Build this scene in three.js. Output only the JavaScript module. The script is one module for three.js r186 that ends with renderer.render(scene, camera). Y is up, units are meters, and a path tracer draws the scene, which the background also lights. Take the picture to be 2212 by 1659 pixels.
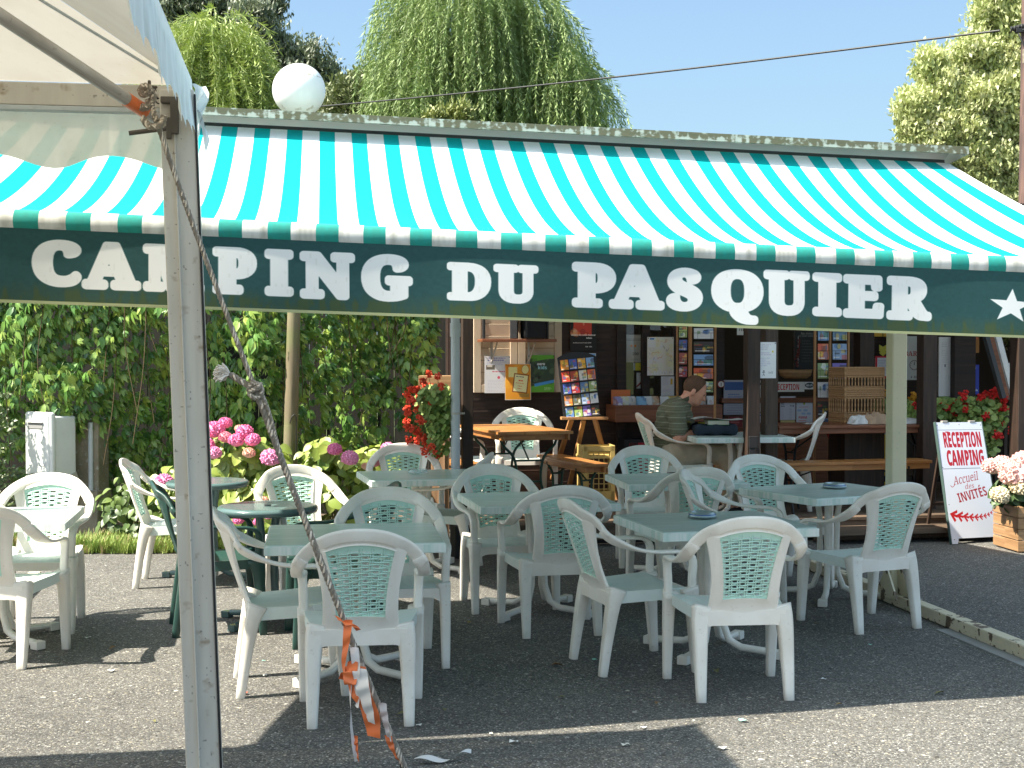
import * as THREE from 'three';
import { RoundedBoxGeometry } from 'three/addons/geometries/RoundedBoxGeometry.js';
import { mergeGeometries, mergeVertices, toCreasedNormals } from 'three/addons/utils/BufferGeometryUtils.js';
import { MarchingCubes } from 'three/addons/objects/MarchingCubes.js';

// ---------- camera, sky, sun, exposure ----------
const scene = new THREE.Scene();
const F = 3000, CX = 1106, CY = 829.5, HORIZON = 755, EYE = 1.66;
const PITCH = Math.atan((CY - HORIZON) / F);
const camera = new THREE.PerspectiveCamera(2 * Math.atan(CY / F) * 180 / Math.PI, 4 / 3, 0.1, 2000);
camera.position.set(0, EYE, 0);
camera.rotation.x = -PITCH;
const renderer = new THREE.WebGLRenderer({ antialias: true });
renderer.setSize(1024, 768);
renderer.toneMapping = THREE.LinearToneMapping;
renderer.toneMappingExposure = 2.65;
renderer.shadowMap.enabled = true;
const SUN = new THREE.Vector3(-0.76, 1, 0.27).normalize();
const sun = new THREE.DirectionalLight(new THREE.Color(1, 0.93, 0.80), 5);
sun.position.copy(SUN).multiplyScalar(40).add(new THREE.Vector3(0, 0, -9));
sun.target.position.set(0, 0, -9);
sun.castShadow = true;
sun.shadow.mapSize.set(4096, 4096);
Object.assign(sun.shadow.camera, { left: -16, right: 16, top: 14, bottom: -14, near: 1, far: 90 });
sun.shadow.radius = 1;
scene.add(sun, sun.target);
{
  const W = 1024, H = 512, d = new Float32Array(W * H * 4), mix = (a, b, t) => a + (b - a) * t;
  const stops = [[0, .275, .34, .378], [.06, .229, .32, .386], [.15, .187, .287, .370], [.26, .150, .241, .364], [.5, .225, .33, .44], [.8, .265, .365, .47], [1, .27, .365, .465]];  // upper stops raised above the low sky as added fill light
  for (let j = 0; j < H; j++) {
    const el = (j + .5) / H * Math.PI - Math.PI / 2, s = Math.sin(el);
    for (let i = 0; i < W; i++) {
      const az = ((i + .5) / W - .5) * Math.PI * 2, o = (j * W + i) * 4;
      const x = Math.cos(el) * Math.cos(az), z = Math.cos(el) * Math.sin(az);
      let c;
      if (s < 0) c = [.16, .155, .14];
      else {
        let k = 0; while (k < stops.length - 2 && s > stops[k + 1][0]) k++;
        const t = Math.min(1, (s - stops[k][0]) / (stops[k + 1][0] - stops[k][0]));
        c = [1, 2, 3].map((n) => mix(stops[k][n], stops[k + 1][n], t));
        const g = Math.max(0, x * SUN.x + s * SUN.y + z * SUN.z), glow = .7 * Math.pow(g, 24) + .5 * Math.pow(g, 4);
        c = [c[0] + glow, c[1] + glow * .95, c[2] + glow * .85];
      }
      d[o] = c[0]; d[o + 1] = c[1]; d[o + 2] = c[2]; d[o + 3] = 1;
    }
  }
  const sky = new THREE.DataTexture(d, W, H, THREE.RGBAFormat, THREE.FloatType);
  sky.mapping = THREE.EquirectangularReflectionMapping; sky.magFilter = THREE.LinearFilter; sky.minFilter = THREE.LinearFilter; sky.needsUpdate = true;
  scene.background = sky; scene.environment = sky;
}

// ---------- helpers ----------
const V = (x, y, z) => new THREE.Vector3(x, y, z);
function mulberry(seed) { let a = seed >>> 0; return () => { a = (a + 0x6d2b79f5) | 0; let t = Math.imul(a ^ (a >>> 15), 1 | a); t = (t + Math.imul(t ^ (t >>> 7), 61 | t)) ^ t; return ((t ^ (t >>> 14)) >>> 0) / 4294967296; }; }
const R = mulberry(20100812), rr = (a, b) => a + (b - a) * R(), pick = (l) => l[Math.floor(R() * l.length)];
const lerp = (a, b, t) => a + (b - a) * t, clamp = (x, a, b) => Math.min(b, Math.max(a, x)), smooth = (a, b, x) => { const t = clamp((x - a) / (b - a), 0, 1); return t * t * (3 - 2 * t); };
// photograph pixels (2212 wide) to world directions; used once, to survey where things stand
function ray(px, py) { const x = (px - CX) / F, y = (CY - py) / F, c = Math.cos(PITCH), s = Math.sin(PITCH); return V(x, y * c - s, -y * s - c); }
function at(px, py, Z) { const d = ray(px, py); return d.multiplyScalar(Z / -d.z).add(V(0, EYE, 0)); }
function onGround(px, py, h = 0) { const d = ray(px, py); return d.multiplyScalar((h - EYE) / d.y).add(V(0, EYE, 0)); }
function onWall(px, py, c, m) { const d = ray(px, py); return d.multiplyScalar(c / (-d.z - m * d.x)).add(V(0, EYE, 0)); }

const used = new Map();
function numbered(n) { const k = used.get(n) || 0; used.set(n, k + 1); return k ? n + '_' + String(k).padStart(3, '0') : n; }
function tag(o, label, category, group, kind) { if (label) o.userData.label = label; if (category) o.userData.category = category; if (group) o.userData.group = group; if (kind) o.userData.kind = kind; return o; }
function thing(name, label, category, p = [0, 0, 0], turn = 0, group) {
  const o = new THREE.Group(); o.name = numbered(name); scene.add(o); o.position.set(...p); o.rotation.y = turn; return tag(o, label, category, group);
}
function copyOf(o, label, p, turn, name) { const c = o.clone(); c.name = numbered(name || o.name.replace(/_\d+$/, '')); scene.add(c); c.position.set(...p); c.rotation.set(0, turn, 0); c.userData = { ...o.userData, label }; return c; }

function metricUV(g) {
  if (g.userData.keepUV && g.attributes.uv) return g;
  if (!g.attributes.normal) g.computeVertexNormals();
  const p = g.attributes.position, n = g.attributes.normal, uv = new Float32Array(p.count * 2);
  for (let i = 0; i < p.count; i++) {
    const ax = Math.abs(n.getX(i)), ay = Math.abs(n.getY(i)), az = Math.abs(n.getZ(i));
    if (ax >= ay && ax >= az) { uv[2 * i] = p.getZ(i); uv[2 * i + 1] = p.getY(i); }
    else if (ay >= az) { uv[2 * i] = p.getX(i); uv[2 * i + 1] = p.getZ(i); }
    else { uv[2 * i] = p.getX(i); uv[2 * i + 1] = p.getY(i); }
  }
  g.setAttribute('uv', new THREE.BufferAttribute(uv, 2)); return g;
}
const keep = (g) => { g.userData.keepUV = true; return g; };
function joined(list) {
  list = (Array.isArray(list) ? list : [list]).filter(Boolean).map((g) => {
    const k = g.userData.keepUV; g = metricUV(g); g = g.index ? g.toNonIndexed() : g; const c = new THREE.BufferGeometry();
    for (const a of ['position', 'normal', 'uv']) c.setAttribute(a, g.attributes[a]); return c;
  });
  return list.length > 1 ? mergeGeometries(list) : list[0];
}
function mesh(name, geoms, mat, parent = scene, label) {
  const m = new THREE.Mesh(joined(geoms), mat); m.name = parent === scene ? numbered(name) : name; m.castShadow = m.receiveShadow = true; parent.add(m); if (label) m.userData.label = label; return m;
}
const shared = (name, g, mat, parent) => { const m = new THREE.Mesh(g, mat); m.name = name; m.castShadow = m.receiveShadow = true; parent.add(m); return m; };
function box(w, h, d, x = 0, y = 0, z = 0, r = 0.004) { const g = new RoundedBoxGeometry(w, h, d, 1, Math.min(r, w * .45, h * .45, d * .45)); g.translate(x, y, z); return g; }
function flatBox(w, h, d, x = 0, y = 0, z = 0) { const g = new THREE.BoxGeometry(w, h, d); g.translate(x, y, z); return g; }
function rot(g, x = 0, y = 0, z = 0, px = 0, py = 0, pz = 0) { g.rotateX(x); g.rotateY(y); g.rotateZ(z); g.translate(px, py, pz); return g; }
const curve = (pts, tension = .5) => new THREE.CatmullRomCurve3(pts.map((p) => (p.isVector3 ? p : V(...p))), false, 'catmullrom', tension);
const tube = (pts, r, seg = 24, rad = 8) => new THREE.TubeGeometry(curve(pts), seg, r, rad, false);
function bar(a, b, w, h, r = .004) { // box from a to b, width w horizontally, height h
  const d = b.clone().sub(a), L = d.length(), g = box(w, h, L, 0, 0, 0, r), m = new THREE.Matrix4().lookAt(b, a, V(0, 1, 0)); g.applyMatrix4(m); g.translate((a.x + b.x) / 2, (a.y + b.y) / 2, (a.z + b.z) / 2); return g;
}
function rod(a, b, r0, r1 = r0, n = 10) { const d = b.clone().sub(a), g = new THREE.CylinderGeometry(r1, r0, d.length(), n, 1); g.applyQuaternion(new THREE.Quaternion().setFromUnitVectors(V(0, 1, 0), d.normalize())); g.translate((a.x + b.x) / 2, (a.y + b.y) / 2, (a.z + b.z) / 2); return g; }
// sweep of a rounded flat section along points: each {p, w (width direction), a, b}
function sweep(st, n = 10, round = .55) {
  const pos = [], idx = [], N = st.length, P = st.map((s) => s.p);
  for (let i = 0; i < N; i++) {
    const t = P[Math.min(N - 1, i + 1)].clone().sub(P[Math.max(0, i - 1)]).normalize(), w = st[i].w.clone().sub(t.clone().multiplyScalar(st[i].w.dot(t))).normalize(), b = t.clone().cross(w);
    for (let k = 0; k < n; k++) {
      const a = k / n * Math.PI * 2, c = Math.cos(a), s = Math.sin(a), e = round, u = Math.sign(c) * Math.pow(Math.abs(c), e) * st[i].a, v = Math.sign(s) * Math.pow(Math.abs(s), e) * st[i].b;
      pos.push(P[i].x + w.x * u + b.x * v, P[i].y + w.y * u + b.y * v, P[i].z + w.z * u + b.z * v);
    }
  }
  for (let i = 0; i < N - 1; i++) for (let k = 0; k < n; k++) { const a = i * n + k, b = i * n + (k + 1) % n; idx.push(a, b, a + n, b, b + n, a + n); }
  for (const e of [0, N - 1]) { const c = pos.length / 3; pos.push(P[e].x, P[e].y, P[e].z); for (let k = 0; k < n; k++) { const a = e * n + k, b = e * n + (k + 1) % n; e ? idx.push(c, a, b) : idx.push(c, b, a); } }
  const g = new THREE.BufferGeometry(); g.setAttribute('position', new THREE.Float32BufferAttribute(pos, 3)); g.setIndex(idx); g.computeVertexNormals(); return g;
}
function gridGeo(nu, nv, f, uvf) { // f(u, v) -> Vector3
  const pos = [], uv = [], idx = [];
  for (let j = 0; j <= nv; j++) for (let i = 0; i <= nu; i++) { const p = f(i / nu, j / nv); pos.push(p.x, p.y, p.z); const t = uvf ? uvf(i / nu, j / nv) : [i / nu, j / nv]; uv.push(...t); }
  for (let j = 0; j < nv; j++) for (let i = 0; i < nu; i++) { const a = j * (nu + 1) + i; idx.push(a, a + 1, a + nu + 1, a + 1, a + nu + 2, a + nu + 1); }
  const g = new THREE.BufferGeometry(); g.setAttribute('position', new THREE.Float32BufferAttribute(pos, 3)); g.setAttribute('uv', new THREE.Float32BufferAttribute(uv, 2)); g.setIndex(idx); g.computeVertexNormals(); return keep(g);
}

// ---------- textures ----------
function noiseGrid(seed, n) { const r = mulberry(seed), a = new Float32Array(n * n); for (let i = 0; i < a.length; i++) a[i] = r(); return a; }
const grids = new Map();
function vnoise(x, y, per, seed) { // tileable value noise with period per
  const key = per + '_' + seed; if (!grids.has(key)) grids.set(key, noiseGrid(seed * 7919 + per, per)); const g = grids.get(key);
  const xi = Math.floor(x), yi = Math.floor(y), fx = x - xi, fy = y - yi, sx = fx * fx * (3 - 2 * fx), sy = fy * fy * (3 - 2 * fy), m = (v) => ((v % per) + per) % per;
  const a = g[m(yi) * per + m(xi)], b = g[m(yi) * per + m(xi + 1)], c = g[m(yi + 1) * per + m(xi)], d = g[m(yi + 1) * per + m(xi + 1)];
  return (a + (b - a) * sx) * (1 - sy) + (c + (d - c) * sx) * sy;
}
function fbm(u, v, f, oct, seed) { let s = 0, w = .5, t = 0; for (let o = 0; o < oct; o++) { s += w * vnoise(u * f, v * f, f, seed + o); t += w; w *= .5; f *= 2; } return s / t; }
const srgb = (l) => 255 * (l <= .0031308 ? 12.92 * l : 1.055 * Math.pow(clamp(l, 0, 1), 1 / 2.4) - .055);
function tex(n, fn, rep = 1, color = true) { // fn(u,v) -> [r,g,b] linear (or one value)
  const d = new Uint8Array(n * n * 4);
  for (let j = 0; j < n; j++) for (let i = 0; i < n; i++) { const c = fn(i / n, j / n), o = (j * n + i) * 4; for (let k = 0; k < 3; k++) { const x = Array.isArray(c) ? c[k] : c; d[o + k] = color ? srgb(x) : clamp(x, 0, 1) * 255; } d[o + 3] = 255; }
  const t = new THREE.DataTexture(d, n, n); if (color) t.colorSpace = THREE.SRGBColorSpace; t.wrapS = t.wrapT = THREE.RepeatWrapping; t.magFilter = THREE.LinearFilter; t.minFilter = THREE.LinearMipmapLinearFilter; t.generateMipmaps = true;
  if (Array.isArray(rep)) t.repeat.set(...rep); else t.repeat.set(rep, rep); t.needsUpdate = true; return t;
}
function canvasTex(w, h, draw) { const c = document.createElement('canvas'); c.width = w; c.height = h; const x = c.getContext('2d'); draw(x, w, h); const t = new THREE.CanvasTexture(c); t.colorSpace = THREE.SRGBColorSpace; t.anisotropy = 8; return t; }
const C = (r, g, b) => new THREE.Color().setRGB(r, g, b);
const std = (o) => new THREE.MeshStandardMaterial({ roughness: .7, side: THREE.DoubleSide, ...o });
const mul = (c, k) => c.map((x) => x * k), mixc = (a, b, t) => a.map((x, i) => lerp(x, b[i], t));

const M = {};
const dirtTex = (base, dirt, amount, seed) => tex(256, (u, v) => { const n = fbm(u, v, 6, 4, seed), s = fbm(u, v, 40, 2, seed + 9); return mixc(base, dirt, clamp((n - .42) * amount + (s > .82 ? .35 : 0), 0, 1)); }, 1.4);
M.white = std({ map: dirtTex([.93, .88, .80], [.74, .67, .57], 1.0, 3), roughness: .42 });
M.whiteLeg = std({ map: dirtTex([.88, .84, .76], [.62, .56, .47], 1.2, 5), roughness: .42 });
M.mint = std({ map: dirtTex([.57, .84, .73], [.49, .73, .62], 1.0, 7), roughness: .45 });
M.seat = std({ map: dirtTex([.72, .80, .75], [.58, .65, .60], 1.1, 9), roughness: .4 });
M.darkPlastic = std({ map: dirtTex([.018, .06, .05], [.05, .085, .075], .9, 11), roughness: .38 });
M.greenTop = std({ map: dirtTex([.09, .155, .155], [.15, .21, .205], 1, 13), roughness: .22 });
{ // streaky green marbled table top
  const f = (u, v) => { const a = fbm(u * .12 + .1 * fbm(u, v, 6, 2, 31), v, 26, 4, 21), b = fbm(u, v, 5, 3, 23); return mixc([.56, .70, .64], [.70, .80, .74], clamp((a - .35) * 1.9 + (b - .5) * .35, 0, 1)); };
  M.tableTop = std({ map: tex(512, f, [1 / .84, 1 / .84]), roughness: .24 });
  M.tableEdge = std({ map: tex(256, (u, v) => mixc([.80, .85, .80], [.58, .73, .66], clamp((fbm(u, v * .06, 36, 3, 25) - .42) * 2.6, 0, 1)), 1.3), roughness: .38 });
}
function woodTex(light, dark, seed, rep = 1, stretch = 14) { return tex(256, (u, v) => { const a = fbm(u, v / stretch + .02 * fbm(u, v, 4, 2, seed + 5), 28 * 2, 4, seed), b = fbm(u, v, 4, 3, seed + 3); return mixc(dark, light, clamp((a - .28) * 1.6 + (b - .5) * .6, 0, 1)); }, rep); }
const woodBump = tex(256, (u, v) => fbm(u, v / 14, 56, 3, 77), 1, false);
// grain along v (vertical) or along u
function woodMat(light, dark, seed, along = 'v', rough = .7) { const m = std({ map: woodTex(light, dark, seed), roughness: rough, bumpMap: woodBump.clone(), bumpScale: .0012 }); if (along === 'u') for (const t of [m.map, m.bumpMap]) { t.center.set(0, 0); t.rotation = Math.PI / 2; } return m; }
M.darkWood = woodMat([.060, .028, .017], [.026, .012, .008], 41, 'u', .6);
M.darkWood2 = woodMat([.048, .023, .014], [.02, .010, .007], 42, 'u', .6);
M.darkPost = woodMat([.060, .034, .022], [.028, .016, .011], 43, 'v', .6);
M.brownPost = woodMat([.09, .06, .04], [.04, .026, .017], 44, 'v', .65);
M.deckWood = woodMat([.20, .135, .09], [.11, .075, .05], 45, 'u', .75);
M.deckWood2 = woodMat([.17, .115, .075], [.09, .06, .04], 46, 'u', .75);
M.orangeWood = woodMat([.56, .27, .085], [.34, .14, .04], 47, 'u', .38);
M.paleWood = woodMat([.52, .27, .11], [.36, .17, .06], 48, 'v', .5);
M.redWood = woodMat([.30, .11, .05], [.17, .06, .026], 49, 'u', .45);
M.planterWood = woodMat([.46, .28, .14], [.28, .155, .07], 50, 'u', .6);
M.rawWood = woodMat([.50, .30, .17], [.30, .17, .09], 51, 'v', .7);
M.poleWood = std({ map: tex(256, (u, v) => { const a = fbm(u, v / 16, 48, 4, 52), b = fbm(u, v, 4, 3, 55); return mixc(mixc([.13, .10, .06], [.25, .21, .13], a), [.16, .17, .07], clamp((b - .45) * 2.5, 0, .8)); }, 1), roughness: .8, bumpMap: woodBump, bumpScale: .002 });
M.utilityPole = woodMat([.17, .10, .08], [.08, .05, .045], 57, 'v', .85);
M.shutter = std({ map: dirtTex([.62, .50, .37], [.46, .35, .25], .9, 61), roughness: .6 });
M.aluminium = std({ map: tex(512, (u, v) => { const a = fbm(u, v / 10, 40, 4, 63), b = fbm(u, v, 30, 3, 64), c = fbm(u, v, 4, 3, 65), e = fbm(u, v, 80, 2, 67); let k = mixc([.52, .48, .42], [.70, .67, .60], a * .8 + c * .5 - .1); if (b > .70) k = mixc(k, [.30, .22, .14], (b - .70) * 4); if (e > .86) k = mul(k, .5); return k; }, .9), roughness: .5, metalness: .1 });
M.canvasCloth = new THREE.MeshPhysicalMaterial({ map: dirtTex([.72, .66, .56], [.60, .52, .42], 1, 67), roughness: .9, side: THREE.DoubleSide, transmission: .32, thickness: 0 });
M.flapCloth = new THREE.MeshPhysicalMaterial({ map: tex(256, (u, v) => { const a = fbm(u, v / 3, 24, 4, 69), b = fbm(u / 2, v, 8, 3, 70); return mixc([.62, .68, .70], [.45, .50, .48], clamp((a - .45) * 2 + (b - .5), 0, 1)); }, 1.2), roughness: .75, side: THREE.DoubleSide, transmission: .18, thickness: 0 });
M.metalGrey = std({ roughness: .5, metalness: .25, map: dirtTex([.52, .49, .45], [.24, .21, .18], 1.4, 71) });
M.iron = std({ color: C(.02, .02, .02), roughness: .5 });
M.black = std({ color: C(.012, .012, .014), roughness: .55 });
M.greenIron = std({ color: C(.004, .05, .035), roughness: .4 });
M.postPaint = std({ map: dirtTex([.66, .60, .42], [.50, .48, .34], .9, 73), roughness: .45 });
M.railPaint = std({ map: tex(256, (u, v) => { const a = fbm(u, v, 18, 4, 75), b = fbm(u, v, 60, 2, 76); return a > .64 ? mixc([.16, .10, .06], [.09, .07, .05], b) : mixc([.66, .58, .40], [.55, .5, .38], b); }, 1.1), roughness: .6 });
M.pipe = std({ map: dirtTex([.58, .62, .66], [.42, .45, .46], .9, 77), roughness: .4 });
M.moss = std({ map: tex(256, (u, v) => { const a = fbm(u, v / 5, 40, 4, 79), b = fbm(u, v, 10, 3, 80); const k = smooth(.60, .86, a + b * .5 + .12 * (fbm(u, v, 60, 2, 82) - .5)); return mixc(mixc([.44, .47, .44], [.28, .31, .26], b), mixc([.07, .075, .045], [.13, .12, .075], a), k); }, [1.1, 3]), roughness: .85 });
M.capTop = std({ color: C(.66, .66, .63), roughness: .6 });
M.cassette = std({ color: C(.055, .062, .068), roughness: .55 });
M.globe = new THREE.MeshPhysicalMaterial({ map: tex(256, (u, v) => { const n = fbm(u, v, 30, 4, 81); const low = smooth(.42, .0, v); return mixc([.80, .79, .76], [.35, .28, .20], clamp((n - .55) * 6, 0, 1) * low * .7); }), roughness: .3, side: THREE.DoubleSide });
M.concrete = std({ map: tex(256, (u, v) => { const a = fbm(u, v, 8, 5, 83), b = fbm(u, v, 50, 2, 84); return b > .78 ? [.4, .38, .33] : mixc([.20, .165, .115], [.38, .33, .25], a); }, 1.2), roughness: .9, bumpMap: tex(128, (u, v) => fbm(u, v, 30, 3, 85), 1.5, false), bumpScale: .006 });
M.boxPlastic = std({ map: dirtTex([.74, .75, .74], [.62, .63, .60], .8, 87), roughness: .4 });
M.rope = std({ map: tex(128, (u, v) => { const s = .5 + .5 * Math.sin((u * 1 + v * 1) * Math.PI * 2 * 8), n = fbm(u, v, 24, 2, 89); return mixc([.66, .54, .42], [.86, .76, .64], s * .7 + n * .3); }, 1), roughness: .9, bumpMap: tex(128, (u, v) => .5 + .5 * Math.sin((u + v) * Math.PI * 16), 1, false), bumpScale: .004 });
M.tape = std({ color: C(.80, .19, .055), roughness: .5 });
M.tapeWhite = std({ color: C(.72, .70, .68), roughness: .5 });
M.grass = std({ map: tex(256, (u, v) => mixc([.055, .085, .02], [.13, .15, .05], fbm(u, v, 24, 4, 91)), .8), roughness: 1 });
M.soil = std({ map: tex(256, (u, v) => { const a = fbm(u, v, 14, 4, 93), b = fbm(u, v, 70, 2, 94); return b > .7 ? [.24, .18, .12] : mixc([.06, .045, .03], [.15, .11, .075], a); }, .7), roughness: 1 });
M.crate = std({ color: C(.52, .38, .13), roughness: .5 });
M.wicker = std({ map: tex(128, (u, v) => { const s = .5 + .5 * Math.sin(v * Math.PI * 40), n = fbm(u, v, 30, 2, 95); return mixc([.27, .14, .06], [.58, .34, .16], s * .6 + n * .4); }, 1), roughness: .7 });
M.paper = std({ color: C(.72, .72, .72), roughness: .8 });
M.glass = new THREE.MeshPhysicalMaterial({ color: C(1, 1, 1), roughness: .02, transmission: 1, thickness: 0, ior: 1.45, side: THREE.DoubleSide });
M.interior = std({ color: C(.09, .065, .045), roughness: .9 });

// ---------- ground ----------
{
  mesh('ground', [rot(new THREE.PlaneGeometry(500, 500), -Math.PI / 2, 0, 0, 0, -.012, -100)], M.grass).userData.kind = 'structure';
  const n = 2048, r = mulberry(5), d = new Uint8Array(n * n * 4), bmp = new Uint8Array(n * n * 4), h = new Float32Array(n * n), col = new Float32Array(n * n * 3);
  for (let j = 0; j < n; j++) for (let i = 0; i < n; i++) { const u = i / n, v = j / n, a = fbm(u, v, 128, 3, 101), b = fbm(u, v, 10, 3, 103), k = .098 + .05 * (a - .5) + .05 * (b - .5), o = j * n + i; h[o] = .3 + .3 * a; col[o * 3] = k * 1.03; col[o * 3 + 1] = k * .99; col[o * 3 + 2] = k * .92; }
  for (let s = 0; s < 210000; s++) { // aggregate stones
    const x = r() * n, y = r() * n, big = r(), rad = big > .985 ? 4 + r() * 4 : 1.2 + r() * 2.3, t = r(), tone = t < .42 ? .10 + r() * .09 : t < .82 ? .19 + r() * .14 : t < .95 ? .035 + r() * .04 : .42 + r() * .25, w = r() < .25, e = .6 + r() * .4, an = r() * 3.14, ca = Math.cos(an), sa = Math.sin(an), hh = .45 + r() * .5;
    for (let dy = -Math.ceil(rad); dy <= rad; dy++) for (let dx = -Math.ceil(rad); dx <= rad; dx++) {
      const qx = dx * ca + dy * sa, qy = (dy * ca - dx * sa) / e; const q = (qx * qx + qy * qy) / (rad * rad); if (q > 1) continue;
      const o = ((Math.floor(y + dy) + n) % n) * n + (Math.floor(x + dx) + n) % n; h[o] = hh * (1 - q * .6); const k = tone * (1 - q * .25); col[o * 3] = k * (w ? 1.1 : 1.03); col[o * 3 + 1] = k; col[o * 3 + 2] = k * (w ? .8 : .93);
    }
  }
  for (let o = 0; o < n * n; o++) { for (let k = 0; k < 3; k++) { d[o * 4 + k] = srgb(col[o * 3 + k] * .88); bmp[o * 4 + k] = 255 * h[o]; } d[o * 4 + 3] = bmp[o * 4 + 3] = 255; }
  const mk = (a, c) => { const t = new THREE.DataTexture(a, n, n); if (c) t.colorSpace = THREE.SRGBColorSpace; t.wrapS = t.wrapT = THREE.RepeatWrapping; t.magFilter = THREE.LinearFilter; t.minFilter = THREE.LinearMipmapLinearFilter; t.generateMipmaps = true; t.repeat.set(1 / 3.4, 1 / 3.4); t.rotation = .3; t.needsUpdate = true; return t; };
  const mat = std({ map: mk(d, true), bumpMap: mk(bmp), bumpScale: .006, roughness: .92, vertexColors: true });
  const g = new THREE.PlaneGeometry(36, 26, 144, 104); g.rotateX(-Math.PI / 2); g.translate(0, 0, -2);
  const p = g.attributes.position, cl = [], uv = [];
  for (let i = 0; i < p.count; i++) {
    const x = p.getX(i), z = p.getZ(i); if (x < -.9 && z < -11) p.setZ(i, z); uv.push(x, z);
    let k = .74 + .52 * fbm(x / 16 + .5, z / 16 + .5, 16, 4, 107) + .12 * (fbm(x / 16, z / 16, 64, 2, 109) - .5);
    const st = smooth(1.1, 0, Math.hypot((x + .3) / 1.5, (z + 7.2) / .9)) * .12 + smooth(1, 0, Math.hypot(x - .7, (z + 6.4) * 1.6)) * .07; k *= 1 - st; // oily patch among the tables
    cl.push(k, k, k * .99);
  }
  g.setAttribute('color', new THREE.Float32BufferAttribute(cl, 3)); g.setAttribute('uv', new THREE.Float32BufferAttribute(uv, 2));
  const m = new THREE.Mesh(g, mat); m.name = 'pavement'; m.receiveShadow = true; m.castShadow = true; m.userData.kind = 'structure'; scene.add(m);
  // garden bed in front of the creeper wall, with an uneven edge
  const s = new THREE.Shape(); s.moveTo(-12, 16); s.lineTo(-12, 11.2); for (let x = -11.5; x < -.62; x += .2) s.lineTo(x, 11.25 + .1 * Math.sin(x * 2.1) + .07 * Math.sin(x * 5.3) + .05 * R()); s.lineTo(-.6, 11.5); s.lineTo(-.6, 16); s.closePath();
  const bed = new THREE.ShapeGeometry(s); bed.rotateX(-Math.PI / 2); bed.translate(0, .008, 0);
  mesh('garden_soil', [bed], M.soil).userData.kind = 'structure';
}
// grass: one tuft geometry, many copies
{
  const blades = []; const r = mulberry(9);
  for (let i = 0; i < 16; i++) { const a = r() * 6.28, l = .05 + r() * .08, w = .003 + r() * .003, x = (r() - .5) * .07, z = (r() - .5) * .07, lean = .3 + r() * .7; const g = new THREE.BufferGeometry(), ca = Math.cos(a), sa = Math.sin(a);
    g.setAttribute('position', new THREE.Float32BufferAttribute([x - sa * w, 0, z + ca * w, x + sa * w, 0, z - ca * w, x + ca * l * lean * .3 - sa * w * .7, l * .6, z + sa * l * lean * .3 + ca * w * .7, x + ca * l * lean * .3 + sa * w * .7, l * .6, z + sa * l * lean * .3 - ca * w * .7, x + ca * l * lean * .8, l * .95, z + sa * l * lean * .8], 3)); g.setIndex([0, 1, 2, 1, 3, 2, 2, 3, 4]); g.computeVertexNormals(); blades.push(g); }
  const tuft = joined(blades), N = 7500, im = new THREE.InstancedMesh(tuft, new THREE.MeshPhysicalMaterial({ color: C(1, 1, 1), roughness: .7, side: THREE.DoubleSide, transmission: .25 }), N), m4 = new THREE.Matrix4(), q = new THREE.Quaternion(), c = new THREE.Color();
  let k = 0; for (let i = 0; i < 60000 && k < N; i++) { const x = rr(-6.5, -.7), z = -rr(11.25, 12.5), dens = smooth(.38, .66, fbm(x / 6 + 2, z / 6 + 5, 12, 3, 111)) * smooth(-1.0, -2.2, x); if (R() > dens) continue; q.setFromAxisAngle(V(0, 1, 0), R() * 6.28); const s = rr(.45, 1.15); m4.compose(V(x, .005, z), q, V(s, s * rr(.6, 1.2), s)); im.setMatrixAt(k, m4); const t = R(); c.setRGB(lerp(.18, .42, t), lerp(.30, .50, t), lerp(.05, .12, t)); if (R() < .14) c.setRGB(.48, .38, .18); im.setColorAt(k, c); k++; }
  im.count = k; im.name = 'grass'; im.castShadow = im.receiveShadow = true; scene.add(tag(im, 'green grass strip between the asphalt and the creeper wall', 'grass', null, 'stuff'));
}

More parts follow.
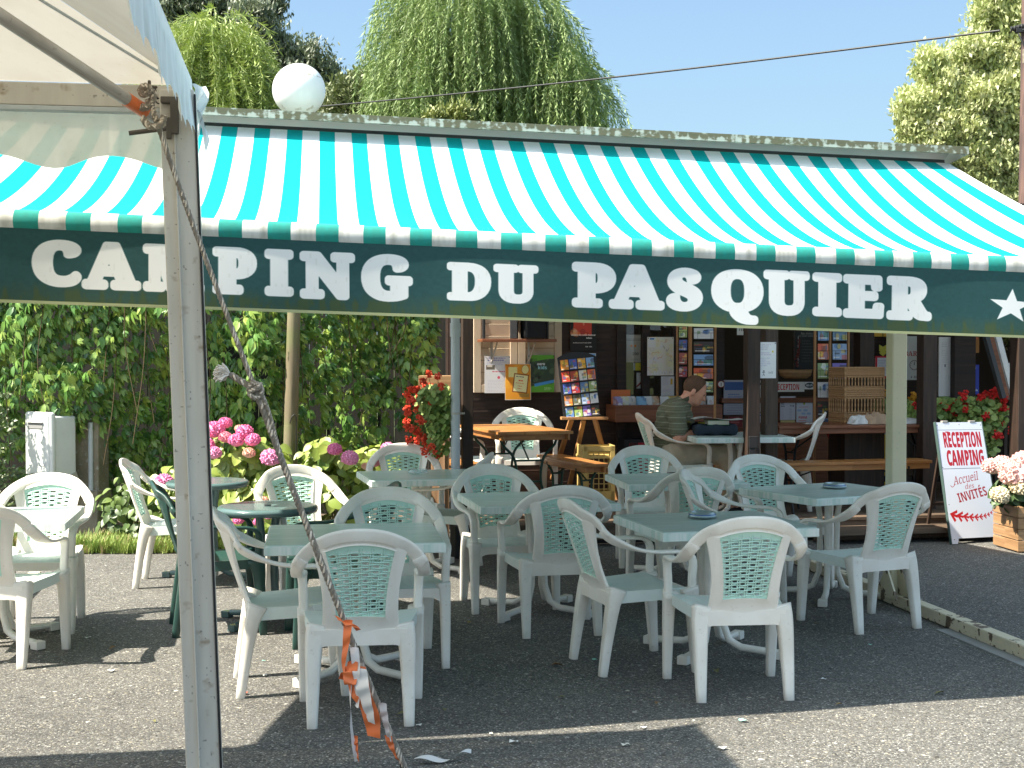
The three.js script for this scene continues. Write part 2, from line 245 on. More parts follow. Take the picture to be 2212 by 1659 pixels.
// ---------- building: timber porch and reception ----------
const WC = 13.9, WM = .2, WY = Math.atan(WM), DECK = .20; // facade: Z = 13.9 + .2 X
const wallPt = (px, py, c = WC) => onWall(px, py, c, WM);
const dirW = V(Math.cos(WY), 0, -Math.sin(WY)); // along the facade, to the right
const nW = V(Math.sin(WY), 0, Math.cos(WY));   // out of the facade
const facade = (x, y, out = 0) => V(x, y, -(WC + WM * x)).addScaledVector(nW, out);
const building = thing('reception_building', 'dark brown timber reception building with an open porch behind the awning', 'building', [0, 0, 0]);
{
  const local = (g, x, y, out = 0) => { g.rotateY(WY); const p = facade(x, y, out); g.translate(p.x, p.y, p.z); return g; };
  // deck boards run along the facade
  const front = -2.36, back = 2.2, nb = 28, L = 9.6;
  for (let i = 0; i < nb; i++) { const out = -front - (i + .5) * ((back - front) / nb) - 0; mesh('deck_board', [local(box(L, .03, (back - front) / nb - .007, 0, 0, 0, .004), -.62 + L / 2 * Math.cos(WY), DECK - .015 + rr(-.001, .001), out)], i % 2 ? M.deckWood : M.deckWood2, building); }
  mesh('fascia_board', [local(box(L, .11, .03, 0, 0, 0), -.62 + L / 2 * Math.cos(WY), DECK - .088, 2.32)], M.deckWood, building);
  mesh('step', [local(box(3.6, .045, .32, 0, 0, 0), 3.9, .10, 2.50), local(box(3.6, .07, .03), 3.9, .04, 2.4)], M.deckWood2, building);
  mesh('foundation', [local(flatBox(L - .1, .15, 4.3), -.6 + L / 2 * Math.cos(WY), .06, .0)], M.black, building);
  // plank wall left of the reception window
  const x0 = -.62, x1 = 1.06;
  for (let i = 0; i < 22; i++) { const w = (x1 - x0) / Math.cos(WY); mesh('wall_plank', [local(rot(box(w, .127, .022, 0, 0, 0, .003), .06), (x0 + x1) / 2, DECK + .065 + i * .12, rr(-.002, .002))], i % 3 ? M.darkWood : M.darkWood2, building); }
  // side wall at the left end
  const sw = []; for (let i = 0; i < 22; i++) { const g = box(.022, .125, 2.6, 0, 0, -1.32, .003); mesh('wall_plank', [local(g, x0, DECK + .065 + i * .12, 0)], M.darkWood2, building); }
  // right part: low panel, window frames, mullions
  mesh('window_frame', [
    local(box(.10, 2.7, .09), 1.10, DECK + 1.35, .01), local(box(.08, 1.75, .07), 1.357, DECK + 1.75, .01), local(box(.09, 2.7, .09), 1.68, DECK + 1.35, .01), local(box(.65, .07, .09), 1.39, DECK + .92, .012), local(box(.65, .07, .09), 1.39, 2.72, .012)], M.darkWood2, building);
  mesh('window_panel', [local(box(.62, .88, .04), 1.39, DECK + .44, -.02)], M.darkWood, building);
  mesh('window_glass', [local(box(.58, 1.7, .006, 0, 0, 0, .001), 1.39, DECK + 1.8, -.04)], M.glass, building);
  mesh('door_post', [local(box(.10, 2.7, .10), 2.13, DECK + 1.35, .0)], M.darkWood2, building);
  // counter of the bar hatch with its panelled front
  mesh('counter_front', [local(box(1.42, .90, .04), 2.87, DECK + .46, .0)], M.redWood, building);
  mesh('counter_top', [local(box(1.52, .05, .34), 2.87, DECK + .935, -.05)], M.redWood, building);
  // posts at the deck edge and along the right bay
  const dp = (px, Z, w, m) => { const x = (px - CX) / F * Z; return { g: rot(box(w, 2.72, w, 0, 0, 0, .006), 0, WY, 0, x, 1.46, -Z), m }; };
  for (const [px, Z, w, m] of [[1009, 11.55, .09, 'darkPost'], [1624, 11.95, .115, 'darkPost'], [1662, 12.35, .12, 'brownPost'], [1866, 13.6, .15, 'darkPost'], [2002, 12.75, .135, 'darkPost'], [2072, 14.3, .24, 'darkWood2'], [2207, 12.4, .15, 'darkPost']]) { const q = dp(px, Z, w); mesh('post', [q.g], M[m], building); }
  // the dark post's stump below the deck edge and the two lit timbers beside it
  { const b = onGround(1000, 1203); mesh('post_base', [rot(box(.17, .26, .17), 0, .3, 0, b.x, .13, b.z)], M.black, building); }
  // latch on the double post
  { const p = at(1627, 955, 11.86); mesh('door_latch', [box(.075, .10, .03, p.x, p.y, p.z), box(.05, .17, .02, p.x - .01, p.y - .13, p.z)], M.black, building); }
  // roof over porch and shop, beam, back room
  mesh('roof', [local(box(10.4, .08, 7.4), -.75 + 5.1, 2.90, -1.15)], M.darkWood2, building);
  mesh('bounce_ceiling', [local(box(10.2, .02, 7.2), -.70 + 5.1, 2.845, -1.15)], M.shutter, building);  // unseen pale lining added to bounce light into the porch
  mesh('beam', [local(box(9.8, .18, .10), -.62 + 4.8, 2.75, 2.25)], M.darkPost, building);
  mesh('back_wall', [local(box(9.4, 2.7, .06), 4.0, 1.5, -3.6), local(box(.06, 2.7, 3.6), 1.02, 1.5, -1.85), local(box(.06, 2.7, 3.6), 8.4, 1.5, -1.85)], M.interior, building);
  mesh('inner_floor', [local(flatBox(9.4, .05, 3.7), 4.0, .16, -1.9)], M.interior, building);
  // right bay: plank wall and timber facing above the flower fence
  for (let i = 0; i < 9; i++) mesh('wall_plank', [local(rot(box(1.15, .125, .022, 0, 0, 0, .003), .05), 4.12, DECK + 1.00 + i * .122, -.12)], i % 2 ? M.darkWood : M.darkWood2, building);
  mesh('gable_panel', [local(box(.9, .62, .03), 4.9, 2.15, .1)], M.redWood, building);
  // white shutters with slats
  const a = wallPt(1021, 848), b = wallPt(1212, 690), sy0 = a.y, sy1 = 2.62, W = b.x - a.x;
  for (const side of [0, 1]) {
    const cx = a.x + W * (side ? .75 : .25), w = W / 2 / Math.cos(WY) - .006, o = .035, hgt = sy1 - sy0;
    mesh('shutter_frame', [local(box(.075, hgt, .03), cx - (w / 2 - .0375) * Math.cos(WY), (sy0 + sy1) / 2, o), local(box(.075, hgt, .03), cx + (w / 2 - .0375) * Math.cos(WY), (sy0 + sy1) / 2, o), local(box(w - .15, .08, .028), cx, sy0 + .04, o), local(box(w - .15, .05, .028), cx, sy1 - .1, o)], M.shutter, building);
    for (let k = 0; k < 11; k++) mesh('shutter_slat', [local(rot(box(w - .152, .118, .014, 0, 0, 0, .003), .05), cx, sy0 + .14 + k * .121, o - .006)], M.shutter, building);
  }
}
// downpipe at the corner of the porch
{
  const b = at(984, 1020, 11.3), p = thing('downpipe', 'pale grey plastic downpipe beside the dark corner post', 'downpipe', [b.x, 0, b.z]);
  mesh('pipe', [new THREE.CylinderGeometry(.038, .038, 2.5, 18).translate(0, 1.25, 0), tube([[0, 2.45, 0], [0, 2.62, -.02], [.06, 2.76, -.14]], .038, 12, 14)], M.pipe, p);
  mesh('pipe_collar', [new THREE.CylinderGeometry(.044, .044, .11, 18).translate(0, 1.82, 0)], M.pipe, p);
  mesh('pipe_clip', [new THREE.CylinderGeometry(.042, .042, .02, 18).translate(0, 1.14, 0), box(.06, .016, .016, .045, 1.14, -.01)], M.metalGrey, p);
}
{ // raw timber post that carries the geranium pot
  const z = 11.75, x = (947 - CX) / F * z, t = thing('timber_post', 'orange brown timber post in the sun below the red geraniums', 'post', [x, 0, -z]);
  mesh('post_shaft', [box(.12, 1.25, .12, 0, .625, 0), box(.03, 1.2, .1, .075, .64, 0)], M.rawWood, t);
  mesh('pot_shelf', [box(.34, .03, .24, .0, 1.26, .02)], M.rawWood, t);
  mesh('flower_box', [box(.32, .16, .20, .0, 1.36, .02)], M.planterWood, t);
}

// ---------- awning ----------
const frontZ = (x) => 5.90 + .26 * x, backZ = (x) => 8.36 + .14 * x;
const topRow = (px) => 487 + .0446 * px, botRow = (px) => 648 + .0352 * px;
const frontPx = (x) => CX + F * x / frontZ(x);
const frontTop = (x) => at(frontPx(x), topRow(frontPx(x)), frontZ(x)).y, frontBot = (x) => at(frontPx(x), botRow(frontPx(x)), frontZ(x)).y;
const capY = (x) => { const px = CX + F * x / backZ(x); return at(px, 243 + .0522 * (px - 450), backZ(x)).y; };
{
  const aw = thing('awning', 'green and white striped awning with a dark green name valance', 'awning', [0, 0, 0]);
  const sL = -3.05, sR = 2.72, pitch = .1835, phase = -1.124;
  const Y0 = (x) => capY(x) - .085, Xb = (s) => s * 1.022 + .352;
  const pEdge = (s) => lerp(1.15, 1.95, smooth(sR, sR - .75, s) * smooth(sL, sL + .75, s));
  const surf = (s, t) => { // t 0 at the housing, 1 at the front bar
    const xt = s, xb = Xb(s), x = lerp(xt, xb, t), z = lerp(backZ(xt) - .06, frontZ(xb) + .020, t), y1 = frontTop(xb) + .053, y0 = Y0(xt), p = pEdge(s);
    const drop = 1 - Math.pow(1 - t, p);
    return V(x, lerp(y0, y1, drop) + .006 * Math.sin(s * 9 + t * 2) * Math.sin(Math.PI * t), -z);
  };
  const teal = new THREE.MeshPhysicalMaterial({ map: tex(128, (u, v) => mul([.003, .38, .38], .93 + .14 * fbm(u, v, 60, 2, 121)), 3), roughness: .85, side: THREE.DoubleSide, specularIntensity: .25 });
  const wht = new THREE.MeshPhysicalMaterial({ map: tex(128, (u, v) => mul([.82, .82, .80], .95 + .07 * fbm(u, v, 60, 2, 123)), 3), roughness: .85, side: THREE.DoubleSide });
  const tealHem = std({ map: tex(128, (u, v) => mixc([.008, .30, .26], [.02, .24, .19], fbm(u, v, 20, 3, 125)), 3), roughness: .8 });
  const whtHem = std({ map: tex(128, (u, v) => mixc([.70, .69, .65], [.42, .42, .37], clamp((fbm(u, v / 3, 20, 4, 127) - .42) * 2.4, 0, 1)), 2), roughness: .8 });
  let k0 = Math.floor((sL - phase) / (pitch)) * 2;
  for (let k = k0; ; k++) {
    let a = phase + k * pitch / 2 - (k % 2 ? .004 : 0), b = phase + (k + 1) * pitch / 2 - (k % 2 ? 0 : .004); if (b <= sL) continue; if (a >= sR) break; a = Math.max(a, sL); b = Math.min(b, sR); if (b - a < .004) continue;
    const isTeal = ((k % 2) + 2) % 2 === 0;
    mesh('awning_stripe', [gridGeo(2, 26, (u, v) => surf(lerp(a, b, u), v), (u, v) => [lerp(a, b, u), v * 2.4])], isTeal ? teal : wht, aw);
    // hem: the fabric wraps the front bar
    mesh('hem_stripe', [gridGeo(2, 12, (u, v) => { const s = lerp(a, b, u), x = Xb(s), an = lerp(-.9, 3.5, v), r = .046, yc = frontTop(x) + .018; return V(x, yc + r * Math.cos(an) * 1.05, -frontZ(x) + r * Math.sin(an) * .8 + .004); }, (u, v) => [lerp(a, b, u), v * .15])], isTeal ? tealHem : whtHem, aw);
  }
  // rear half of the double sided awning, reaching back over the porch edge
  const rear = (s, t) => { const x = s - .58 * t, z = backZ(s) + .30 + 2.55 * t; return V(x, lerp(Y0(s) - .02, 2.16, 1 - Math.pow(1 - t, 1.5)), -z); };
  for (let k = k0; ; k++) { let a = phase + k * pitch / 2, b = a + pitch / 2; if (b <= -2.1) continue; if (a >= sR) break; a = Math.max(a, -2.1); b = Math.min(b, sR); mesh('awning_stripe', [gridGeo(1, 10, (u, v) => rear(lerp(a, b, u), v), (u, v) => [lerp(a, b, u), v * 2.4])], ((k % 2) + 2) % 2 === 0 ? teal : wht, aw); }
  mesh('rear_bar', [rod(rear(-2.1, 1), rear(sR, 1), .03)], M.metalGrey, aw);
  const xa = Xb(sL), xb2 = Xb(sR);
  mesh('front_bar', [sweep([xa, 0, xb2].map((x) => ({ p: V(x, frontTop(x) + .018, -frontZ(x)), w: V(0, 1, 0), a: .036, b: .028 })), 10, 1)], M.metalGrey, aw);
  // valance with its lettering
  const valTex = canvasTex(2048, 160, (c, w, h) => {
    const fx = (x) => (x - xa) / (xb2 - xa) * w, im = c.createImageData(w, h);
    for (let j = 0; j < h; j++) for (let i = 0; i < w; i++) { const u = i / w, v = j / h, n = fbm(u * 16 % 1, v, 24, 3, 131), s = fbm((u * 3) % 1, v * .05, 90, 3, 133), g = smooth(.68, 1, v) * (.35 + 1.1 * smooth(.35, .7, s)); const a = mixc(mixc([.012, .062, .062], [.018, .082, .082], n), [.055, .085, .022], clamp(g, 0, .8)), o = (j * w + i) * 4; im.data[o] = srgb(a[0]); im.data[o + 1] = srgb(a[1]); im.data[o + 2] = srgb(a[2]); im.data[o + 3] = 255; }
    c.putImageData(im, 0, 0);
    const xAt = (px) => { const t = (px - CX) / F; return 5.90 * t / (1 - .26 * t); };
    const put = (ch, p0, p1, v0, v1, bold = 13) => {
      const X0 = fx(xAt(p0)), X1 = fx(xAt(p1)), Y0p = v0 * h, Y1p = v1 * h;
      c.save(); c.font = 'bold 200px serif'; const m = c.measureText(ch), L = -m.actualBoundingBoxLeft - bold, Rr = m.actualBoundingBoxRight + bold, T = m.actualBoundingBoxAscent + bold, B = m.actualBoundingBoxDescent + bold;
      c.translate(X0, Y0p); c.scale((X1 - X0) / (Rr - L), (Y1p - Y0p) / (T + B)); c.translate(-L, T); c.lineJoin = 'round'; c.lineCap = 'round'; c.lineWidth = bold * 2; c.fillStyle = c.strokeStyle = 'rgb(240,239,236)'; c.strokeText(ch, 0, 0); c.fillText(ch, 0, 0); c.restore();
    };
    for (const [ch, a, b, v0, v1] of [['C', 76, 184, .15, .80], ['A', 182, 312, .15, .81], ['M', 315, 448, .155, .815], ['P', 464, 560, .155, .815], ['I', 575, 638, .155, .815], ['N', 650, 770, .155, .83], ['G', 782, 894, .15, .83], ['D', 966, 1062, .225, .78], ['U', 1066, 1163, .225, .79], ['P', 1234, 1330, .15, .815], ['A', 1313, 1434, .15, .815], ['S', 1436, 1516, .16, .815], ['Q', 1533, 1646, .15, .98], ['U', 1645, 1745, .15, .83], ['I', 1750, 1815, .155, .815], ['E', 1816, 1906, .155, .82], ['R', 1910, 2008, .155, .825]]) put(ch, a, b, v0, v1);
    const sx = fx(xAt(2177)), sy = h * .55, rad = h * .275; c.fillStyle = 'rgb(240,239,236)'; c.beginPath(); for (let i = 0; i < 10; i++) { const an = -Math.PI / 2 + i * Math.PI / 5 + .06, q = i % 2 ? rad * .40 : rad; c.lineTo(sx + q * Math.cos(an) * .92, sy + q * Math.sin(an)); } c.closePath(); c.fill();
    c.globalAlpha = .05; c.fillStyle = 'rgb(60,60,20)'; for (let i = 0; i < 500; i++) c.fillRect(R() * w, h * (.15 + .85 * R()), 1 + R() * 2, 2 + R() * 14); c.globalAlpha = 1;
  });
  const vf = (u, v, off = 0) => { const x = lerp(xa, xb2, u); return V(x, lerp(frontTop(x) - .004, frontBot(x), v), -frontZ(x) + .034 + .010 * Math.sin(u * 31) * v + off); };
  mesh('valance', [gridGeo(120, 6, (u, v) => vf(u, v), (u, v) => [u, 1 - v])], std({ map: valTex, roughness: .8 }), aw);
  mesh('valance_hem', [gridGeo(120, 1, (u, v) => { const p = vf(u, 1, .002); p.y -= v * .012 - .002; return p; }, (u, v) => [u * 6, v])], std({ map: tex(128, (u, v) => mixc([.26, .30, .10], [.50, .50, .32], fbm(u, v, 18, 3, 137)), 1), roughness: .8 }), aw);
  // housing with its mossy cap
  const hx0 = -3.25, hx1 = 2.80, hp = (x, dy, dz) => V(x, capY(x) + dy, -backZ(x) + dz);
  const strip = (y0, y1, z0, z1) => gridGeo(60, 1, (u, v) => hp(lerp(hx0, hx1, u), lerp(y0, y1, v), lerp(z0, z1, v)), (u, v) => [lerp(hx0, hx1, u), v * .06]);
  mesh('housing_edge', [strip(0, -.045, .21, .21), strip(-.045, -.045, .21, .18)], M.moss, aw);
  mesh('housing_cap', [strip(.0, .03, .21, -.05), strip(.03, -.02, -.05, -.34), strip(-.02, -.06, -.34, -.34), (() => { const p = [hp(hx1, 0, .21), hp(hx1, .03, -.05), hp(hx1, -.02, -.34), hp(hx1, -.06, -.34), hp(hx1, -.045, .21)], g = new THREE.BufferGeometry(); g.setAttribute('position', new THREE.Float32BufferAttribute(p.flatMap((q) => [q.x, q.y, q.z]), 3)); g.setIndex([0, 1, 4, 1, 3, 4, 1, 2, 3]); g.computeVertexNormals(); return g; })()], M.capTop, aw);
  mesh('cassette', [sweep([hx0 + .05, 0, hx1 - .1].map((x) => ({ p: hp(x, -.115, -.06), w: V(0, 1, 0), a: .068, b: .075 })), 8, .5)], M.cassette, aw);
  // folding arms under the cloth
  for (const [xq, mid] of [[2.45, 1.2], [-2.3, -1.1]]) { const x0 = xq, z0 = backZ(x0) - .1, xf = xq * .9 + .3, A = V(x0, capY(x0) - .16, -z0), B = V(lerp(x0, xf, .5) + (xq > 0 ? .55 : -.45), 2.28, -lerp(z0, frontZ(xf), .5)), D = V(xf, frontTop(xf) + .01, -frontZ(xf) - .03); mesh('folding_arm', [bar(A, B, .035, .06), bar(B, D, .03, .05)], M.metalGrey, aw); }
  // post, base and rail of the awning stand
  const stand = thing('awning_stand', 'cream painted steel awning post on a long flaking floor rail', 'awning stand', [2.50, 0, -9.03], .165);
  mesh('post', [box(.105, 2.74, .105, 0, 1.40, 0, .012)], M.postPaint, stand);
  mesh('floor_rail', [box(.085, .075, 3.6, 0, .04, -.05, .008)], M.railPaint, stand);
  for (const s of [-1, 1]) { const sh = new THREE.Shape(); sh.moveTo(0, 0); sh.lineTo(.20, 0); sh.lineTo(0, .24); sh.closePath(); const g = new THREE.ExtrudeGeometry(sh, { depth: .012, bevelEnabled: false }); g.rotateY(s > 0 ? -Math.PI / 2 : Math.PI / 2); g.translate(s * .006, .075, s * .052); mesh('gusset', [g], M.railPaint, stand); const h = g.clone(); mesh('gusset', [h.translate(s * -.1, 0, 0)], M.railPaint, stand); }
  const left = copyOf(stand, 'cream painted steel awning post hidden behind the tent leg at far left', [-3.1, 0, -8.05], .165);
}
// concrete strip beside the rail
{ const p = onGround(2130, 1395); mesh('kerb_strip', [rot(flatBox(.16, .012, 1.1), 0, .17, 0, p.x + .02, .001, p.z + .1)], std({ map: dirtTex([.26, .26, .25], [.16, .16, .15], 1.2, 99), roughness: .9 })).userData.kind = 'structure'; }

// ---------- tent at the upper left ----------
const TC = V(-1.165, 0, -5.30), TA = Math.atan(.15); // far right corner; far edge direction (1, -.15)
{
  const tent = thing('marquee_tent', 'white canvas marquee tent with scalloped edge on aluminium legs', 'tent', [TC.x, 0, TC.z], TA);
  // local axes: -x along the far edge to the left, +z along the right side towards the camera
  const S = 5, EV = 2.66, PK = 3.95;
  const lean = (g, x) => { g.translate(-x, -2.5, 0); g.rotateZ(.033); g.translate(x, 2.5, 0); return g; }; // the leg stands out of plumb
  const post = (x, z, k = 0) => mesh('leg', [box(.128, 2.64, .135, x, 1.31, z, .006), box(.006, 2.62, .03, x - .012, 1.31, z + .0685, .002), box(.22, .012, .22, x, .006, z, .003)].map((g) => (k ? lean(g, x) : g)), M.aluminium, tent);
  post(-.095, .02, 1); post(-S + .075, .02); post(-S + .075, S - .02); post(-.075, S - .02);
  // seam line and dark rubber edge on the leg
  mesh('leg_seal', [lean(box(.007, 2.6, .02, -.029, 1.31, .085, .001), -.095)], M.black, tent);
  const beam = (a, b) => mesh('eave_beam', [bar(a, b, .05, .085, .004)], M.aluminium, tent);
  beam(V(-S + .1, 2.615, -.02), V(-.1, 2.615, -.02)); beam(V(-S + .1, 2.615, S), V(-.1, 2.615, S)); beam(V(-S + .05, 2.615, S), V(-S + .05, 2.615, 0));
  mesh('beam_strip', [bar(V(-S + .1, 2.562, -.02), V(-.14, 2.562, -.02), .055, .018, .003)], M.flapCloth, tent);
  // pyramid roof, sagging slightly between the hips
  const apex = V(-S / 2, PK, S / 2), cor = [V(-.07, EV, 0), V(-S, EV, 0), V(-S, EV, S), V(-.07, EV, S)];
  for (let k = 0; k < 4; k++) { const a = cor[k], b = cor[(k + 1) % 4]; mesh('roof_panel', [gridGeo(24, 24, (u, v) => { const e = a.clone().lerp(b, u), p = e.lerp(apex, v); const d = Math.min(1 - Math.abs(2 * u - 1), 1) * (1 - v) * Math.sqrt(Math.max(0, v)); p.y -= .16 * d - .012 * Math.sin(u * 40) * (1 - v) * v; return p; }, (u, v) => [u * 5, v * 3])], M.canvasCloth, tent); mesh('hip_seam', [tube([0, .25, .5, .75, 1].map((t) => { const p = a.clone().lerp(apex, t); p.y -= .012 + .06 * Math.sin(Math.PI * t); return p; }), .006, 24, 6)], M.flapCloth, tent); }
  // scalloped skirts
  const skirt = (a, b, n, drop, out, mat, name, rip = 0) => mesh(name, [gridGeo(n * 14, 5, (u, v) => { const p = a.clone().lerp(b, u), ph = u * n * Math.PI * 2, d = drop * (1 + (n > 20 ? .09 : .12) * Math.cos(ph)); p.y -= v * d; p.addScaledVector(out, v * (n > 20 ? .012 + .005 * Math.sin(ph + 1) + .010 * Math.sin(u * 47) : .02 + .018 * Math.sin(ph * 2 + 1))); return p; }, (u, v) => [u * 5, v * .3])], mat, tent);
  skirt(V(-S, EV - .07, -.055), V(-.13, EV - .07, -.055), 11, .215, V(0, 0, -1), M.canvasCloth, 'scalloped_skirt');
  skirt(V(-.055, EV + .035, -.07), V(-.055, EV + .035, S), 38, .225, V(1, 0, 0), M.flapCloth, 'scalloped_skirt', .35);
  skirt(V(-S, EV + .02, S), V(0, EV + .02, S), 11, .2, V(0, 0, 1), M.flapCloth, 'scalloped_skirt'); skirt(V(-S, EV + .02, 0), V(-S, EV + .02, S), 11, .2, V(-1, 0, 0), M.flapCloth, 'scalloped_skirt');
  // loose torn corner of the skirt
  mesh('torn_corner', [gridGeo(8, 8, (u, v) => V(-.055 + .05 * u + .015 * Math.sin(v * 9), EV + .02 - v * (.17 + .05 * Math.sin(u * 9) + .05 * u), -.07 - .05 * u * (1 - v) + .02 * Math.sin(u * 7 + v * 5)), (u, v) => [u * .1, v * .3])], M.flapCloth, tent);
  // slanting rafter pole with orange tape
  const L = (px, py, Z) => tent.worldToLocal(at(px, py, Z)); tent.updateMatrixWorld(true);
  const A = L(338, 257, 5.12), B = L(-40, 7, 4.30), e = (t) => A.clone().lerp(B, t);
  mesh('rafter_pole', [rod(A, e(2.1), .0235, .0235, 16)], M.metalGrey, tent);
  mesh('orange_tape', [rod(e(.08), e(.20), .0252, .0252, 16)], M.tape, tent);
  const bracketMat = std({ color: C(.10, .085, .07), roughness: .7 });
  // bracket, bolt and chain at the corner
  mesh('corner_bracket', [box(.03, .12, .03, -.105, 2.52, .105), box(.07, .024, .04, -.12, 2.585, .10), box(.02, .08, .02, -.125, 2.48, .11)], bracketMat, tent); mesh('corner_bolt', [rod(V(-.27, 2.46, .10), V(-.10, 2.485, .11), .009)], bracketMat, tent); mesh('chain_hook', [box(.06, .01, .012, -.20, 2.64, .06), box(.012, .03, .012, -.2, 2.65, .06)], bracketMat, tent);
  for (let i = 0; i < 6; i++) mesh('chain_link', [rot(new THREE.TorusGeometry(.010, .0028, 5, 10), 0, i % 2 ? 1.5 : 0, .5, -.185 + i * .010, 2.625 - i * .019, .07)], M.iron, tent);
}
// guy rope with knot, frayed end and barrier tape
{
  const rope = thing('guy_rope', 'thick beige guy rope knotted halfway with a frayed end', 'rope', [0, 0, 0]);
  const A = at(338, 262, 5.0), K = at(552, 842, 5.2), G = onGround(876, 1668); G.y = .01;
  const ropeGeo = (pts, r, turns) => { // three twisted strands
    const c = curve(pts), n = Math.max(40, Math.round(c.getLength() * 60)), out = [];
    for (let s = 0; s < 3; s++) { const q = []; const fr = c.computeFrenetFrames(n, false); for (let i = 0; i <= n; i++) { const p = c.getPointAt(i / n), a = i / n * c.getLength() * turns + s * 2.094; q.push(p.clone().addScaledVector(fr.normals[i], Math.cos(a) * r * .5).addScaledVector(fr.binormals[i], Math.sin(a) * r * .5)); } out.push(new THREE.TubeGeometry(new THREE.CatmullRomCurve3(q), n * 2, r * .56, 6)); }
    return out;
  };
  const ab = (a, b, t, dx = 0) => { const p = a.clone().lerp(b, t); p.x += dx; return p; };
  mesh('upper_line', ropeGeo([A, ab(A, K, .33, -.006), ab(A, K, .66, -.004), K], .0105, 110), M.rope, rope);
  mesh('lower_line', ropeGeo([K, ab(K, G, .3, -.008), ab(K, G, .7, -.010), G], .0135, 100), M.rope, rope);
  mesh('double_line', ropeGeo([ab(K, G, -.01, .015), ab(K, G, .06, .016), ab(K, G, .16, -.004), ab(K, G, .22, -.006)], .009, 170), M.rope, rope);
  mesh('knot', [...ropeGeo([V(-.024, -.03, .012), V(-.03, .012, .016), V(.0, .034, .02), V(.03, .01, .012), V(.026, -.03, 0), V(-.004, -.04, .022), V(-.026, -.012, .024), V(.018, .012, .028), V(.028, .03, 0)].map((p) => p.multiplyScalar(.72).add(K)), .0105, 170)], M.rope, rope);
  const E = at(492, 806, 5.2);
  mesh('loose_end', ropeGeo([K, ab(K, E, .5), ab(K, E, .92)], .0125, 130), M.rope, rope);
  const fray = []; for (let i = 0; i < 260; i++) { const d = V(-.75 + rr(-.6, .6), .35 + rr(-.75, .6), rr(-.7, .7)).normalize(), p0 = ab(K, E, .9), l = rr(.02, .055); fray.push(new THREE.TubeGeometry(curve([p0, p0.clone().addScaledVector(d, l * .6).add(V(-.008, .004, 0)), p0.clone().addScaledVector(d, l).add(V(-.012, -.004, 0))]), 4, .0026, 4)); }
  mesh('frayed_tuft', fray, std({ color: C(.82, .75, .68), roughness: 1 }), rope);
  mesh('corner_knot', [...ropeGeo([V(-.05, .05, .02), V(-.02, .075, .05), V(.02, .06, .05), V(.0, .03, .045), V(-.04, .03, .03), V(-.02, .06, .04), V(.03, .04, .02), V(.025, -.03, .03), V(-.03, -.055, .03), V(-.06, -.03, .02), V(-.01, -.05, .035), V(.0, 0, .0)].map((p) => p.multiplyScalar(.6).add(at(322, 216, 5.02))), .012, 150), ...ropeGeo([at(329, 206, 5.03), at(332, 240, 5.0), A], .011, 150), ...ropeGeo([V(-.045, .01, .01), V(-.02, -.02, .03), V(.02, -.02, .03), V(.03, .015, .01)].map((p) => p.add(A)), .013, 150)], M.rope, rope);
  mesh('ground_peg', [rod(V(G.x + .01, -.05, G.z), V(G.x - .02, .06, G.z), .012)], M.iron, rope);
  // tape strips tied to the rope
  const on = (t) => K.clone().lerp(G, t), strip = (pts, w, tw, mat, name, s, wave = .02) => { const c = curve(pts), n = 30; mesh(name, [gridGeo(n, 3, (u, v) => { const p = c.getPointAt(u), a = tw[0] + tw[1] * u, o = (v - .5) * w * (1 - .35 * u * u); return p.add(V(Math.cos(a) * o, Math.sin(u * 14 + v * 3) * .003, Math.sin(a) * o + Math.sin(u * 21 + s + v * 2) * wave * .25)); })], mat, tapeThing); };
  const tapeThing = thing('barrier_tape', 'torn orange and white barrier tape tied around the lower guy rope', 'barrier tape', [0, 0, 0]);
  const px = (x, y, z = 5.33) => at(x, y, z);
  strip([px(722, 1330, 5.3), px(745, 1345, 5.28), px(765, 1352, 5.28), px(775, 1362, 5.3)], .03, [1.2, 2], M.tape, 'orange_strip', 1);
  strip([px(752, 1340, 5.28), px(748, 1385, 5.27), px(742, 1445, 5.28), px(760, 1480, 5.27)], .035, [.2, 1.2], M.tape, 'orange_strip', 2);
  strip([px(762, 1430, 5.28), px(757, 1480, 5.26), px(748, 1450, 5.26), px(738, 1468, 5.28)], .045, [.4, -1], M.tape, 'orange_strip', 3);
  strip([px(765, 1400, 5.3), px(770, 1450, 5.27), px(772, 1520, 5.27), px(768, 1525, 5.27)], .035, [.1, .9], M.tapeWhite, 'white_strip', 4);
  strip([px(766, 1440, 5.3), px(780, 1500, 5.27), px(800, 1540, 5.27), px(808, 1592, 5.28)], .085, [.0, .4], M.tape, 'orange_strip', 5);
  strip([px(776, 1445, 5.27), px(783, 1485, 5.25), px(792, 1520, 5.25), px(803, 1562, 5.26)], .06, [.15, .6], M.tapeWhite, 'white_strip', 6);
  strip([px(756, 1450, 5.29), px(757, 1520, 5.28), px(760, 1580, 5.28), px(770, 1645, 5.3)], .022, [.5, 2.4], M.tapeWhite, 'white_strip', 7);
  strip([px(768, 1590, 5.29), px(770, 1615, 5.29), px(774, 1645, 5.29)], .02, [.5, .6], M.tape, 'orange_strip', 8);
  strip([px(826, 1520, 5.33), px(834, 1565, 5.31), px(842, 1600, 5.3)], .035, [.4, .5], M.tapeWhite, 'white_strip', 9);
  strip([px(838, 1590, 5.31), px(850, 1625, 5.3), px(866, 1650, 5.3)], .035, [.4, .9], M.tape, 'orange_strip', 10);
  const gp = (x, y) => { const p = onGround(x, y); p.y = .012; return p; };
  const c2 = [gp(895, 1652), gp(930, 1650), gp(975, 1646), gp(1018, 1633)];
  mesh('white_strip', [gridGeo(24, 2, (u, v) => curve(c2).getPointAt(u).add(V(0, .008 + .012 * Math.sin(u * 9 + v), (v - .5) * .045 * (1 - .6 * u))))], M.tapeWhite, tapeThing);
}

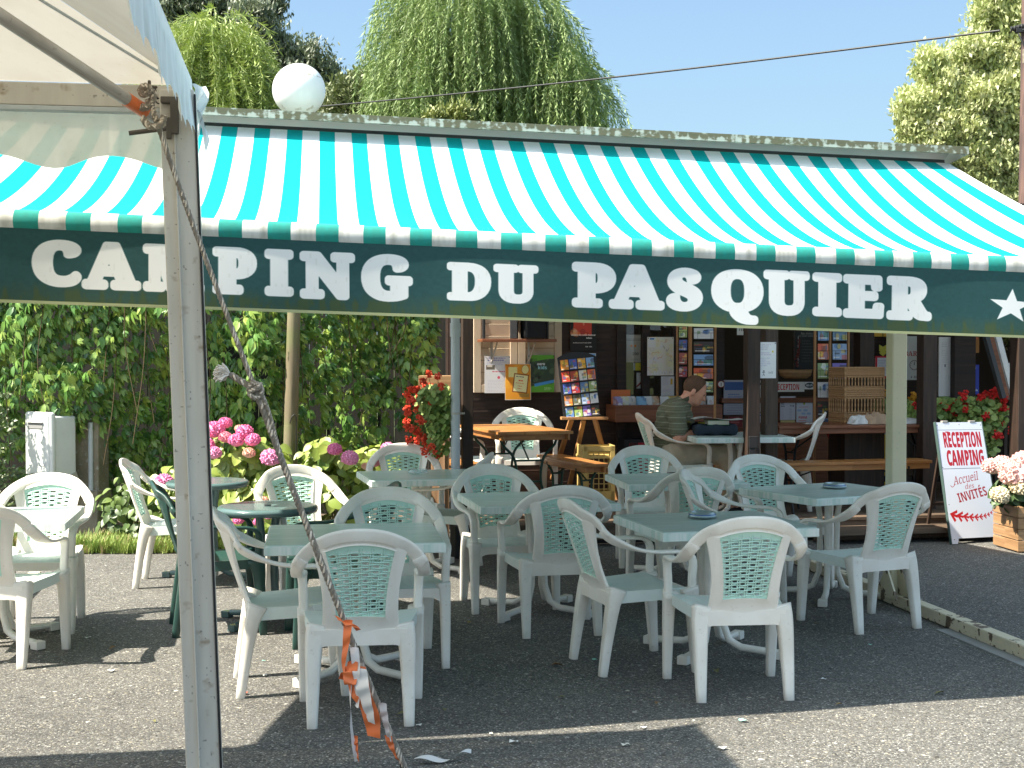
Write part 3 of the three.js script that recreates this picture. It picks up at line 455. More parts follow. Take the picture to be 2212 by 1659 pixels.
// ---------- garden armchairs ----------
const chairZ = (x, y) => { const yy = Math.max(y, .42); return -.195 - .150 * ((yy - .43) / .43) - .020 * (1 - Math.min(1, (x / .2) ** 2)) + Math.max(0, Math.abs(x) - .16) * .62; };
const chairPt = (x, y, o = 0) => V(x, y, chairZ(x, y) + o);
const chairG = {};
{
  // arched top rail between the arms
  const half = [[.0, .862], [.07, .857], [.135, .840], [.195, .807], [.243, .762], [.272, .715]], pts = [...half.slice(1).reverse().map(([x, y]) => V(-x, y, 0)), ...half.map(([x, y]) => V(x, y, 0))];
  const c = new THREE.CatmullRomCurve3(pts), N = 40, st = [];
  const extra = (x) => smooth(.20, .275, Math.abs(x));
  for (let i = 0; i <= N; i++) { const p = c.getPointAt(i / N), t = c.getTangentAt(i / N), w = V(-t.y, t.x, 0); p.z = chairZ(p.x, p.y) + extra(p.x) * -.015; w.z = -.25; st.push({ p, w, a: .031, b: .0115 }); }
  chairG.rail = sweep(st, 12, .6);
  // arms: from the rail sweeping forward, then bending down to the seat
  const zj = chairZ(.272, .715) - .015;
  const ap = [[.252, .750, zj - .03], [.272, .715, zj], [.281, .675, zj + .075], [.283, .646, zj + .165], [.281, .632, zj + .26], [.278, .630, .10], [.276, .624, .175], [.275, .600, .215], [.272, .555, .226], [.270, .50, .222], [.268, .43, .222]];
  const ac = curve(ap), M2 = 34;
  const arm = (s) => { const q = []; for (let i = 0; i <= M2; i++) { const u = i / M2, p = ac.getPointAt(u); p.x *= s; const flat = smooth(.10, .36, u), down = smooth(.68, .80, u); const w = V(s * lerp(.8, 1, flat), lerp(.6, .06, flat), 0); q.push({ p, w, a: lerp(lerp(.031, .029, flat), .022, down), b: lerp(lerp(.0115, .010, flat), .020, down) }); } return sweep(q, 10, .6); };
  chairG.arms = [arm(1), arm(-1)];
  const leg = (pts, ws) => { const lc = curve(pts), q = []; for (let i = 0; i <= 12; i++) { const u = i / 12, k = u * (ws.length - 1), j = Math.min(ws.length - 2, Math.floor(k)), f = k - j; q.push({ p: lc.getPoint(u), w: V(1, 0, 0), a: lerp(ws[j][0], ws[j + 1][0], f), b: lerp(ws[j][1], ws[j + 1][1], f) }); } return sweep(q, 10, .5); };
  chairG.legs = [];
  for (const s of [-1, 1]) {
    chairG.legs.push(leg([[s * .258, .44, .205], [s * .266, .36, .222], [s * .268, .18, .235], [s * .268, 0, .248]], [[.040, .050], [.030, .036], [.026, .028], [.022, .022]]));
    chairG.legs.push(leg([[s * .190, .435, -.165], [s * .205, .36, -.190], [s * .210, .18, -.222], [s * .212, 0, -.248]], [[.050, .050], [.040, .034], [.031, .026], [.023, .022]]));
  }
  // seat: dished top with ribs and a turned-down rim
  const sec = (v) => { const z = lerp(-.215, .245, v), hw = lerp(.215, .262, smooth(0, .9, v)), y0 = .425 + .018 * v - .03 * smooth(.9, 1, v), top = [], n = 34; for (let i = 0; i <= n; i++) { const u = i / n * 2 - 1, rib = Math.abs(u) < .78 && v > .08 && v < .9 ? .0028 * Math.cos(u * Math.PI * 11) : 0; top.push(V(u * hw, y0 - .016 * (1 - u * u) + rib, z)); } const low = lerp(.062, .052, v); return [...top, V(hw, y0 - low, z), V(hw - .012, y0 - low, z), V(hw - .014, y0 - .03, z), V(-hw + .014, y0 - .03, z), V(-hw + .012, y0 - low, z), V(-hw, y0 - low, z)]; };
  const nv = 16, rings = [], sp = []; for (let j = 0; j <= nv; j++) rings.push(sec(j / nv)); const rn = rings[0].length, si = []; rings.flat().forEach((p) => sp.push(p.x, p.y, p.z));
  for (let j = 0; j < nv; j++) for (let k = 0; k < rn; k++) { const a = j * rn + k, b = j * rn + (k + 1) % rn; si.push(a, a + rn, b, b, a + rn, b + rn); }
  let sg = new THREE.BufferGeometry(); sg.setAttribute('position', new THREE.Float32BufferAttribute(sp, 3)); sg.setIndex(si); sg = toCreasedNormals(sg, .6); 
  const apron = (w, z, drop, arc) => { const s = new THREE.Shape(); s.moveTo(-w, 0); s.lineTo(w, 0); s.lineTo(w, -drop - arc); s.quadraticCurveTo(w * .93, -drop, w * .7, -drop); s.lineTo(-w * .7, -drop); s.quadraticCurveTo(-w * .93, -drop, -w, -drop - arc); s.closePath(); const g = new THREE.ExtrudeGeometry(s, { depth: .010, bevelEnabled: false, curveSegments: 8 }); g.translate(0, 0, z); return g; };
  const fa = apron(.252, .238, .046, .05).translate(0, .418, 0), ra = apron(.205, -.218, .07, .05).translate(0, .425, 0);
  chairG.seat = joined([sg]); chairG.apron = [joined(fa), joined(ra)];
  // solid surround of the back panel
  const inner = (t) => { const k = t * 4, f = k % 1; const q = [[[-.108, .480], [.108, .480]], [[.108, .480], [.150, .788]], [[.150, .788], [-.150, .788]], [[-.150, .788], [-.108, .480]]][Math.min(3, Math.floor(k))]; let x = lerp(q[0][0], q[1][0], f), y = lerp(q[0][1], q[1][1], f); if (k >= 2 && k < 3) y += .030 * (1 - (x / .15) ** 2); else if (k < 1) y += .008 * (1 - (x / .108) ** 2); else { const e = (y - .48) / .308; x = Math.sign(x) * lerp(.108, .150, Math.pow(clamp(e, 0, 1), 1.8)); } return [x, y]; };
  const outer = (t) => { const k = t * 4, f = k % 1; const q = [[[-.172, .395], [.172, .395]], [[.172, .395], [.208, .795]], [[.208, .795], [-.208, .795]], [[-.208, .795], [-.172, .395]]][Math.min(3, Math.floor(k))]; let x = lerp(q[0][0], q[1][0], f), y = lerp(q[0][1], q[1][1], f); if (k >= 2 && k < 3) y += .055 * (1 - (x / .208) ** 2); if (k < 1) y -= .03 * (1 - (x / .172) ** 2); const waist = (Math.abs(x) > .15 && k >= 1 && k < 2) || k >= 3 ? 1 : 0; if (waist) { const s = Math.sin(Math.PI * clamp((y - .40) / .395, 0, 1)); x -= Math.sign(x) * .022 * s; } return [x, y]; };
  chairG.surround = (() => { const n = 96, m = 5, th = .013, pos = [], id = []; for (let i = 0; i < n; i++) { const a = inner(i / n), b = outer(i / n); for (let j = 0; j <= m; j++) { const f = j / m, x = lerp(a[0], b[0], f), y = lerp(a[1], b[1], f), lip = j === 0 ? .005 : 0; for (const o of [-th / 2 - lip, th / 2 + lip]) { const p = chairPt(x, y, o); pos.push(p.x, p.y, p.z); } } } const W = (m + 1) * 2; for (let i = 0; i < n; i++) { const a = i * W, b = ((i + 1) % n) * W; for (let j = 0; j < m; j++) for (const s of [0, 1]) { const p = a + j * 2 + s, q = b + j * 2 + s; s ? id.push(p, p + 2, q, p + 2, q + 2, q) : id.push(p, q, p + 2, p + 2, q, q + 2); } for (const j of [0, m]) id.push(a + j * 2, a + j * 2 + 1, b + j * 2, a + j * 2 + 1, b + j * 2 + 1, b + j * 2); } const g = new THREE.BufferGeometry(); g.setAttribute('position', new THREE.Float32BufferAttribute(pos, 3)); g.setIndex(id); return joined([toCreasedNormals(g, .7)]); })();
  // wicker panel: bands, ribs and woven strands with real gaps
  const hw = (y) => lerp(.108, .150, Math.pow(clamp((y - .48) / .308, 0, 1.1), 1.8)) + .002, topY = (x) => .788 + .030 * (1 - (x / .15) ** 2), weave = [];
  const ribbon = (f, n, b, h) => sweep(Array.from({ length: n + 1 }, (_, i) => { const { p, w } = f(i / n); return { p, w, a: h, b }; }), 4, 1);
  const rows = 22; for (let k = 0; k < rows; k++) { const y0 = .498 + k * .0128; weave.push(ribbon((t) => { const x0 = lerp(-1, 1, t) * (hw(y0) + .001), y = y0 + .014 * (1 - (x0 / .15) ** 2) * (k / rows) + .0024 * Math.sin(t * Math.PI * 6 + (k % 2) * Math.PI); return { p: chairPt(x0, y, .0016 * Math.cos(t * Math.PI * 6 + (k % 2) * Math.PI)), w: V(0, 1, -.3) }; }, 36, .0016, .0044)); }
  for (let k = 1; k < 6; k++) { const u = k / 6 * 2 - 1; for (const d of [-.0055, .0055]) weave.push(ribbon((t) => { const y = lerp(.489, .800, t); return { p: chairPt(u * hw(y) + d, y, 0), w: V(1, 0, 0) }; }, 8, .0015, .0034)); }
  const band = (f0, f1) => { const g = gridGeo(16, 1, (u, v) => { const a = f0(u), b = f1(u); return chairPt(lerp(a[0], b[0], v), lerp(a[1], b[1], v), 0); }); return g; };
  weave.push(band((u) => { const x = lerp(-.150, .150, u); return [x, topY(x) - .028]; }, (u) => { const x = lerp(-.152, .152, u); return [x, topY(x) + .004]; }), band((u) => [lerp(-.110, .110, u), .474], (u) => [lerp(-.110, .110, u), .497]), ...[-1, 1].map((s) => band((u) => { const y = lerp(.485, .79, u); return [s * hw(y), y]; }, (u) => { const y = lerp(.485, .79, u); return [s * (hw(y) - .013), y]; })));
  chairG.wicker = joined(weave.map((g) => { g.userData.keepUV = false; return g; }));
  // slatted panel of the dark chairs
  const sl = []; for (let k = 0; k < 7; k++) { const u = (k - 3) / 3.4; sl.push(ribbon((t) => { const y = lerp(.485, .80, t); return { p: chairPt(u * hw(y), y, 0), w: V(1, 0, 0) }; }, 8, .004, .0125)); }
  sl.push(band((u) => [lerp(-.12, .12, u), .62], (u) => [lerp(-.125, .125, u), .655]), band((u) => { const x = lerp(-.15, .15, u); return [x, topY(x) - .03]; }, (u) => { const x = lerp(-.152, .152, u); return [x, topY(x) + .004]; }));
  chairG.slats = joined(sl.map((g) => { g.userData.keepUV = false; return g; }));
  for (const k of ['rail']) chairG[k] = joined(chairG[k]); chairG.arms = chairG.arms.map(joined); chairG.legs = chairG.legs.map(joined);
}
function makeChair(name, label, cat, group, dark) {
  const t = thing(name, label, cat, [0, 0, 0], 0, group), body = dark ? M.darkPlastic : M.white;
  shared('top_rail', chairG.rail, body, t); shared('panel_surround', chairG.surround, body, t);
  dark ? shared('slatted_panel', chairG.slats, body, t) : shared('wicker_panel', chairG.wicker, M.mint, t);
  for (const a of chairG.arms) shared('armrest', a, body, t);
  shared('seat', chairG.seat, dark ? body : M.seat, t); for (const a of chairG.apron) shared('apron', a, body, t);
  for (const l of chairG.legs) shared('leg', l, dark ? body : M.whiteLeg, t);
  return t;
}
const deg = (d) => d * Math.PI / 180;
{
  const G = 'white and mint green plastic garden armchairs';
  const list = [ // x, z, turn, floor, label
    [1.075, -6.76, 186, 0, 'white wicker-look armchair in the right foreground with its back to the viewer'],
    [-.69, -6.31, 186, 0, 'white wicker-look armchair behind the hanging rope and barrier tape, back to the viewer'],
    [.63, -7.29, 108, 0, 'white wicker-look armchair seen from its side, left of the foreground right table'],
    [.244, -8.22, 191, 0, 'white wicker-look armchair with its back to the viewer at the table in the middle'],
    [-.046, -8.99, 17, 0, 'white wicker-look armchair facing the viewer behind the middle table'],
    [-1.10, -6.84, 103, 0, 'white armchair seen from the side, just right of the tent leg'],
    [-.645, -7.41, 8, 0, 'white wicker-look armchair facing the viewer behind the foreground left table'],
    [-1.30, -8.95, 30, 0, 'white wicker-look armchair behind the front round green table, before the hydrangeas'],
    [-2.39, -9.84, 96, 0, 'white armchair seen from the side, alone in the sun near the grass'],
    [-2.75, -7.43, 178, 0, 'white armchair cut by the left picture edge, nearest of the left group'],
    [-2.86, -8.30, 4, 0, 'white wicker-look armchair facing the viewer behind the table at the left edge'],
    [2.118, -8.37, 204, 0, 'white wicker-look armchair with its back to the viewer beside the floor rail at right'],
    [1.90, -9.84, 18, 0, 'white wicker-look armchair facing the viewer behind the right table with the ashtray'],
    [1.45, -8.82, 72, 0, 'white armchair mostly hidden between the two right hand tables, turned sideways'],
    [1.14, -9.45, 196, 0, 'white wicker-look armchair with its back to the viewer behind the foreground right table'],
    [1.08, -10.78, 5, 0, 'white wicker-look armchair facing the viewer at the small table before the porch'],
    [-.85, -11.05, 8, 0, 'white wicker-look armchair facing the viewer behind the table near the red geraniums'],
    [-.52, -10.45, 262, 0, 'white armchair hidden under the right end of the table near the geraniums'],
    [1.50, -12.55, 96, DECK, 'white wicker-look armchair on the porch in which the man sits'],
    [2.50, -12.75, 255, DECK, 'white wicker-look armchair on the porch facing the man across his table'],
    [.12, -13.30, 5, DECK, 'white armchair behind the folding wooden table on the porch'],
    [-.42, -13.15, 75, DECK, 'white armchair half hidden by the dark corner post of the porch'],
  ];
  const proto = makeChair('garden_armchair', list[0][4], 'armchair', G, false);
  list.forEach(([x, z, t, y, label], i) => { if (!i) { proto.position.set(x, y, z); proto.rotation.y = deg(t); } else copyOf(proto, label, [x, y, z], deg(t)); });
  const dk = makeChair('dark_armchair', 'dark green slatted plastic armchair half hidden by the tent leg', 'armchair', 'dark green plastic armchairs', true); dk.position.set(-1.76, 0, -8.24); dk.rotation.y = deg(106);
  copyOf(dk, 'dark green plastic armchair at the right of the front round green table', [-1.02, 0, -7.98], deg(-76));
}
// ---------- tables ----------
function footTube(len, x, z, r0) { return sweep([[.10, .695], [.072, .64], [.058, .55], [.054, .30], [.062, .17], [.10, .075], [.17, .042], [len - .05, .034]].map(([r, y]) => ({ p: V(x * r, y, z * r), w: V(-z, 0, x), a: r0, b: r0 * .9 })), 10, .8); }
{
  const G = 'square green marbled tables on white legs';
  const rounded = (w, d, r) => { const s = new THREE.Shape(), a = w / 2, b = d / 2; s.moveTo(-a + r, -b); s.lineTo(a - r, -b); s.quadraticCurveTo(a, -b, a, -b + r); s.lineTo(a, b - r); s.quadraticCurveTo(a, b, a - r, b); s.lineTo(-a + r, b); s.quadraticCurveTo(-a, b, -a, b - r); s.lineTo(-a, -b + r); s.quadraticCurveTo(-a, -b, -a + r, -b); return s; };
  const topSlab = (w, d, y, th) => { const g = new THREE.ExtrudeGeometry(rounded(w, d, .012), { depth: th - .008, bevelEnabled: true, bevelThickness: .004, bevelSize: .005, bevelSegments: 2, curveSegments: 4 }); g.rotateX(-Math.PI / 2); g.translate(0, y, 0); return g; };
  const make = (label) => {
    const t = thing('square_table', label, 'table', [0, 0, 0], 0, G);
    mesh('tabletop', [topSlab(.85, .79, .693, .032)], M.tableTop, t);
    // moulded rim under and around the top, streaked paler
    const rim = []; for (const s of [-1, 1]) rim.push(box(.872, .046, .012, 0, .694, s * .403, .005), box(.012, .046, .818, s * .432, .694, 0, .005)); mesh('rim', rim, M.tableEdge, t);
    for (const a of [45, 135, 225, 315]) { const x = Math.cos(deg(a)), z = Math.sin(deg(a)); mesh('leg', [footTube(.40, x, z, .021)], M.whiteLeg, t); }
    for (const a of [45, 135, 225, 315]) { const x = Math.cos(deg(a)), z = Math.sin(deg(a)); mesh('foot_cap', [rot(box(.062, .046, .058), 0, -deg(a), 0, x * .375, .026, z * .375)], M.whiteLeg, t); }
    mesh('crossbar', [box(.36, .03, .06, 0, .672, 0), box(.06, .028, .36, 0, .671, 0)], M.whiteLeg, t);
    return t;
  };
  const spots = [
    [1.10, -7.60, 14, 0, 'square green table in the right foreground with a tin ashtray on it'], [-.81, -7.08, 8, 0, 'square green table in the left foreground crossed by the rope'],
    [.155, -8.77, 12, 0, 'square green table in the middle of the terrace, tops of chairs around it'], [-2.93, -7.86, 10, 0, 'sunlit square table cut by the left picture edge'],
    [2.12, -9.28, 27, 0, 'square green table at the right before the cream awning post'], [1.19, -10.12, 8, 0, 'small pale table before the porch, between two chairs facing each other'],
    [-.68, -10.42, 14, 0, 'square green table near the red geraniums reflecting their colour'], [1.98, -12.38, 6, DECK - .02, 'white and green table on the porch at which the man reads']];
  const t0 = make(spots[0][4]);
  spots.forEach(([x, z, a, y, l], i) => { if (!i) { t0.position.set(x, y, z); t0.rotation.y = deg(a); } else copyOf(t0, l, [x, y, z], deg(a)); });
  const mk = (label, p, r, turn) => {
    const t = thing('round_table', label, 'table', p, turn, 'round dark green tables');
    mesh('tabletop', [new THREE.LatheGeometry([[0.012, .712], [r - .03, .714], [r - .012, .712], [r, .702], [r + .002, .69], [r - .006, .672], [r - .02, .668], [r - .03, .68], [.02, .685]].map(([x, y]) => new THREE.Vector2(x, y)), 56)], M.greenTop, t);
    mesh('parasol_hole_cap', [new THREE.CylinderGeometry(.022, .022, .004, 16).translate(0, .716, 0)], M.black, t);
    for (const a of [40, 130, 220, 310]) { const x = Math.cos(deg(a)), z = Math.sin(deg(a)); mesh('leg', [footTube(.34, x, z, .020)], M.greenTop, t); mesh('foot_cap', [rot(box(.06, .04, .05), 0, -deg(a), 0, x * .32, .022, z * .32)], M.greenTop, t); }
    return t;
  };
  mk('round dark green table with a parasol hole, in front of the pink hydrangeas', [-1.485, 0, -8.42], .302, .2);
  mk('round dark green table partly hidden behind the tent leg, sunlit stripe on its top', [-2.20, 0, -10.02], .295, .5);
}
// ashtrays
{
  const ash = (label, p, tint) => { const t = thing('ashtray', label, 'ashtray', p); mesh('bowl', [new THREE.LatheGeometry([[0, .006], [.05, .006], [.056, .016], [.062, .030], [.068, .031], [.078, .012], [.080, 0], [0, 0]].map(([x, y]) => new THREE.Vector2(x, y)), 36)], std({ color: C(.42, .50, .52), roughness: .35, metalness: .6 }), t); mesh('printed_base', [new THREE.CylinderGeometry(.049, .049, .002, 28).translate(0, .008, 0)], std({ color: tint, roughness: .4 }), t); mesh('printed_band', [new THREE.TorusGeometry(.0735, .0035, 6, 36).rotateX(Math.PI / 2).translate(0, .017, 0)], std({ color: C(.05, .13, .42), roughness: .4 }), t); return t; };
  const p = (px, py, h) => { const q = onGround(px, py, h); return [q.x, h, q.z]; };
  ash('round tin ashtray with blue print on the foreground right table', p(1517, 1117, .7275), C(.05, .12, .45));
  ash('round tin ashtray with blue print on the table by the cream post', p(1803, 1053, .7275), C(.06, .14, .42));
  ash('blue ashtray half hidden behind a chair on the middle table', p(1208, 1074, .7275), C(.05, .10, .35));
  const g = ash('clear glass ashtray on the table near the geraniums', p(903, 1022, .7275), C(.5, .52, .52)); g.traverse((o) => { if (o.isMesh) o.material = new THREE.MeshPhysicalMaterial({ color: C(.9, .95, .95), roughness: .05, transmission: .8, thickness: 0 }); });
}

// ---------- vegetation ----------
function leafGeo(l, w, fold = .25, n = 3) { // pointed leaf along +y, folded along its midrib, n steps
  const pos = [], idx = []; for (let i = 0; i <= n; i++) { const t = i / n, hw = w * .5 * Math.pow(Math.sin(Math.PI * Math.pow(t, .8)), .8), y = t * l, zb = -.22 * l * t * t; pos.push(-hw, y, zb + hw * fold, 0, y, zb, hw, y, zb + hw * fold); }
  for (let i = 0; i < n; i++) { const a = i * 3; idx.push(a, a + 1, a + 3, a + 1, a + 4, a + 3, a + 1, a + 2, a + 4, a + 2, a + 5, a + 4); }
  const g = new THREE.BufferGeometry(); g.setAttribute('position', new THREE.Float32BufferAttribute(pos, 3)); g.setIndex(idx); g.computeVertexNormals(); return g;
}
const leafMat = (r, g, b, tr = .28, rough = .5) => new THREE.MeshPhysicalMaterial({ color: C(r, g, b), roughness: rough, side: THREE.DoubleSide, transmission: tr, thickness: 0 });
const qLook = (dir, up = V(0, 1, 0)) => new THREE.Quaternion().setFromRotationMatrix(new THREE.Matrix4().lookAt(dir, V(0, 0, 0), up)); // +z towards dir
function instanced(name, g, mat, list, parent) { // list of {p, q, s, c}
  const im = new THREE.InstancedMesh(g, mat, list.length), m = new THREE.Matrix4(), s = V(1, 1, 1); list.forEach((o, i) => { m.compose(o.p, o.q, o.s.isVector3 ? o.s : s.setScalar(o.s)); im.setMatrixAt(i, m); im.setColorAt(i, o.c); }); im.name = name; im.castShadow = im.receiveShadow = true; im.userData.kind = 'stuff'; parent.add(im); return im;
}
const W1 = leafMat(1, 1, 1, .3, .55);
// -- weeping willows
function willow(label, name, base, trunkH, lobes, nStrand, cols, seed, sMul = 1) {
  const r = mulberry(seed), q = (a, b) => a + (b - a) * r(), t = thing('willow_tree', label, 'tree', base), B = V(...base);
  mesh('trunk', [tube([[0, 0, 0], [.05, trunkH * .5, .03], [-.05, trunkH, 0]], .28, 10, 9)], M.utilityPole, t);
  const limbs = []; for (const l of lobes) { const e = V(...l.c).sub(B); limbs.push(tube([[-.05, trunkH * .9, 0], [e.x * .5, lerp(trunkH, e.y, .7), e.z * .5], [e.x, e.y + l.r[1] * .3, e.z]], .09, 10, 6)); } mesh('limb', limbs, M.utilityPole, t);
  // a twig: thin stem with hanging narrow leaves, pointing down -y, length 0.5
  const twig = []; for (let i = 0; i < 18; i++) { const g = leafGeo(q(.11, .18), q(.020, .028), .3, 2), y = -.5 * (i + r()) / 18, a = r() * 6.28; g.rotateX(Math.PI - q(.35, .95)); g.rotateY(a); g.translate(0, y, 0); twig.push(g); } twig.push(new THREE.CylinderGeometry(.0035, .0035, .5, 3, 1, true).translate(0, -.25, 0));
  const tw = joined(twig), list = [], dn = V(0, -1, 0);
  for (let k = 0; k < nStrand; k++) {
    let w = r() * lobes.reduce((a, l) => a + l.w, 0), L = lobes[0]; for (const l of lobes) { if ((w -= l.w) < 0) { L = l; break; } }
    const th = r() * 6.28, ph = Math.acos(q(-.15, 1)), rad = Math.pow(q(.25, 1), .5), o = V(Math.sin(ph) * Math.cos(th), Math.cos(ph), Math.sin(ph) * Math.sin(th));
    const clump = .8 + .4 * Math.sin(th * 5 + L.c[0] * 3) * Math.sin(ph * 4 + L.c[1]);
    let p = V(L.c[0] + o.x * L.r[0] * rad, L.c[1] + o.y * L.r[1] * rad, L.c[2] + o.z * L.r[2] * rad), d = V(o.x * .5, q(.0, .3), o.z * .5).normalize();
    const len = Math.max(2, Math.round(q(L.len[0], L.len[1]) * clump / .45)), tone = clamp(.5 + .5 * o.y * rad + q(-.25, .25), 0, 1), droop = q(.42, .75);  // tone puts sunlit tops and shaded undersides into the leaf colour
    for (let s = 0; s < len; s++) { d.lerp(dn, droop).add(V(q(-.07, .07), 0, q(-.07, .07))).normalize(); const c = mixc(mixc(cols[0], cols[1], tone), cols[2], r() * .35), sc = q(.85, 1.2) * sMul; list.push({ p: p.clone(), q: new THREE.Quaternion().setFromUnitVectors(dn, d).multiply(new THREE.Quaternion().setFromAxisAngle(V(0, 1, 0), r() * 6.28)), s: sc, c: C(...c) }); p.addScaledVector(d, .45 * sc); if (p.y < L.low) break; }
  }
  for (const o of list) o.p.sub(B);
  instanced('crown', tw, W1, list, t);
}
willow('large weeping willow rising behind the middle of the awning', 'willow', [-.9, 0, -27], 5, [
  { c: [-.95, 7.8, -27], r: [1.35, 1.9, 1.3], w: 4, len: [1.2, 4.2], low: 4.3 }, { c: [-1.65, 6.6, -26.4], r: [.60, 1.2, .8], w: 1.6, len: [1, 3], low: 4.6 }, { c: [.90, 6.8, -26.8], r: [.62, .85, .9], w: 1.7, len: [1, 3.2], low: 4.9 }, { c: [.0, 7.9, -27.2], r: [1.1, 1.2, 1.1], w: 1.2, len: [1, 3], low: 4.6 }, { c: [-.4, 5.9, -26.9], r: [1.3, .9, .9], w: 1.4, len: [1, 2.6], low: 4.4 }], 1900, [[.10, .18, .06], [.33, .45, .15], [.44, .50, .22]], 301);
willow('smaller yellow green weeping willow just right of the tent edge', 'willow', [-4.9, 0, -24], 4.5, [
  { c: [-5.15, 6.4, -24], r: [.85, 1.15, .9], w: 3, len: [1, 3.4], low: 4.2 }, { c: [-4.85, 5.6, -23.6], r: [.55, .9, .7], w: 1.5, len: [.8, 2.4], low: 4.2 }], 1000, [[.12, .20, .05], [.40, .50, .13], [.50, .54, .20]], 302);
// -- broad leaved trees: crowns of many small leaves gathered in clumps
function leafyTree(name, label, base, trunkH, blobs, per, leaf, cols, seed, spread = .5, mat = W1) {
  const r = mulberry(seed), q = (a, b) => a + (b - a) * r(), t = thing(name, label, 'tree', base), B = V(...base);
  mesh('trunk', [tube([[0, 0, 0], [.04, trunkH * .5, 0], [0, trunkH, .05]], .2, 10, 8)], M.utilityPole, t);
  const limbs = blobs.map((b) => { const e = V(...b.c).sub(B); return tube([[0, trunkH * .85, 0], [e.x * .45, lerp(trunkH, e.y, .6), e.z * .45], [e.x, e.y, e.z]], .05, 8, 5); }); mesh('limb', limbs, M.utilityPole, t);
  const parts = []; for (let i = 0; i < 16; i++) { const g = leafGeo(leaf[0] * q(.7, 1.2), leaf[1] * q(.7, 1.2), .3, 2), d = V(q(-1, 1), q(-1, .7), q(-1, 1)).normalize(); g.rotateX(q(-1.2, 1.2)); g.rotateY(r() * 6.28); g.translate(d.x * leaf[0] * 1.7 * r(), d.y * leaf[0] * 1.7 * r(), d.z * leaf[0] * 1.7 * r()); parts.push(g); }
  const cl = joined(parts), list = [];
  for (const b of blobs) { const n = Math.round(per * b.n); const sub = []; const ns = Math.max(3, Math.round(b.n * 9)); for (let i = 0; i < ns; i++) { const d = V(q(-1, 1), q(-1, 1), q(-1, 1)).normalize().multiplyScalar(Math.pow(r(), .4)); sub.push(V(b.c[0] + d.x * b.r[0], b.c[1] + d.y * b.r[1], b.c[2] + d.z * b.r[2])); }
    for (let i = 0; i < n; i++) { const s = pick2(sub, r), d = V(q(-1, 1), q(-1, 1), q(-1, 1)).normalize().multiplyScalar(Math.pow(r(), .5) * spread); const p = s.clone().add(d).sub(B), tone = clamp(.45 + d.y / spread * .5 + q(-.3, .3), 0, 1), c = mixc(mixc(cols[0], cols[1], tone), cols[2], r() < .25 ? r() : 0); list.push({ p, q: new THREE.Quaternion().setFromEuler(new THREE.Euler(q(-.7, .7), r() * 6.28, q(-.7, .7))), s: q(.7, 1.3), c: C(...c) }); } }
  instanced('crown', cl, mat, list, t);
}
function pick2(l, r) { return l[Math.floor(r() * l.length)]; }
{
  const X = (px, Z) => (px - CX) / F * Z, Y = (py, Z) => EYE + (HORIZON - py) / F * Z, Zd = 32, b = (px, py, rx, ry, n, Z = Zd) => ({ c: [X(px, Z), Y(py, Z), -Z], r: [rx * Z / F, ry * Z / F, rx * Z / F], n });
  leafyTree('leafy_tree', 'grey green leafy tree behind the white globe lamp', [X(640, Zd), 0, -Zd], 5, [b(600, 120, 45, 55, 1.6), b(660, 150, 50, 50, 1.6), b(700, 195, 38, 55, 1.4), b(560, 60, 40, 40, 1.2), b(620, 215, 60, 40, 1.2), b(560, 170, 50, 70, 1.2)], 230, [.13, .055], [[.06, .085, .05], [.24, .28, .17], [.36, .38, .28]], 311, .42);
  leafyTree('leafy_tree', 'dark tree top beyond the smaller willow, next to the tent flap', [X(420, 34), 0, -34], 6, [b(380, 30, 60, 50, 1.6, 34), b(440, 10, 60, 40, 1.4, 34), b(540, 20, 45, 45, 1.4, 34), b(580, 10, 30, 30, .8, 34), b(470, 60, 70, 50, 1, 34)], 220, [.14, .06], [[.04, .06, .035], [.15, .19, .10], [.26, .29, .18]], 312, .45);
  leafyTree('leafy_tree', 'small round tree between the globe lamp and the large willow', [X(780, 30), 0, -30], 4.5, [b(765, 215, 40, 30, 1.4, 30), b(800, 190, 35, 35, 1.2, 30), b(740, 240, 40, 20, 1, 30), b(820, 230, 40, 40, 1, 30)], 200, [.11, .05], [[.09, .12, .05], [.28, .32, .13], [.36, .38, .2]], 313, .36);
  leafyTree('variegated_tree', 'pale cream and yellow green maple at the right picture edge', [X(2230, 17), 0, -17], 2.5, [b(2160, 30, 45, 40, 1.6, 17), b(2190, 110, 40, 60, 2, 17), b(2120, 210, 60, 55, 2.4, 17), b(2050, 230, 45, 45, 1.7, 17), b(1995, 240, 40, 35, 1.3, 17), b(2010, 160, 26, 30, .6, 17), b(1968, 250, 26, 24, .7, 17), b(2060, 290, 55, 40, 1.8, 17), b(2150, 320, 60, 60, 2.4, 17), b(2100, 370, 50, 50, 1.9, 17), b(2190, 410, 50, 60, 2, 17), b(2230, 250, 60, 120, 2.4, 17), b(2240, 60, 60, 90, 2, 17), b(2030, 340, 30, 25, .8, 17), b(2160, 480, 60, 60, 1.6, 17), b(2055, 170, 14, 14, .25, 17), b(2230, 620, 80, 120, 2, 17), b(1985, 300, 34, 30, .9, 17), b(2080, 440, 60, 40, 1.6, 17), b(2160, 430, 60, 50, 1.8, 17), b(2110, 300, 50, 60, 1.6, 17), b(2020, 280, 44, 40, 1.3, 17), b(2100, 130, 30, 34, .8, 17)], 400, [.066, .034], [[.36, .43, .15], [.70, .73, .38], [.84, .82, .56]], 314, .22, leafMat(1, 1, 1, .45, .6));
  leafyTree('leafy_bush', 'yellow green bush top showing just above the housing before the large willow', [X(990, 22), 0, -22], 3.8, [b(985, 258, 36, 14, 1, 22), b(940, 262, 20, 8, .4, 22)], 110, [.09, .035], [[.12, .16, .03], [.28, .32, .08], [.35, .36, .12]], 315, .16);
}
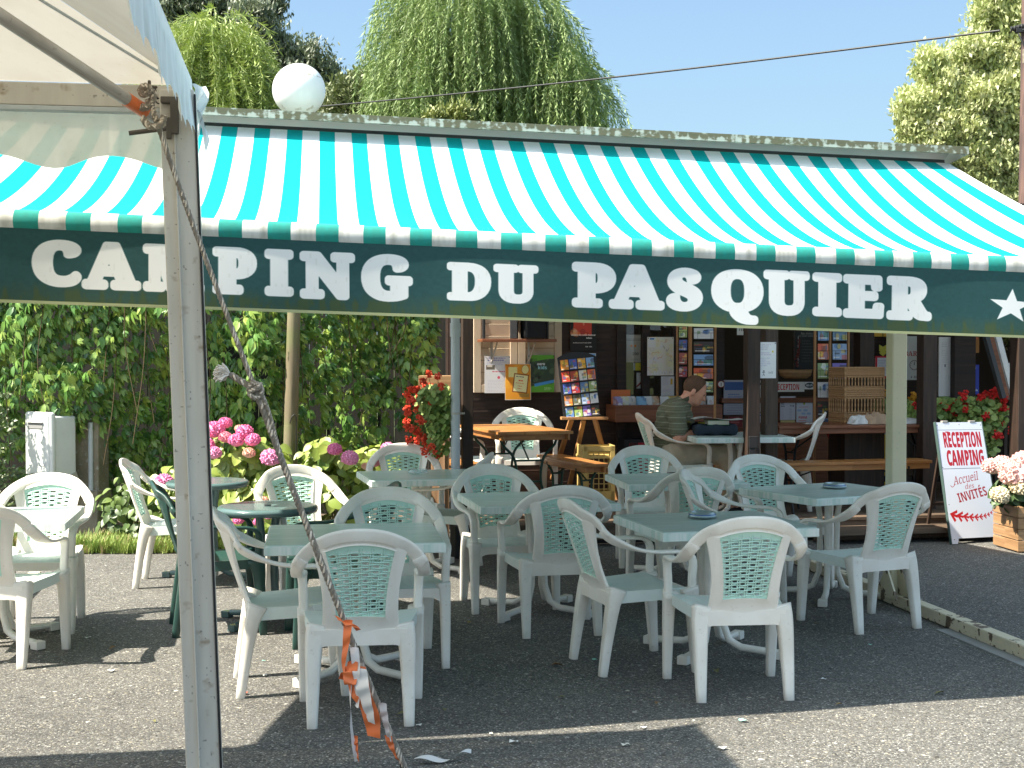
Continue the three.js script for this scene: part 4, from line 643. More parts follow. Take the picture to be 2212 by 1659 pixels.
// utility pole and overhead wire
{
  const Z = 14, x = (2217 - CX) / F * Z, p = thing('utility_pole', 'brown wooden utility pole at the right picture edge with insulators', 'utility pole', [x, 0, -Z]);
  mesh('shaft', [new THREE.CylinderGeometry(.075, .11, 5.4, 14).translate(0, 2.7, 0)], M.utilityPole, p);
  const hy = (py) => EYE + (HORIZON - py) / F * Z;
  mesh('number_plate', [box(.10, .14, .02, -.05, hy(130), .10), box(.13, .10, .02, -.03, hy(135), .112)], M.concrete, p);
  mesh('insulator', [rod(V(-.18, hy(68), .02), V(.02, hy(56), .02), .022), box(.14, .04, .05, -.08, hy(72), .03), ...[0, 1, 2, 3].map((i) => new THREE.TorusGeometry(.025, .008, 6, 10).rotateY(1.3).translate(-.19 + i * .035, hy(69 - i * 1.6), .02))], M.iron, p);
  mesh('cable', [tube([[-.15, hy(66), .02], [-.10, hy(95), .07], [-.02, hy(150), .1], [0, hy(230), .1], [.0, hy(440), .1]], .009, 24, 5), tube([[-.14, hy(67), .02], [-.02, hy(80), .09], [.0, hy(120), .1]], .007, 14, 5)], M.iron, p);
  const a = at(2160, 66, Z), b = at(250, 262, 24), mid = a.clone().lerp(b, .5), pts = [0, .25, .5, .75, 1].map((t) => { const q = a.clone().lerp(b, t); q.y -= .10 * 4 * t * (1 - t); return q; });
  tag(mesh('overhead_wire', [tube(pts, .011, 60, 6)], M.iron), 'thin black overhead wire running from the utility pole behind the globe lamp', 'wire');
}
// lamp
{
  const Z = 12.1, x0 = (621 - CX) / F * Z, x1 = (648 - CX) / F * Z, hy = EYE + (HORIZON - 198) / F * Z, t = thing('globe_lamp', 'white globe lamp on a greenish wooden pole behind the awning', 'lamp', [x0, 0, -Z]);
  mesh('pole', [rod(V(0, 0, 0), V(x1 - x0, hy - .18, 0), .066, .048, 18)], M.poleWood, t);
  mesh('globe', [new THREE.SphereGeometry(.229, 48, 32).translate(x1 - x0, hy, 0)], M.globe, t); mesh('globe_base', [new THREE.CylinderGeometry(.07, .055, .10, 18).translate(x1 - x0, hy - .25, 0)], M.iron, t);
  mesh('hook', [tube([[.03, 1.02, .068], [.05, 1.08, .07], [.08, 1.09, .06], [.085, .95, .06], [.08, .7, .06]], .005, 16, 5)], M.iron, t);
}
// creeper wall
{
  const t = thing('creeper_wall', 'dark wall overgrown with bright green Virginia creeper behind the terrace', 'creeper wall', [-3, 0, -13.3]); const B = V(-3, 0, -13.3);
  const wallDark = woodMat([.022, .020, .014], [.010, .010, .007], 60); for (let i = 0; i < 34; i++) mesh('wall_board', [box(.165, 3.0, .03, -3.2 + i * .17, 1.5, -.30 + (i > 17 ? -.35 : 0) + rr(-.01, .01))], wallDark, t);
  const lf = []; for (let k = 0; k < 5; k++) { const a = (k - 2) * .62, l = [.58, .86, 1, .86, .58][k], g = leafGeo(.115 * l, .046 * l, .2, 3); g.rotateX(-.25 - .2 * Math.abs(k - 2)); g.rotateZ(-a); lf.push(g); } lf.push(rod(V(0, 0, 0), V(0, -.05, -.03), .0022, .0022, 4));
  const leaf = joined(lf), small = joined([leafGeo(.06, .03, .2, 2).rotateZ(.5), leafGeo(.07, .032, .2, 2), leafGeo(.06, .03, .2, 2).rotateZ(-.5)]);
  const mats = [[.13, .27, .05], [.18, .34, .065], [.25, .41, .08], [.08, .19, .05], [.32, .45, .10]].map((c) => leafMat(...c, .22, .34));
  const depth = (x, y) => { const wx = x; let z = lerp(12.55, 13.35, smooth(-2.3, -1.5, wx)) + .5 * (fbm((wx + 9) / 12, (y + 3) / 12, 14, 3, 141) - .5) * 2; z -= .25 * smooth(1.2, 2.2, y); return z; };
  const cand = [];
  for (let i = 0; i < 14000; i++) { const x = rr(-6.2, -.72), y = Math.pow(R(), .8) * 3.05 + .12; const right = smooth(-2.2, -1.6, x), dens = lerp(1, lerp(.42, 1, smooth(.9, 1.6, y)), right) * (.55 + .75 * fbm((x + 8) / 8, (y + 2) / 8, 16, 3, 143)); if (R() > dens) continue; if (x < -4.15 && y < 1.0 && R() < .5) continue;
    const z = depth(x, y) - R() * .16, face = V(rr(-1.3, .35), rr(-.25, 1.1), 1).normalize(), hang = rr(.3, 1.3), q = qLook(face).multiply(new THREE.Quaternion().setFromAxisAngle(V(0, 0, 1), Math.PI + rr(-.9, .9))), px = CX + F * x / z, py = HORIZON + (EYE - y) * F / z; cand.push({ p: V(x, y, -z).sub(B), q, s: rr(.45, 1.08), vis: px > 0 && px < 960 && py > 655, z, young: R() < .16 && y > 1.2 }); }
  cand.sort((a, b) => (b.vis - a.vis) || (b.s / b.z - a.s / a.z));
  cand.slice(0, 300).forEach((o) => { const m = shared('leaf', leaf, pick(mats), t); m.position.copy(o.p); m.quaternion.copy(o.q); m.scale.setScalar(o.s); });
  const cols = [[.10, .23, .045], [.16, .32, .06], [.24, .40, .08], [.06, .15, .045], [.34, .46, .11]];
  instanced('leaf_mass', leaf, leafMat(1, 1, 1, .22, .34), cand.slice(300).map((o) => ({ ...o, c: C(...(o.young ? [.34, .44, .08] : mixc(pick(cols), pick(cols), R()))) })), t);
  const sh = []; for (let i = 0; i < 60; i++) { const x = rr(-5.6, -.8), y = rr(1.6, 2.6); sh.push({ p: V(x, y, -(depth(x, y) - .2 - R() * .12)).sub(B), q: qLook(V(rr(-.6, .4), rr(-.2, .6), 1)).multiply(new THREE.Quaternion().setFromAxisAngle(V(0, 0, 1), Math.PI + rr(-1.2, 1.2))), s: rr(.6, 1.1), c: C(rr(.22, .30), rr(.36, .42), .07) }); } instanced('young_shoots', small, leafMat(1, 1, 1, .3, .4), sh, t);
  const vines = []; for (let i = 0; i < 46; i++) { const x = rr(-5.8, -.75), y = rr(1.6, 2.9), l = rr(.5, 1.5), z = depth(x, y) - .08; vines.push(tube([[x, y, -z], [x + rr(-.06, .06), y - l * .5, -z + rr(0, .06)], [x + rr(-.12, .12), y - l, -z + rr(-.02, .05)]].map((p) => V(...p).sub(B)), .004, 10, 4)); } mesh('tendrils', vines, std({ color: C(.10, .07, .035), roughness: .9 }), t).userData.kind = 'stuff';
}
// hydrangea bushes
const floret = (() => { const g = []; for (let k = 0; k < 4; k++) { const p = leafGeo(.014, .015, .1, 2); p.rotateX(-.9); p.rotateZ(k * Math.PI / 2); g.push(p); } return joined(g); })();
function flowerHead(r, n, seed, squash = .85) { const q = mulberry(seed), g = []; for (let i = 0; i < n; i++) { const y = 1 - 2 * (i + .5) / n; if (y < -.55) continue; const a = i * 2.39996 + q() * .3, s = Math.sqrt(1 - y * y), d = V(s * Math.cos(a), y, s * Math.sin(a)), rad = r * (1 + .10 * (q() - .5)), f = floret.clone(); f.scale(r / .06, r / .06, r / .06); f.rotateZ(q() * 6); f.applyQuaternion(qLook(d.clone().add(V(q() - .5, q() - .5, q() - .5).multiplyScalar(.5)).normalize())); f.translate(d.x * rad, d.y * rad * squash, d.z * rad); g.push(f); } g.push(new THREE.IcosahedronGeometry(r * .86, 1).scale(1, squash, 1)); return joined(g); }
const bigLeaf = (() => { const g = leafGeo(.115, .082, .22, 5); return joined(g); })();
function bush(name, label, base, boxes, heads, nLeaf, cols, headCols, seed, leafScale = 1, cat = 'shrub') {
  const q = mulberry(seed), u = (a, b) => a + (b - a) * q(), t = thing(name, label, cat, base), B = V(...base), list = [];
  const stems = []; for (let i = 0; i < 14; i++) { const b = boxes[i % boxes.length], e = V(b.c[0] + u(-.7, .7) * b.r[0], b.c[1] + u(-.3, .6) * b.r[1], b.c[2] + u(-.6, .6) * b.r[2]).sub(B); stems.push(tube([[u(-.1, .1), 0, u(-.1, .1)], [e.x * .5, e.y * .5, e.z * .5], [e.x, e.y, e.z]], .006, 8, 5)); } mesh('stem', stems, std({ color: C(.10, .11, .04) }), t);
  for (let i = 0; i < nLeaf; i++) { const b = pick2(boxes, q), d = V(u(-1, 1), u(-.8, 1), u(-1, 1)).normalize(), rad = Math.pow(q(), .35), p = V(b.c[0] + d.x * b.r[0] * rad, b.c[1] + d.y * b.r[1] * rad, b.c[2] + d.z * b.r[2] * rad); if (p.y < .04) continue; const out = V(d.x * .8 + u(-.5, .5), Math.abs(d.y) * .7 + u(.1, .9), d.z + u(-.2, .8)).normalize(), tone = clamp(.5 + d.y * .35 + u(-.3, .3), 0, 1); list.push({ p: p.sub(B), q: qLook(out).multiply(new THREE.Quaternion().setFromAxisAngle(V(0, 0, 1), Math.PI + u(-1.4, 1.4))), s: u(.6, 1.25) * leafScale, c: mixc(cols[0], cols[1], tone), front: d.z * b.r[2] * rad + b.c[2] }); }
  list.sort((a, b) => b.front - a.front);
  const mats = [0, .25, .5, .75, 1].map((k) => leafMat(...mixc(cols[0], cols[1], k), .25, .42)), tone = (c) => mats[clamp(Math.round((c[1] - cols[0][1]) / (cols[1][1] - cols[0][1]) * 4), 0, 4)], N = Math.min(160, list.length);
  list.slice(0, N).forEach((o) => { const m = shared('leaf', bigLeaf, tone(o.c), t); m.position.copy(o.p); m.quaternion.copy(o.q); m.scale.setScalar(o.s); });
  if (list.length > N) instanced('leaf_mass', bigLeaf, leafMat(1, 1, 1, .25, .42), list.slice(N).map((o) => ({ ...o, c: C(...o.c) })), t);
  const protos = [0, 1, 2].map((k) => flowerHead(.06, 120, seed + k)), hm = headCols.map((c) => std({ color: C(...c), roughness: .8 }));
  heads.forEach(([px, py, r, Z, k = 0]) => { const m = shared('flower_head', protos[Math.floor(q() * 3)], hm[k], t); m.position.copy(at(px, py, Z).sub(B)); m.scale.setScalar(1.14 * r * Z / F / .06); m.rotation.set(u(-.3, .3), q() * 6, u(-.3, .3)); });
  return t;
}
{
  const e = (px, py, rx, ry, Z, rz = .3) => { const p = at(px, py, Z); return { c: [p.x, p.y, p.z], r: [rx * Z / F, ry * Z / F, rz] }; };
  const lc = [[.12, .21, .04], [.42, .50, .10]], hc = [[.88, .27, .50], [.85, .34, .42], [.82, .52, .40], [.90, .38, .60]];
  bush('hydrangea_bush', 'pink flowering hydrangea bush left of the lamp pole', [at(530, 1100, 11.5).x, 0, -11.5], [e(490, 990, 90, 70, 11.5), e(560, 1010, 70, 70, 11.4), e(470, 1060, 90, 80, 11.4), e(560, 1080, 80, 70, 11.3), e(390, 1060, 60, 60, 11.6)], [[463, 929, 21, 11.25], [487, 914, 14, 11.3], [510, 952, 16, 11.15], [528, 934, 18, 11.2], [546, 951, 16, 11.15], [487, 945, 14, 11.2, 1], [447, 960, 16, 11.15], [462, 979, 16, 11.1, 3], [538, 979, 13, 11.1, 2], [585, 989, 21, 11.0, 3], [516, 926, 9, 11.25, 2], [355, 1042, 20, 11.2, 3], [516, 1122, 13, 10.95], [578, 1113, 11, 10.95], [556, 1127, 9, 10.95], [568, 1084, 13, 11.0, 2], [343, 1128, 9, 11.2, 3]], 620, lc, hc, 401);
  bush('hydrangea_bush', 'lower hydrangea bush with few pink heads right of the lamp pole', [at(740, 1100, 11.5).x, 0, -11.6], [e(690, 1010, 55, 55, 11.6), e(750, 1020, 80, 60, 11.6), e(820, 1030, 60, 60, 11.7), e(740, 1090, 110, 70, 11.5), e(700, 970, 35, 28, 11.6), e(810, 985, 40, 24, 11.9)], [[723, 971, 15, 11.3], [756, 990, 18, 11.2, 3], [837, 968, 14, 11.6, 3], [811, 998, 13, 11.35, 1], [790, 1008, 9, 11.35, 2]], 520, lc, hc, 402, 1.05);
  bush('wild_shrub', 'low leafy weeds growing at the foot of the concrete post', [at(290, 1130, 11.9).x, 0, -11.8], [e(285, 1070, 60, 50, 11.9), e(320, 1120, 60, 40, 11.7), e(250, 1100, 40, 50, 11.9)], [], 240, [[.05, .10, .025], [.16, .23, .05]], [[1, 1, 1]], 403, .75);
  // thin privet-like shrub at the left edge
  { const B = V(at(28, 1000, 11.9).x, 0, -11.9), t = thing('privet_shrub', 'slender small leaved shrub beside the letter box at the left edge', 'shrub', [B.x, 0, B.z]), stems = [], lv = [], g = leafGeo(.034, .020, .2, 2);
    for (let s = 0; s < 9; s++) { const x = rr(-.36, .03), top = rr(1.2, 1.75), a = V(x * .4, 0, rr(-.1, .2)), b = V(x, top, rr(-.1, .25)); stems.push(rod(a, b, .006, .003, 5)); for (let i = 0; i < 16; i++) { const t0 = rr(.2, 1), p = a.clone().lerp(b, t0), d = V(rr(-1, 1), rr(.0, .6), rr(-.5, 1)).normalize(), l = rr(.07, .2) * (1.2 - t0 * .6); stems.push(rod(p, p.clone().addScaledVector(d, l), .0025, .0015, 3)); for (let k = 0; k < 11; k++) lv.push({ p: p.clone().addScaledVector(d, l * (k + .5) / 11), q: qLook(V(rr(-.6, .3), rr(.2, 1), 1)).multiply(new THREE.Quaternion().setFromAxisAngle(V(0, 0, 1), rr(0, 6.28))), s: rr(.7, 1.5), c: C(...mixc([.05, .10, .03], [.17, .22, .06], R())) }); } }
    mesh('stem', stems, std({ color: C(.12, .09, .05) }), t); instanced('leaf_mass', joined(g), leafMat(1, 1, 1, .2, .4), lv, t); }
  // pale hydrangea in the wooden planter at the right
  const pz = 11.55, px0 = at(2166, 1160, pz);
  const pl = thing('planter_box', 'wooden plank planter box in the sun at the right edge', 'planter', [px0.x + .33, 0, -pz], .12);
  for (let k = 0; k < 4; k++) { mesh('plank', [box(.66, .086, .02, 0, .055 + k * .092, .22)], M.planterWood, pl); mesh('plank', [box(.02, .086, .42, -.32, .055 + k * .092, 0)], M.planterWood, pl); mesh('plank', [box(.02, .086, .42, .32, .055 + k * .092, 0)], M.planterWood, pl); }
  mesh('corner_post', [box(.035, .38, .035, -.30, .19, .20), box(.035, .38, .035, .30, .19, .20)], M.planterWood, pl); mesh('earth', [flatBox(.62, .03, .4, 0, .33, 0)], M.soil, pl);
  bush('pale_hydrangea', 'pale pink and cream hydrangea growing in the plank planter at right', [px0.x + .33, .34, -pz], [e(2190, 1060, 40, 40, 11.5, .2), e(2240, 1040, 60, 60, 11.5, .2)], [[2196, 1026, 34, 11.35], [2178, 1012, 22, 11.4], [2214, 1000, 28, 11.4], [2206, 1050, 24, 11.3, 1], [2160, 1070, 20, 11.25, 1], [2143, 1008, 20, 11.7], [2165, 1000, 18, 11.75], [2240, 1030, 34, 11.4]], 150, [[.06, .12, .05], [.16, .24, .09]], [[.78, .50, .46], [.74, .64, .44]], 405, 1.1, 'flower');
}
// geraniums
function geranium(name, label, base, clusters, leaves, redden, Zc, seed, group) {
  const q = mulberry(seed), u = (a, b) => a + (b - a) * q(), t = thing(name, label, 'flower', base, 0, group), B = V(...base);
  const cl = [0, 1].map((k) => { const g = []; for (let i = 0; i < 34; i++) { const d = V(u(-1, 1), u(-.6, 1), u(-1, 1)).normalize(), f = floret.clone(); f.scale(1.35, 1.35, 1.35); f.applyQuaternion(qLook(d)); const r0 = u(.018, .05); f.translate(d.x * r0, d.y * r0, d.z * r0); g.push(f); } return joined(g); });
  const ms = redden.map((c) => std({ color: C(...c), roughness: .65 }));
  clusters.forEach(([px, py, s = 1, k = 0]) => { const m = shared('flower_head', cl[Math.floor(q() * 2)], ms[k], t); m.position.copy(at(px + u(-7, 3), py + u(-5, 5), Zc + u(-.1, .1)).sub(B)); m.scale.setScalar(s * u(.75, 1.15)); m.rotation.set(q() * 3, q() * 3, q() * 3); });
  const g = joined([(() => { const s = new THREE.CircleGeometry(.026, 9); const p = s.attributes.position; for (let i = 1; i < p.count; i++) p.setZ(i, .006 * Math.sin(i * 2.1)); s.computeVertexNormals(); return s; })()]), list = [];
  for (const [px, py, rx, ry, n] of leaves) for (let i = 0; i < n; i++) { const a = q() * 6.28, r0 = Math.sqrt(q()), p = at(px + Math.cos(a) * rx * r0, py + Math.sin(a) * ry * r0, Zc + .05 + u(-.14, .16)); list.push({ p: p.sub(B), q: qLook(V(u(-1.4, .3), u(0, 1.2), .8).normalize()), s: u(.6, 1.4), c: C(...mixc([.13, .23, .05], [.42, .54, .16], q())) }); }
  list.slice(0, 120).forEach((o) => { const m = shared('leaf', g, leafMats[Math.floor(q() * 4)], t); m.position.copy(o.p); m.quaternion.copy(o.q); m.scale.setScalar(o.s); });
  instanced('leaf_mass', g, leafMat(1, 1, 1, .2, .5), list.slice(120), t);
  const st = []; for (const [px, py] of clusters.slice(0, 24)) { const p = at(px, py, Zc).sub(B), c = at(leaves[0][0], leaves[0][1], Zc + .05).sub(B); st.push(tube([[c.x, c.y, c.z], [lerp(c.x, p.x, .6), lerp(c.y, p.y, .5) + .01, p.z], [p.x, p.y, p.z]], .0022, 6, 4)); } mesh('stem', st, std({ color: C(.10, .14, .04) }), t);
}
const leafMats = [[.14, .25, .05], [.22, .35, .08], [.30, .43, .11], [.38, .50, .15]].map((c) => leafMat(...c, .2, .5));
{
  const Q = (x, y) => [(600 + x / 2.592) * .6777, (900 + y / 2.592) * .6777];
  const cl = [[1985, 770], [2065, 790], [1935, 825], [1870, 885], [1910, 870], [2030, 860], [2100, 870], [1820, 940], [1860, 960], [1920, 920], [1990, 985], [1910, 1045], [1800, 1060], [1820, 1090], [1900, 1130], [1950, 1130], [1815, 1160], [1820, 1210], [1870, 1220], [1935, 1260], [1820, 1285], [1940, 1300], [1910, 1330], [1990, 1310], [2010, 1350], [1960, 1390], [2030, 1395], [2060, 1420], [1955, 850], [1890, 905], [1850, 935], [2000, 880], [1940, 960], [1985, 1290], [1920, 1240]].map(([x, y]) => Q(x, y));
  const Z = 11.35, b = at(950, 900, Z);
  geranium('hanging_geranium', 'red trailing geranium spilling from the box on the timber post', [b.x, b.y, b.z], cl, [[948, 890, 32, 58, 300], [930, 862, 34, 28, 130], [948, 950, 22, 42, 120]], [[.88, .10, .045]], Z, 501);
  const Qr = (x, y) => [(2780 + x / 4.366) * .6777, (1020 + y / 4.366) * .6777];
  const c2 = [[600, 1170], [930, 1170], [1080, 1210], [1150, 1185], [1280, 1220], [1340, 1160], [1310, 1010], [1560, 1050], [1600, 1030], [1640, 1040], [1700, 1010], [1730, 990], [1760, 1000], [1780, 1040], [1680, 1060], [1620, 1110], [1520, 1060], [1840, 1100], [1870, 1085], [1850, 1240], [1590, 1350], [1800, 1470], [1760, 1470], [1930, 1530], [1770, 1590], [1740, 1600], [1160, 1300]].map(([x, y]) => [...Qr(x, y), 1.15]);
  const y2 = [[200, 1050], [250, 1075], [560, 1040], [620, 1050], [670, 1085], [600, 1090]].map(([x, y]) => [...Qr(x, y), 1, 1]);
  const b2 = at(2080, 890, 13.1);
  geranium('fence_geranium', 'dark leaved red geraniums along the porch fence at right', [b2.x, b2.y, b2.z], c2, [[2080, 885, 90, 26, 320], [2130, 900, 50, 40, 220], [1990, 892, 50, 16, 120], [2140, 945, 24, 40, 120]], [[.70, .03, .025]], 13.1, 502);
  const b3 = at(1920, 865, 13.4);
  geranium('marigold', 'yellow orange marigolds on the fence box beside the awning post', [b3.x, b3.y, b3.z], y2, [[1950, 880, 30, 14, 160], [1905, 880, 20, 14, 100]], [[.60, .05, .02], [.75, .36, .03]], 13.4, 503);
}
// letter box on the concrete post
{
  const Z = 12.45, p = at(196, 1000, Z), t = thing('concrete_post', 'weathered brown concrete post behind the white letter box', 'post', [p.x, 0, -Z], -.15), top = at(196, 905, Z).y;
  mesh('shaft', [box(.25, top, .22, 0, top / 2, 0, .012)], M.concrete, t); mesh('plinth', [box(.36, .42, .30, -.04, .2, .02, .015)], M.concrete, t); mesh('conduit', [new THREE.CylinderGeometry(.022, .022, top - .25, 10).translate(.06, top / 2 + .1, .125)], M.pipe, t);
  const q = at(110, 965, 12.15), m = thing('letter_box', 'white plastic letter box with a slot, mottled by leaf shadows', 'letter box', [q.x, q.y, q.z], -.58);
  mesh('body', [box(.31, .54, .24, 0, 0, -.03, .02)], M.boxPlastic, m); mesh('door', [box(.36, .62, .05, 0, 0, .11, .022), box(.30, .56, .012, 0, 0, .138, .006)], M.boxPlastic, m);
  mesh('slot', [box(.20, .055, .02, -.02, .19, .14, .006)], std({ color: C(.30, .30, .30), roughness: .6 }), m); mesh('slot_flap', [box(.21, .012, .03, -.02, .222, .15, .004)], M.boxPlastic, m);
  mesh('lock', [new THREE.CylinderGeometry(.012, .012, .02, 12).rotateX(Math.PI / 2).translate(-.0, -.24, .145)], M.metalGrey, m); mesh('name_plate', [box(.09, .03, .006, .06, -.14, .146, .002)], M.paper, m);
  mesh('bracket', [rot(box(.2, .20, .18, 0, 0, 0, .01), .4, 0, 0, .06, -.34, -.10)], M.metalGrey, m);
}

// ---------- printed and framed things ----------
// a thin printed board between two pixel corners, on the facade plane c + .2 X
// all prints share one sheet
const printSheet = document.createElement('canvas'); printSheet.width = printSheet.height = 2048; const printCtx = printSheet.getContext('2d');
const printTex = new THREE.CanvasTexture(printSheet); printTex.colorSpace = THREE.SRGBColorSpace; printTex.anisotropy = 8;
const printMat = std({ map: printTex, roughness: .6 }); let sheetX = 2, sheetY = 2, sheetRow = 0;
function printed(w, h, draw) { // draws on a free patch of the sheet, returns a function that moves a geometry's uv onto it
  if (sheetX + w + 4 > 2048) { sheetX = 2; sheetY += sheetRow + 4; sheetRow = 0; } const x = sheetX, y = sheetY; sheetX += w + 4; sheetRow = Math.max(sheetRow, h); if (sheetY + sheetRow > 2048) throw new Error('print sheet full');
  printCtx.save(); printCtx.beginPath(); printCtx.rect(x, y, w, h); printCtx.clip(); printCtx.translate(x, y); draw(printCtx, w, h); printCtx.restore();
  return (g) => { const uv = g.attributes.uv; for (let i = 0; i < uv.count; i++) uv.setXY(i, (x + .5 + uv.getX(i) * (w - 1)) / 2048, 1 - (y + .5 + (1 - uv.getY(i)) * (h - 1)) / 2048); return keep(g); };
}
function board(name, label, cat, [x0, y0, x1, y1], c, draw, o = {}) {
  const A = wallPt(x0, y1, c), B = wallPt(x1, y1, c), T = wallPt((x0 + x1) / 2, y0, c), w = A.distanceTo(B), h = T.y - (A.y + B.y) / 2, mid = A.clone().add(B).multiplyScalar(.5);
  const px = o.px || 128, onto = printed(Math.round(px * Math.min(1, w / h)) || 8, Math.round(px * Math.min(1, h / w)) || 8, draw), m = printMat;
  const g = new THREE.BoxGeometry(w, h, o.thick || .004); if (o.curl) { const g2 = gridGeo(6, 6, (u, v) => V((u - .5) * w, (v - .5) * h, o.curl * (u - .5) ** 2 * v)); const t = thing(name, label, cat, [mid.x, mid.y + h / 2, mid.z], WY, o.group); mesh(o.part || 'sheet', [onto(g2)], m, t); if (o.extra) o.extra(t, w, h); t.rotation.z = o.tilt || 0; return t; }
  onto(g); const t = thing(name, label, cat, [mid.x, mid.y + h / 2, mid.z], WY, o.group); mesh(o.part || 'sheet', [g], m, t); if (o.extra) o.extra(t, w, h); t.rotation.z = o.tilt || 0; return t;
}
const fillAll = (c, w, h, s) => { c.fillStyle = s; c.fillRect(0, 0, w, h); };
const text = (c, s, x, y, size, col, font = 'sans-serif', bold = true, align = 'center') => { c.font = (bold ? 'bold ' : '') + size + 'px ' + font; c.fillStyle = col; c.textAlign = align; c.textBaseline = 'middle'; c.fillText(s, x, y); };
const scribble = (c, x, y, w, rows, gap, col, thick = 1, seed = 1) => { const r = mulberry(seed); c.fillStyle = col; for (let i = 0; i < rows; i++) { let q = x; const end = x + w * (.7 + .3 * r()); while (q < end) { const l = 2 + r() * 6; c.fillRect(q, y + i * gap, Math.min(l, end - q), thick); q += l + 1.5; } } };
const pins = (t, w, h, z = .006) => mesh('pin', [-1, 1].map((s) => new THREE.SphereGeometry(.005, 6, 5).translate(s * w * .46, h * .47, z)), M.iron, t);
const blotches = (c, w, h, cols, n, seed, s0 = .1, s1 = .4) => { const r = mulberry(seed); for (let i = 0; i < n; i++) { c.fillStyle = cols[Math.floor(r() * cols.length)]; c.beginPath(); c.ellipse(r() * w, r() * h, w * (s0 + (s1 - s0) * r()) / 2, h * (s0 + (s1 - s0) * r()) / 2, r() * 3, 0, 6.3); c.fill(); } };
const W0 = WC - .06;
board('notice', 'white notice sheet with blue heading on the left shutter', 'notice', [1047, 769, 1102, 849], W0 - .03, (c, w, h) => { fillAll(c, w, h, '#d5cfd6'); scribble(c, w * .12, h * .05, w * .75, 2, 7, '#4a4a86', 3, 3); scribble(c, w * .08, h * .14, w * .8, 4, 4, '#77779a', 1, 4); c.fillStyle = '#555047'; c.fillRect(w * .06, h * .25, w * .34, h * .12); c.fillStyle = '#b8a89a'; c.fillRect(w * .1, h * .25, w * .2, h * .05); scribble(c, w * .3, h * .41, w * .6, 1, 5, '#a02838', 3, 5); c.fillStyle = '#b04050'; c.beginPath(); c.arc(w * .55, h * .58, 5, 0, 7); c.fill(); scribble(c, w * .12, h * .65, w * .8, 7, 5, '#8a88a4', 1, 6); scribble(c, w * .1, h * .92, w * .85, 2, 4, '#9a8a94', 1, 7); }, { extra: pins });
board('poster', 'orange poster with a framed cream panel over both shutters', 'poster', [1091, 786, 1147, 864], W0 - .06, (c, w, h) => { fillAll(c, w, h, '#ddd3c4'); c.fillStyle = '#c9781e'; c.fillRect(2, 2, w - 4, h - 4); blotches(c, w, h, ['rgba(215,135,45,.5)', 'rgba(185,100,20,.4)'], 12, 8); c.fillStyle = '#d9c37a'; c.fillRect(w * .14, h * .09, w * .33, h * .28); c.beginPath(); c.ellipse(w * .78, h * .16, w * .14, h * .125, 0, 0, 7); c.fill(); c.strokeStyle = '#7b4a18'; c.lineWidth = 1.5; c.stroke(); c.fillStyle = '#8a6a30'; c.fillRect(w * .55, h * .82, w * .38, h * .1); c.save(); c.translate(w * .60, h * .54); c.rotate(.12); c.fillStyle = '#6f3f16'; c.fillRect(-w * .29, -h * .26, w * .58, h * .52); c.fillStyle = '#dccb8c'; c.fillRect(-w * .25, -h * .23, w * .5, h * .46); scribble(c, -w * .2, -h * .19, w * .4, 1, 4, '#555', 3, 9); scribble(c, -w * .09, -h * .09, w * .2, 1, 4, '#b83820', 4, 10); scribble(c, -w * .18, -h * .01, w * .36, 1, 4, '#b86030', 2, 11); scribble(c, -w * .1, h * .07, w * .2, 2, 9, '#a04828', 2, 12); c.restore(); }, { curl: -.05, extra: pins });
board('poster', 'green forest poster with white lettering on the right shutter', 'poster', [1140, 767, 1197, 847], W0 - .03, (c, w, h) => { fillAll(c, w, h, '#4f8a2a'); c.fillStyle = '#2c3a2c'; c.beginPath(); c.moveTo(0, h * .2); c.lineTo(w, h * .08); c.lineTo(w, h * .72); c.lineTo(0, h * .86); c.fill(); blotches(c, w, h * .8, ['rgba(60,85,50,.45)', 'rgba(20,28,26,.5)', 'rgba(110,130,90,.3)'], 26, 13, .06, .3); c.fillStyle = '#4f8a2a'; c.fillRect(0, 0, w, h * .10); text(c, 'aero', w * .5, h * .24, 13, '#d5e4ee'); text(c, 'kids', w * .55, h * .34, 16, '#7fb8dc'); c.fillStyle = '#111'; c.fillRect(w * .40, h * .55, 4, 12); c.fillStyle = '#3a78b8'; c.save(); c.translate(w * .6, h * .76); c.rotate(-.2); c.fillRect(-w * .35, -5, w * .8, 10); c.restore(); scribble(c, w * .62, h * .87, w * .3, 3, 4, '#dfe8d8', 1, 14); }, { extra: pins });
board('poster', 'black museum poster with a red picture on the dark plank wall', 'poster', [1232, 672, 1288, 758], W0, (c, w, h) => { fillAll(c, w, h, '#15100f'); c.fillStyle = '#a83422'; c.fillRect(w * .12, 0, w * .70, h * .62); blotches(c, w * .8, h * .6, ['rgba(220,120,60,.5)', 'rgba(120,30,25,.5)', 'rgba(230,190,150,.35)', 'rgba(60,70,80,.4)'], 22, 15, .06, .3); text(c, 'maison de Louis Pasteur', w * .5, h * .60, 8.5, '#e8e2dc', 'sans-serif', true); text(c, 'Arbois', w * .72, h * .68, 8, '#e8e2dc'); text(c, 'du 28 juin au 31 août 2010', w * .45, h * .79, 6, '#d8d2cc'); text(c, '10h  18h', w * .7, h * .89, 7, '#d8d2cc'); }, { px: 160 });
board('poster', 'blue landscape poster half hidden behind the postcard board', 'poster', [1232, 763, 1287, 851], W0, (c, w, h) => { fillAll(c, w, h, '#b9c2cc'); const g = c.createLinearGradient(0, 0, 0, h); g.addColorStop(0, '#5d82b6'); g.addColorStop(.6, '#7f9cc0'); g.addColorStop(1, '#5a6a58'); c.fillStyle = g; c.fillRect(2, 2, w - 4, h - 4); blotches(c, w, h, ['rgba(70,90,110,.4)', 'rgba(200,205,210,.3)', 'rgba(60,80,60,.4)'], 12, 16); });
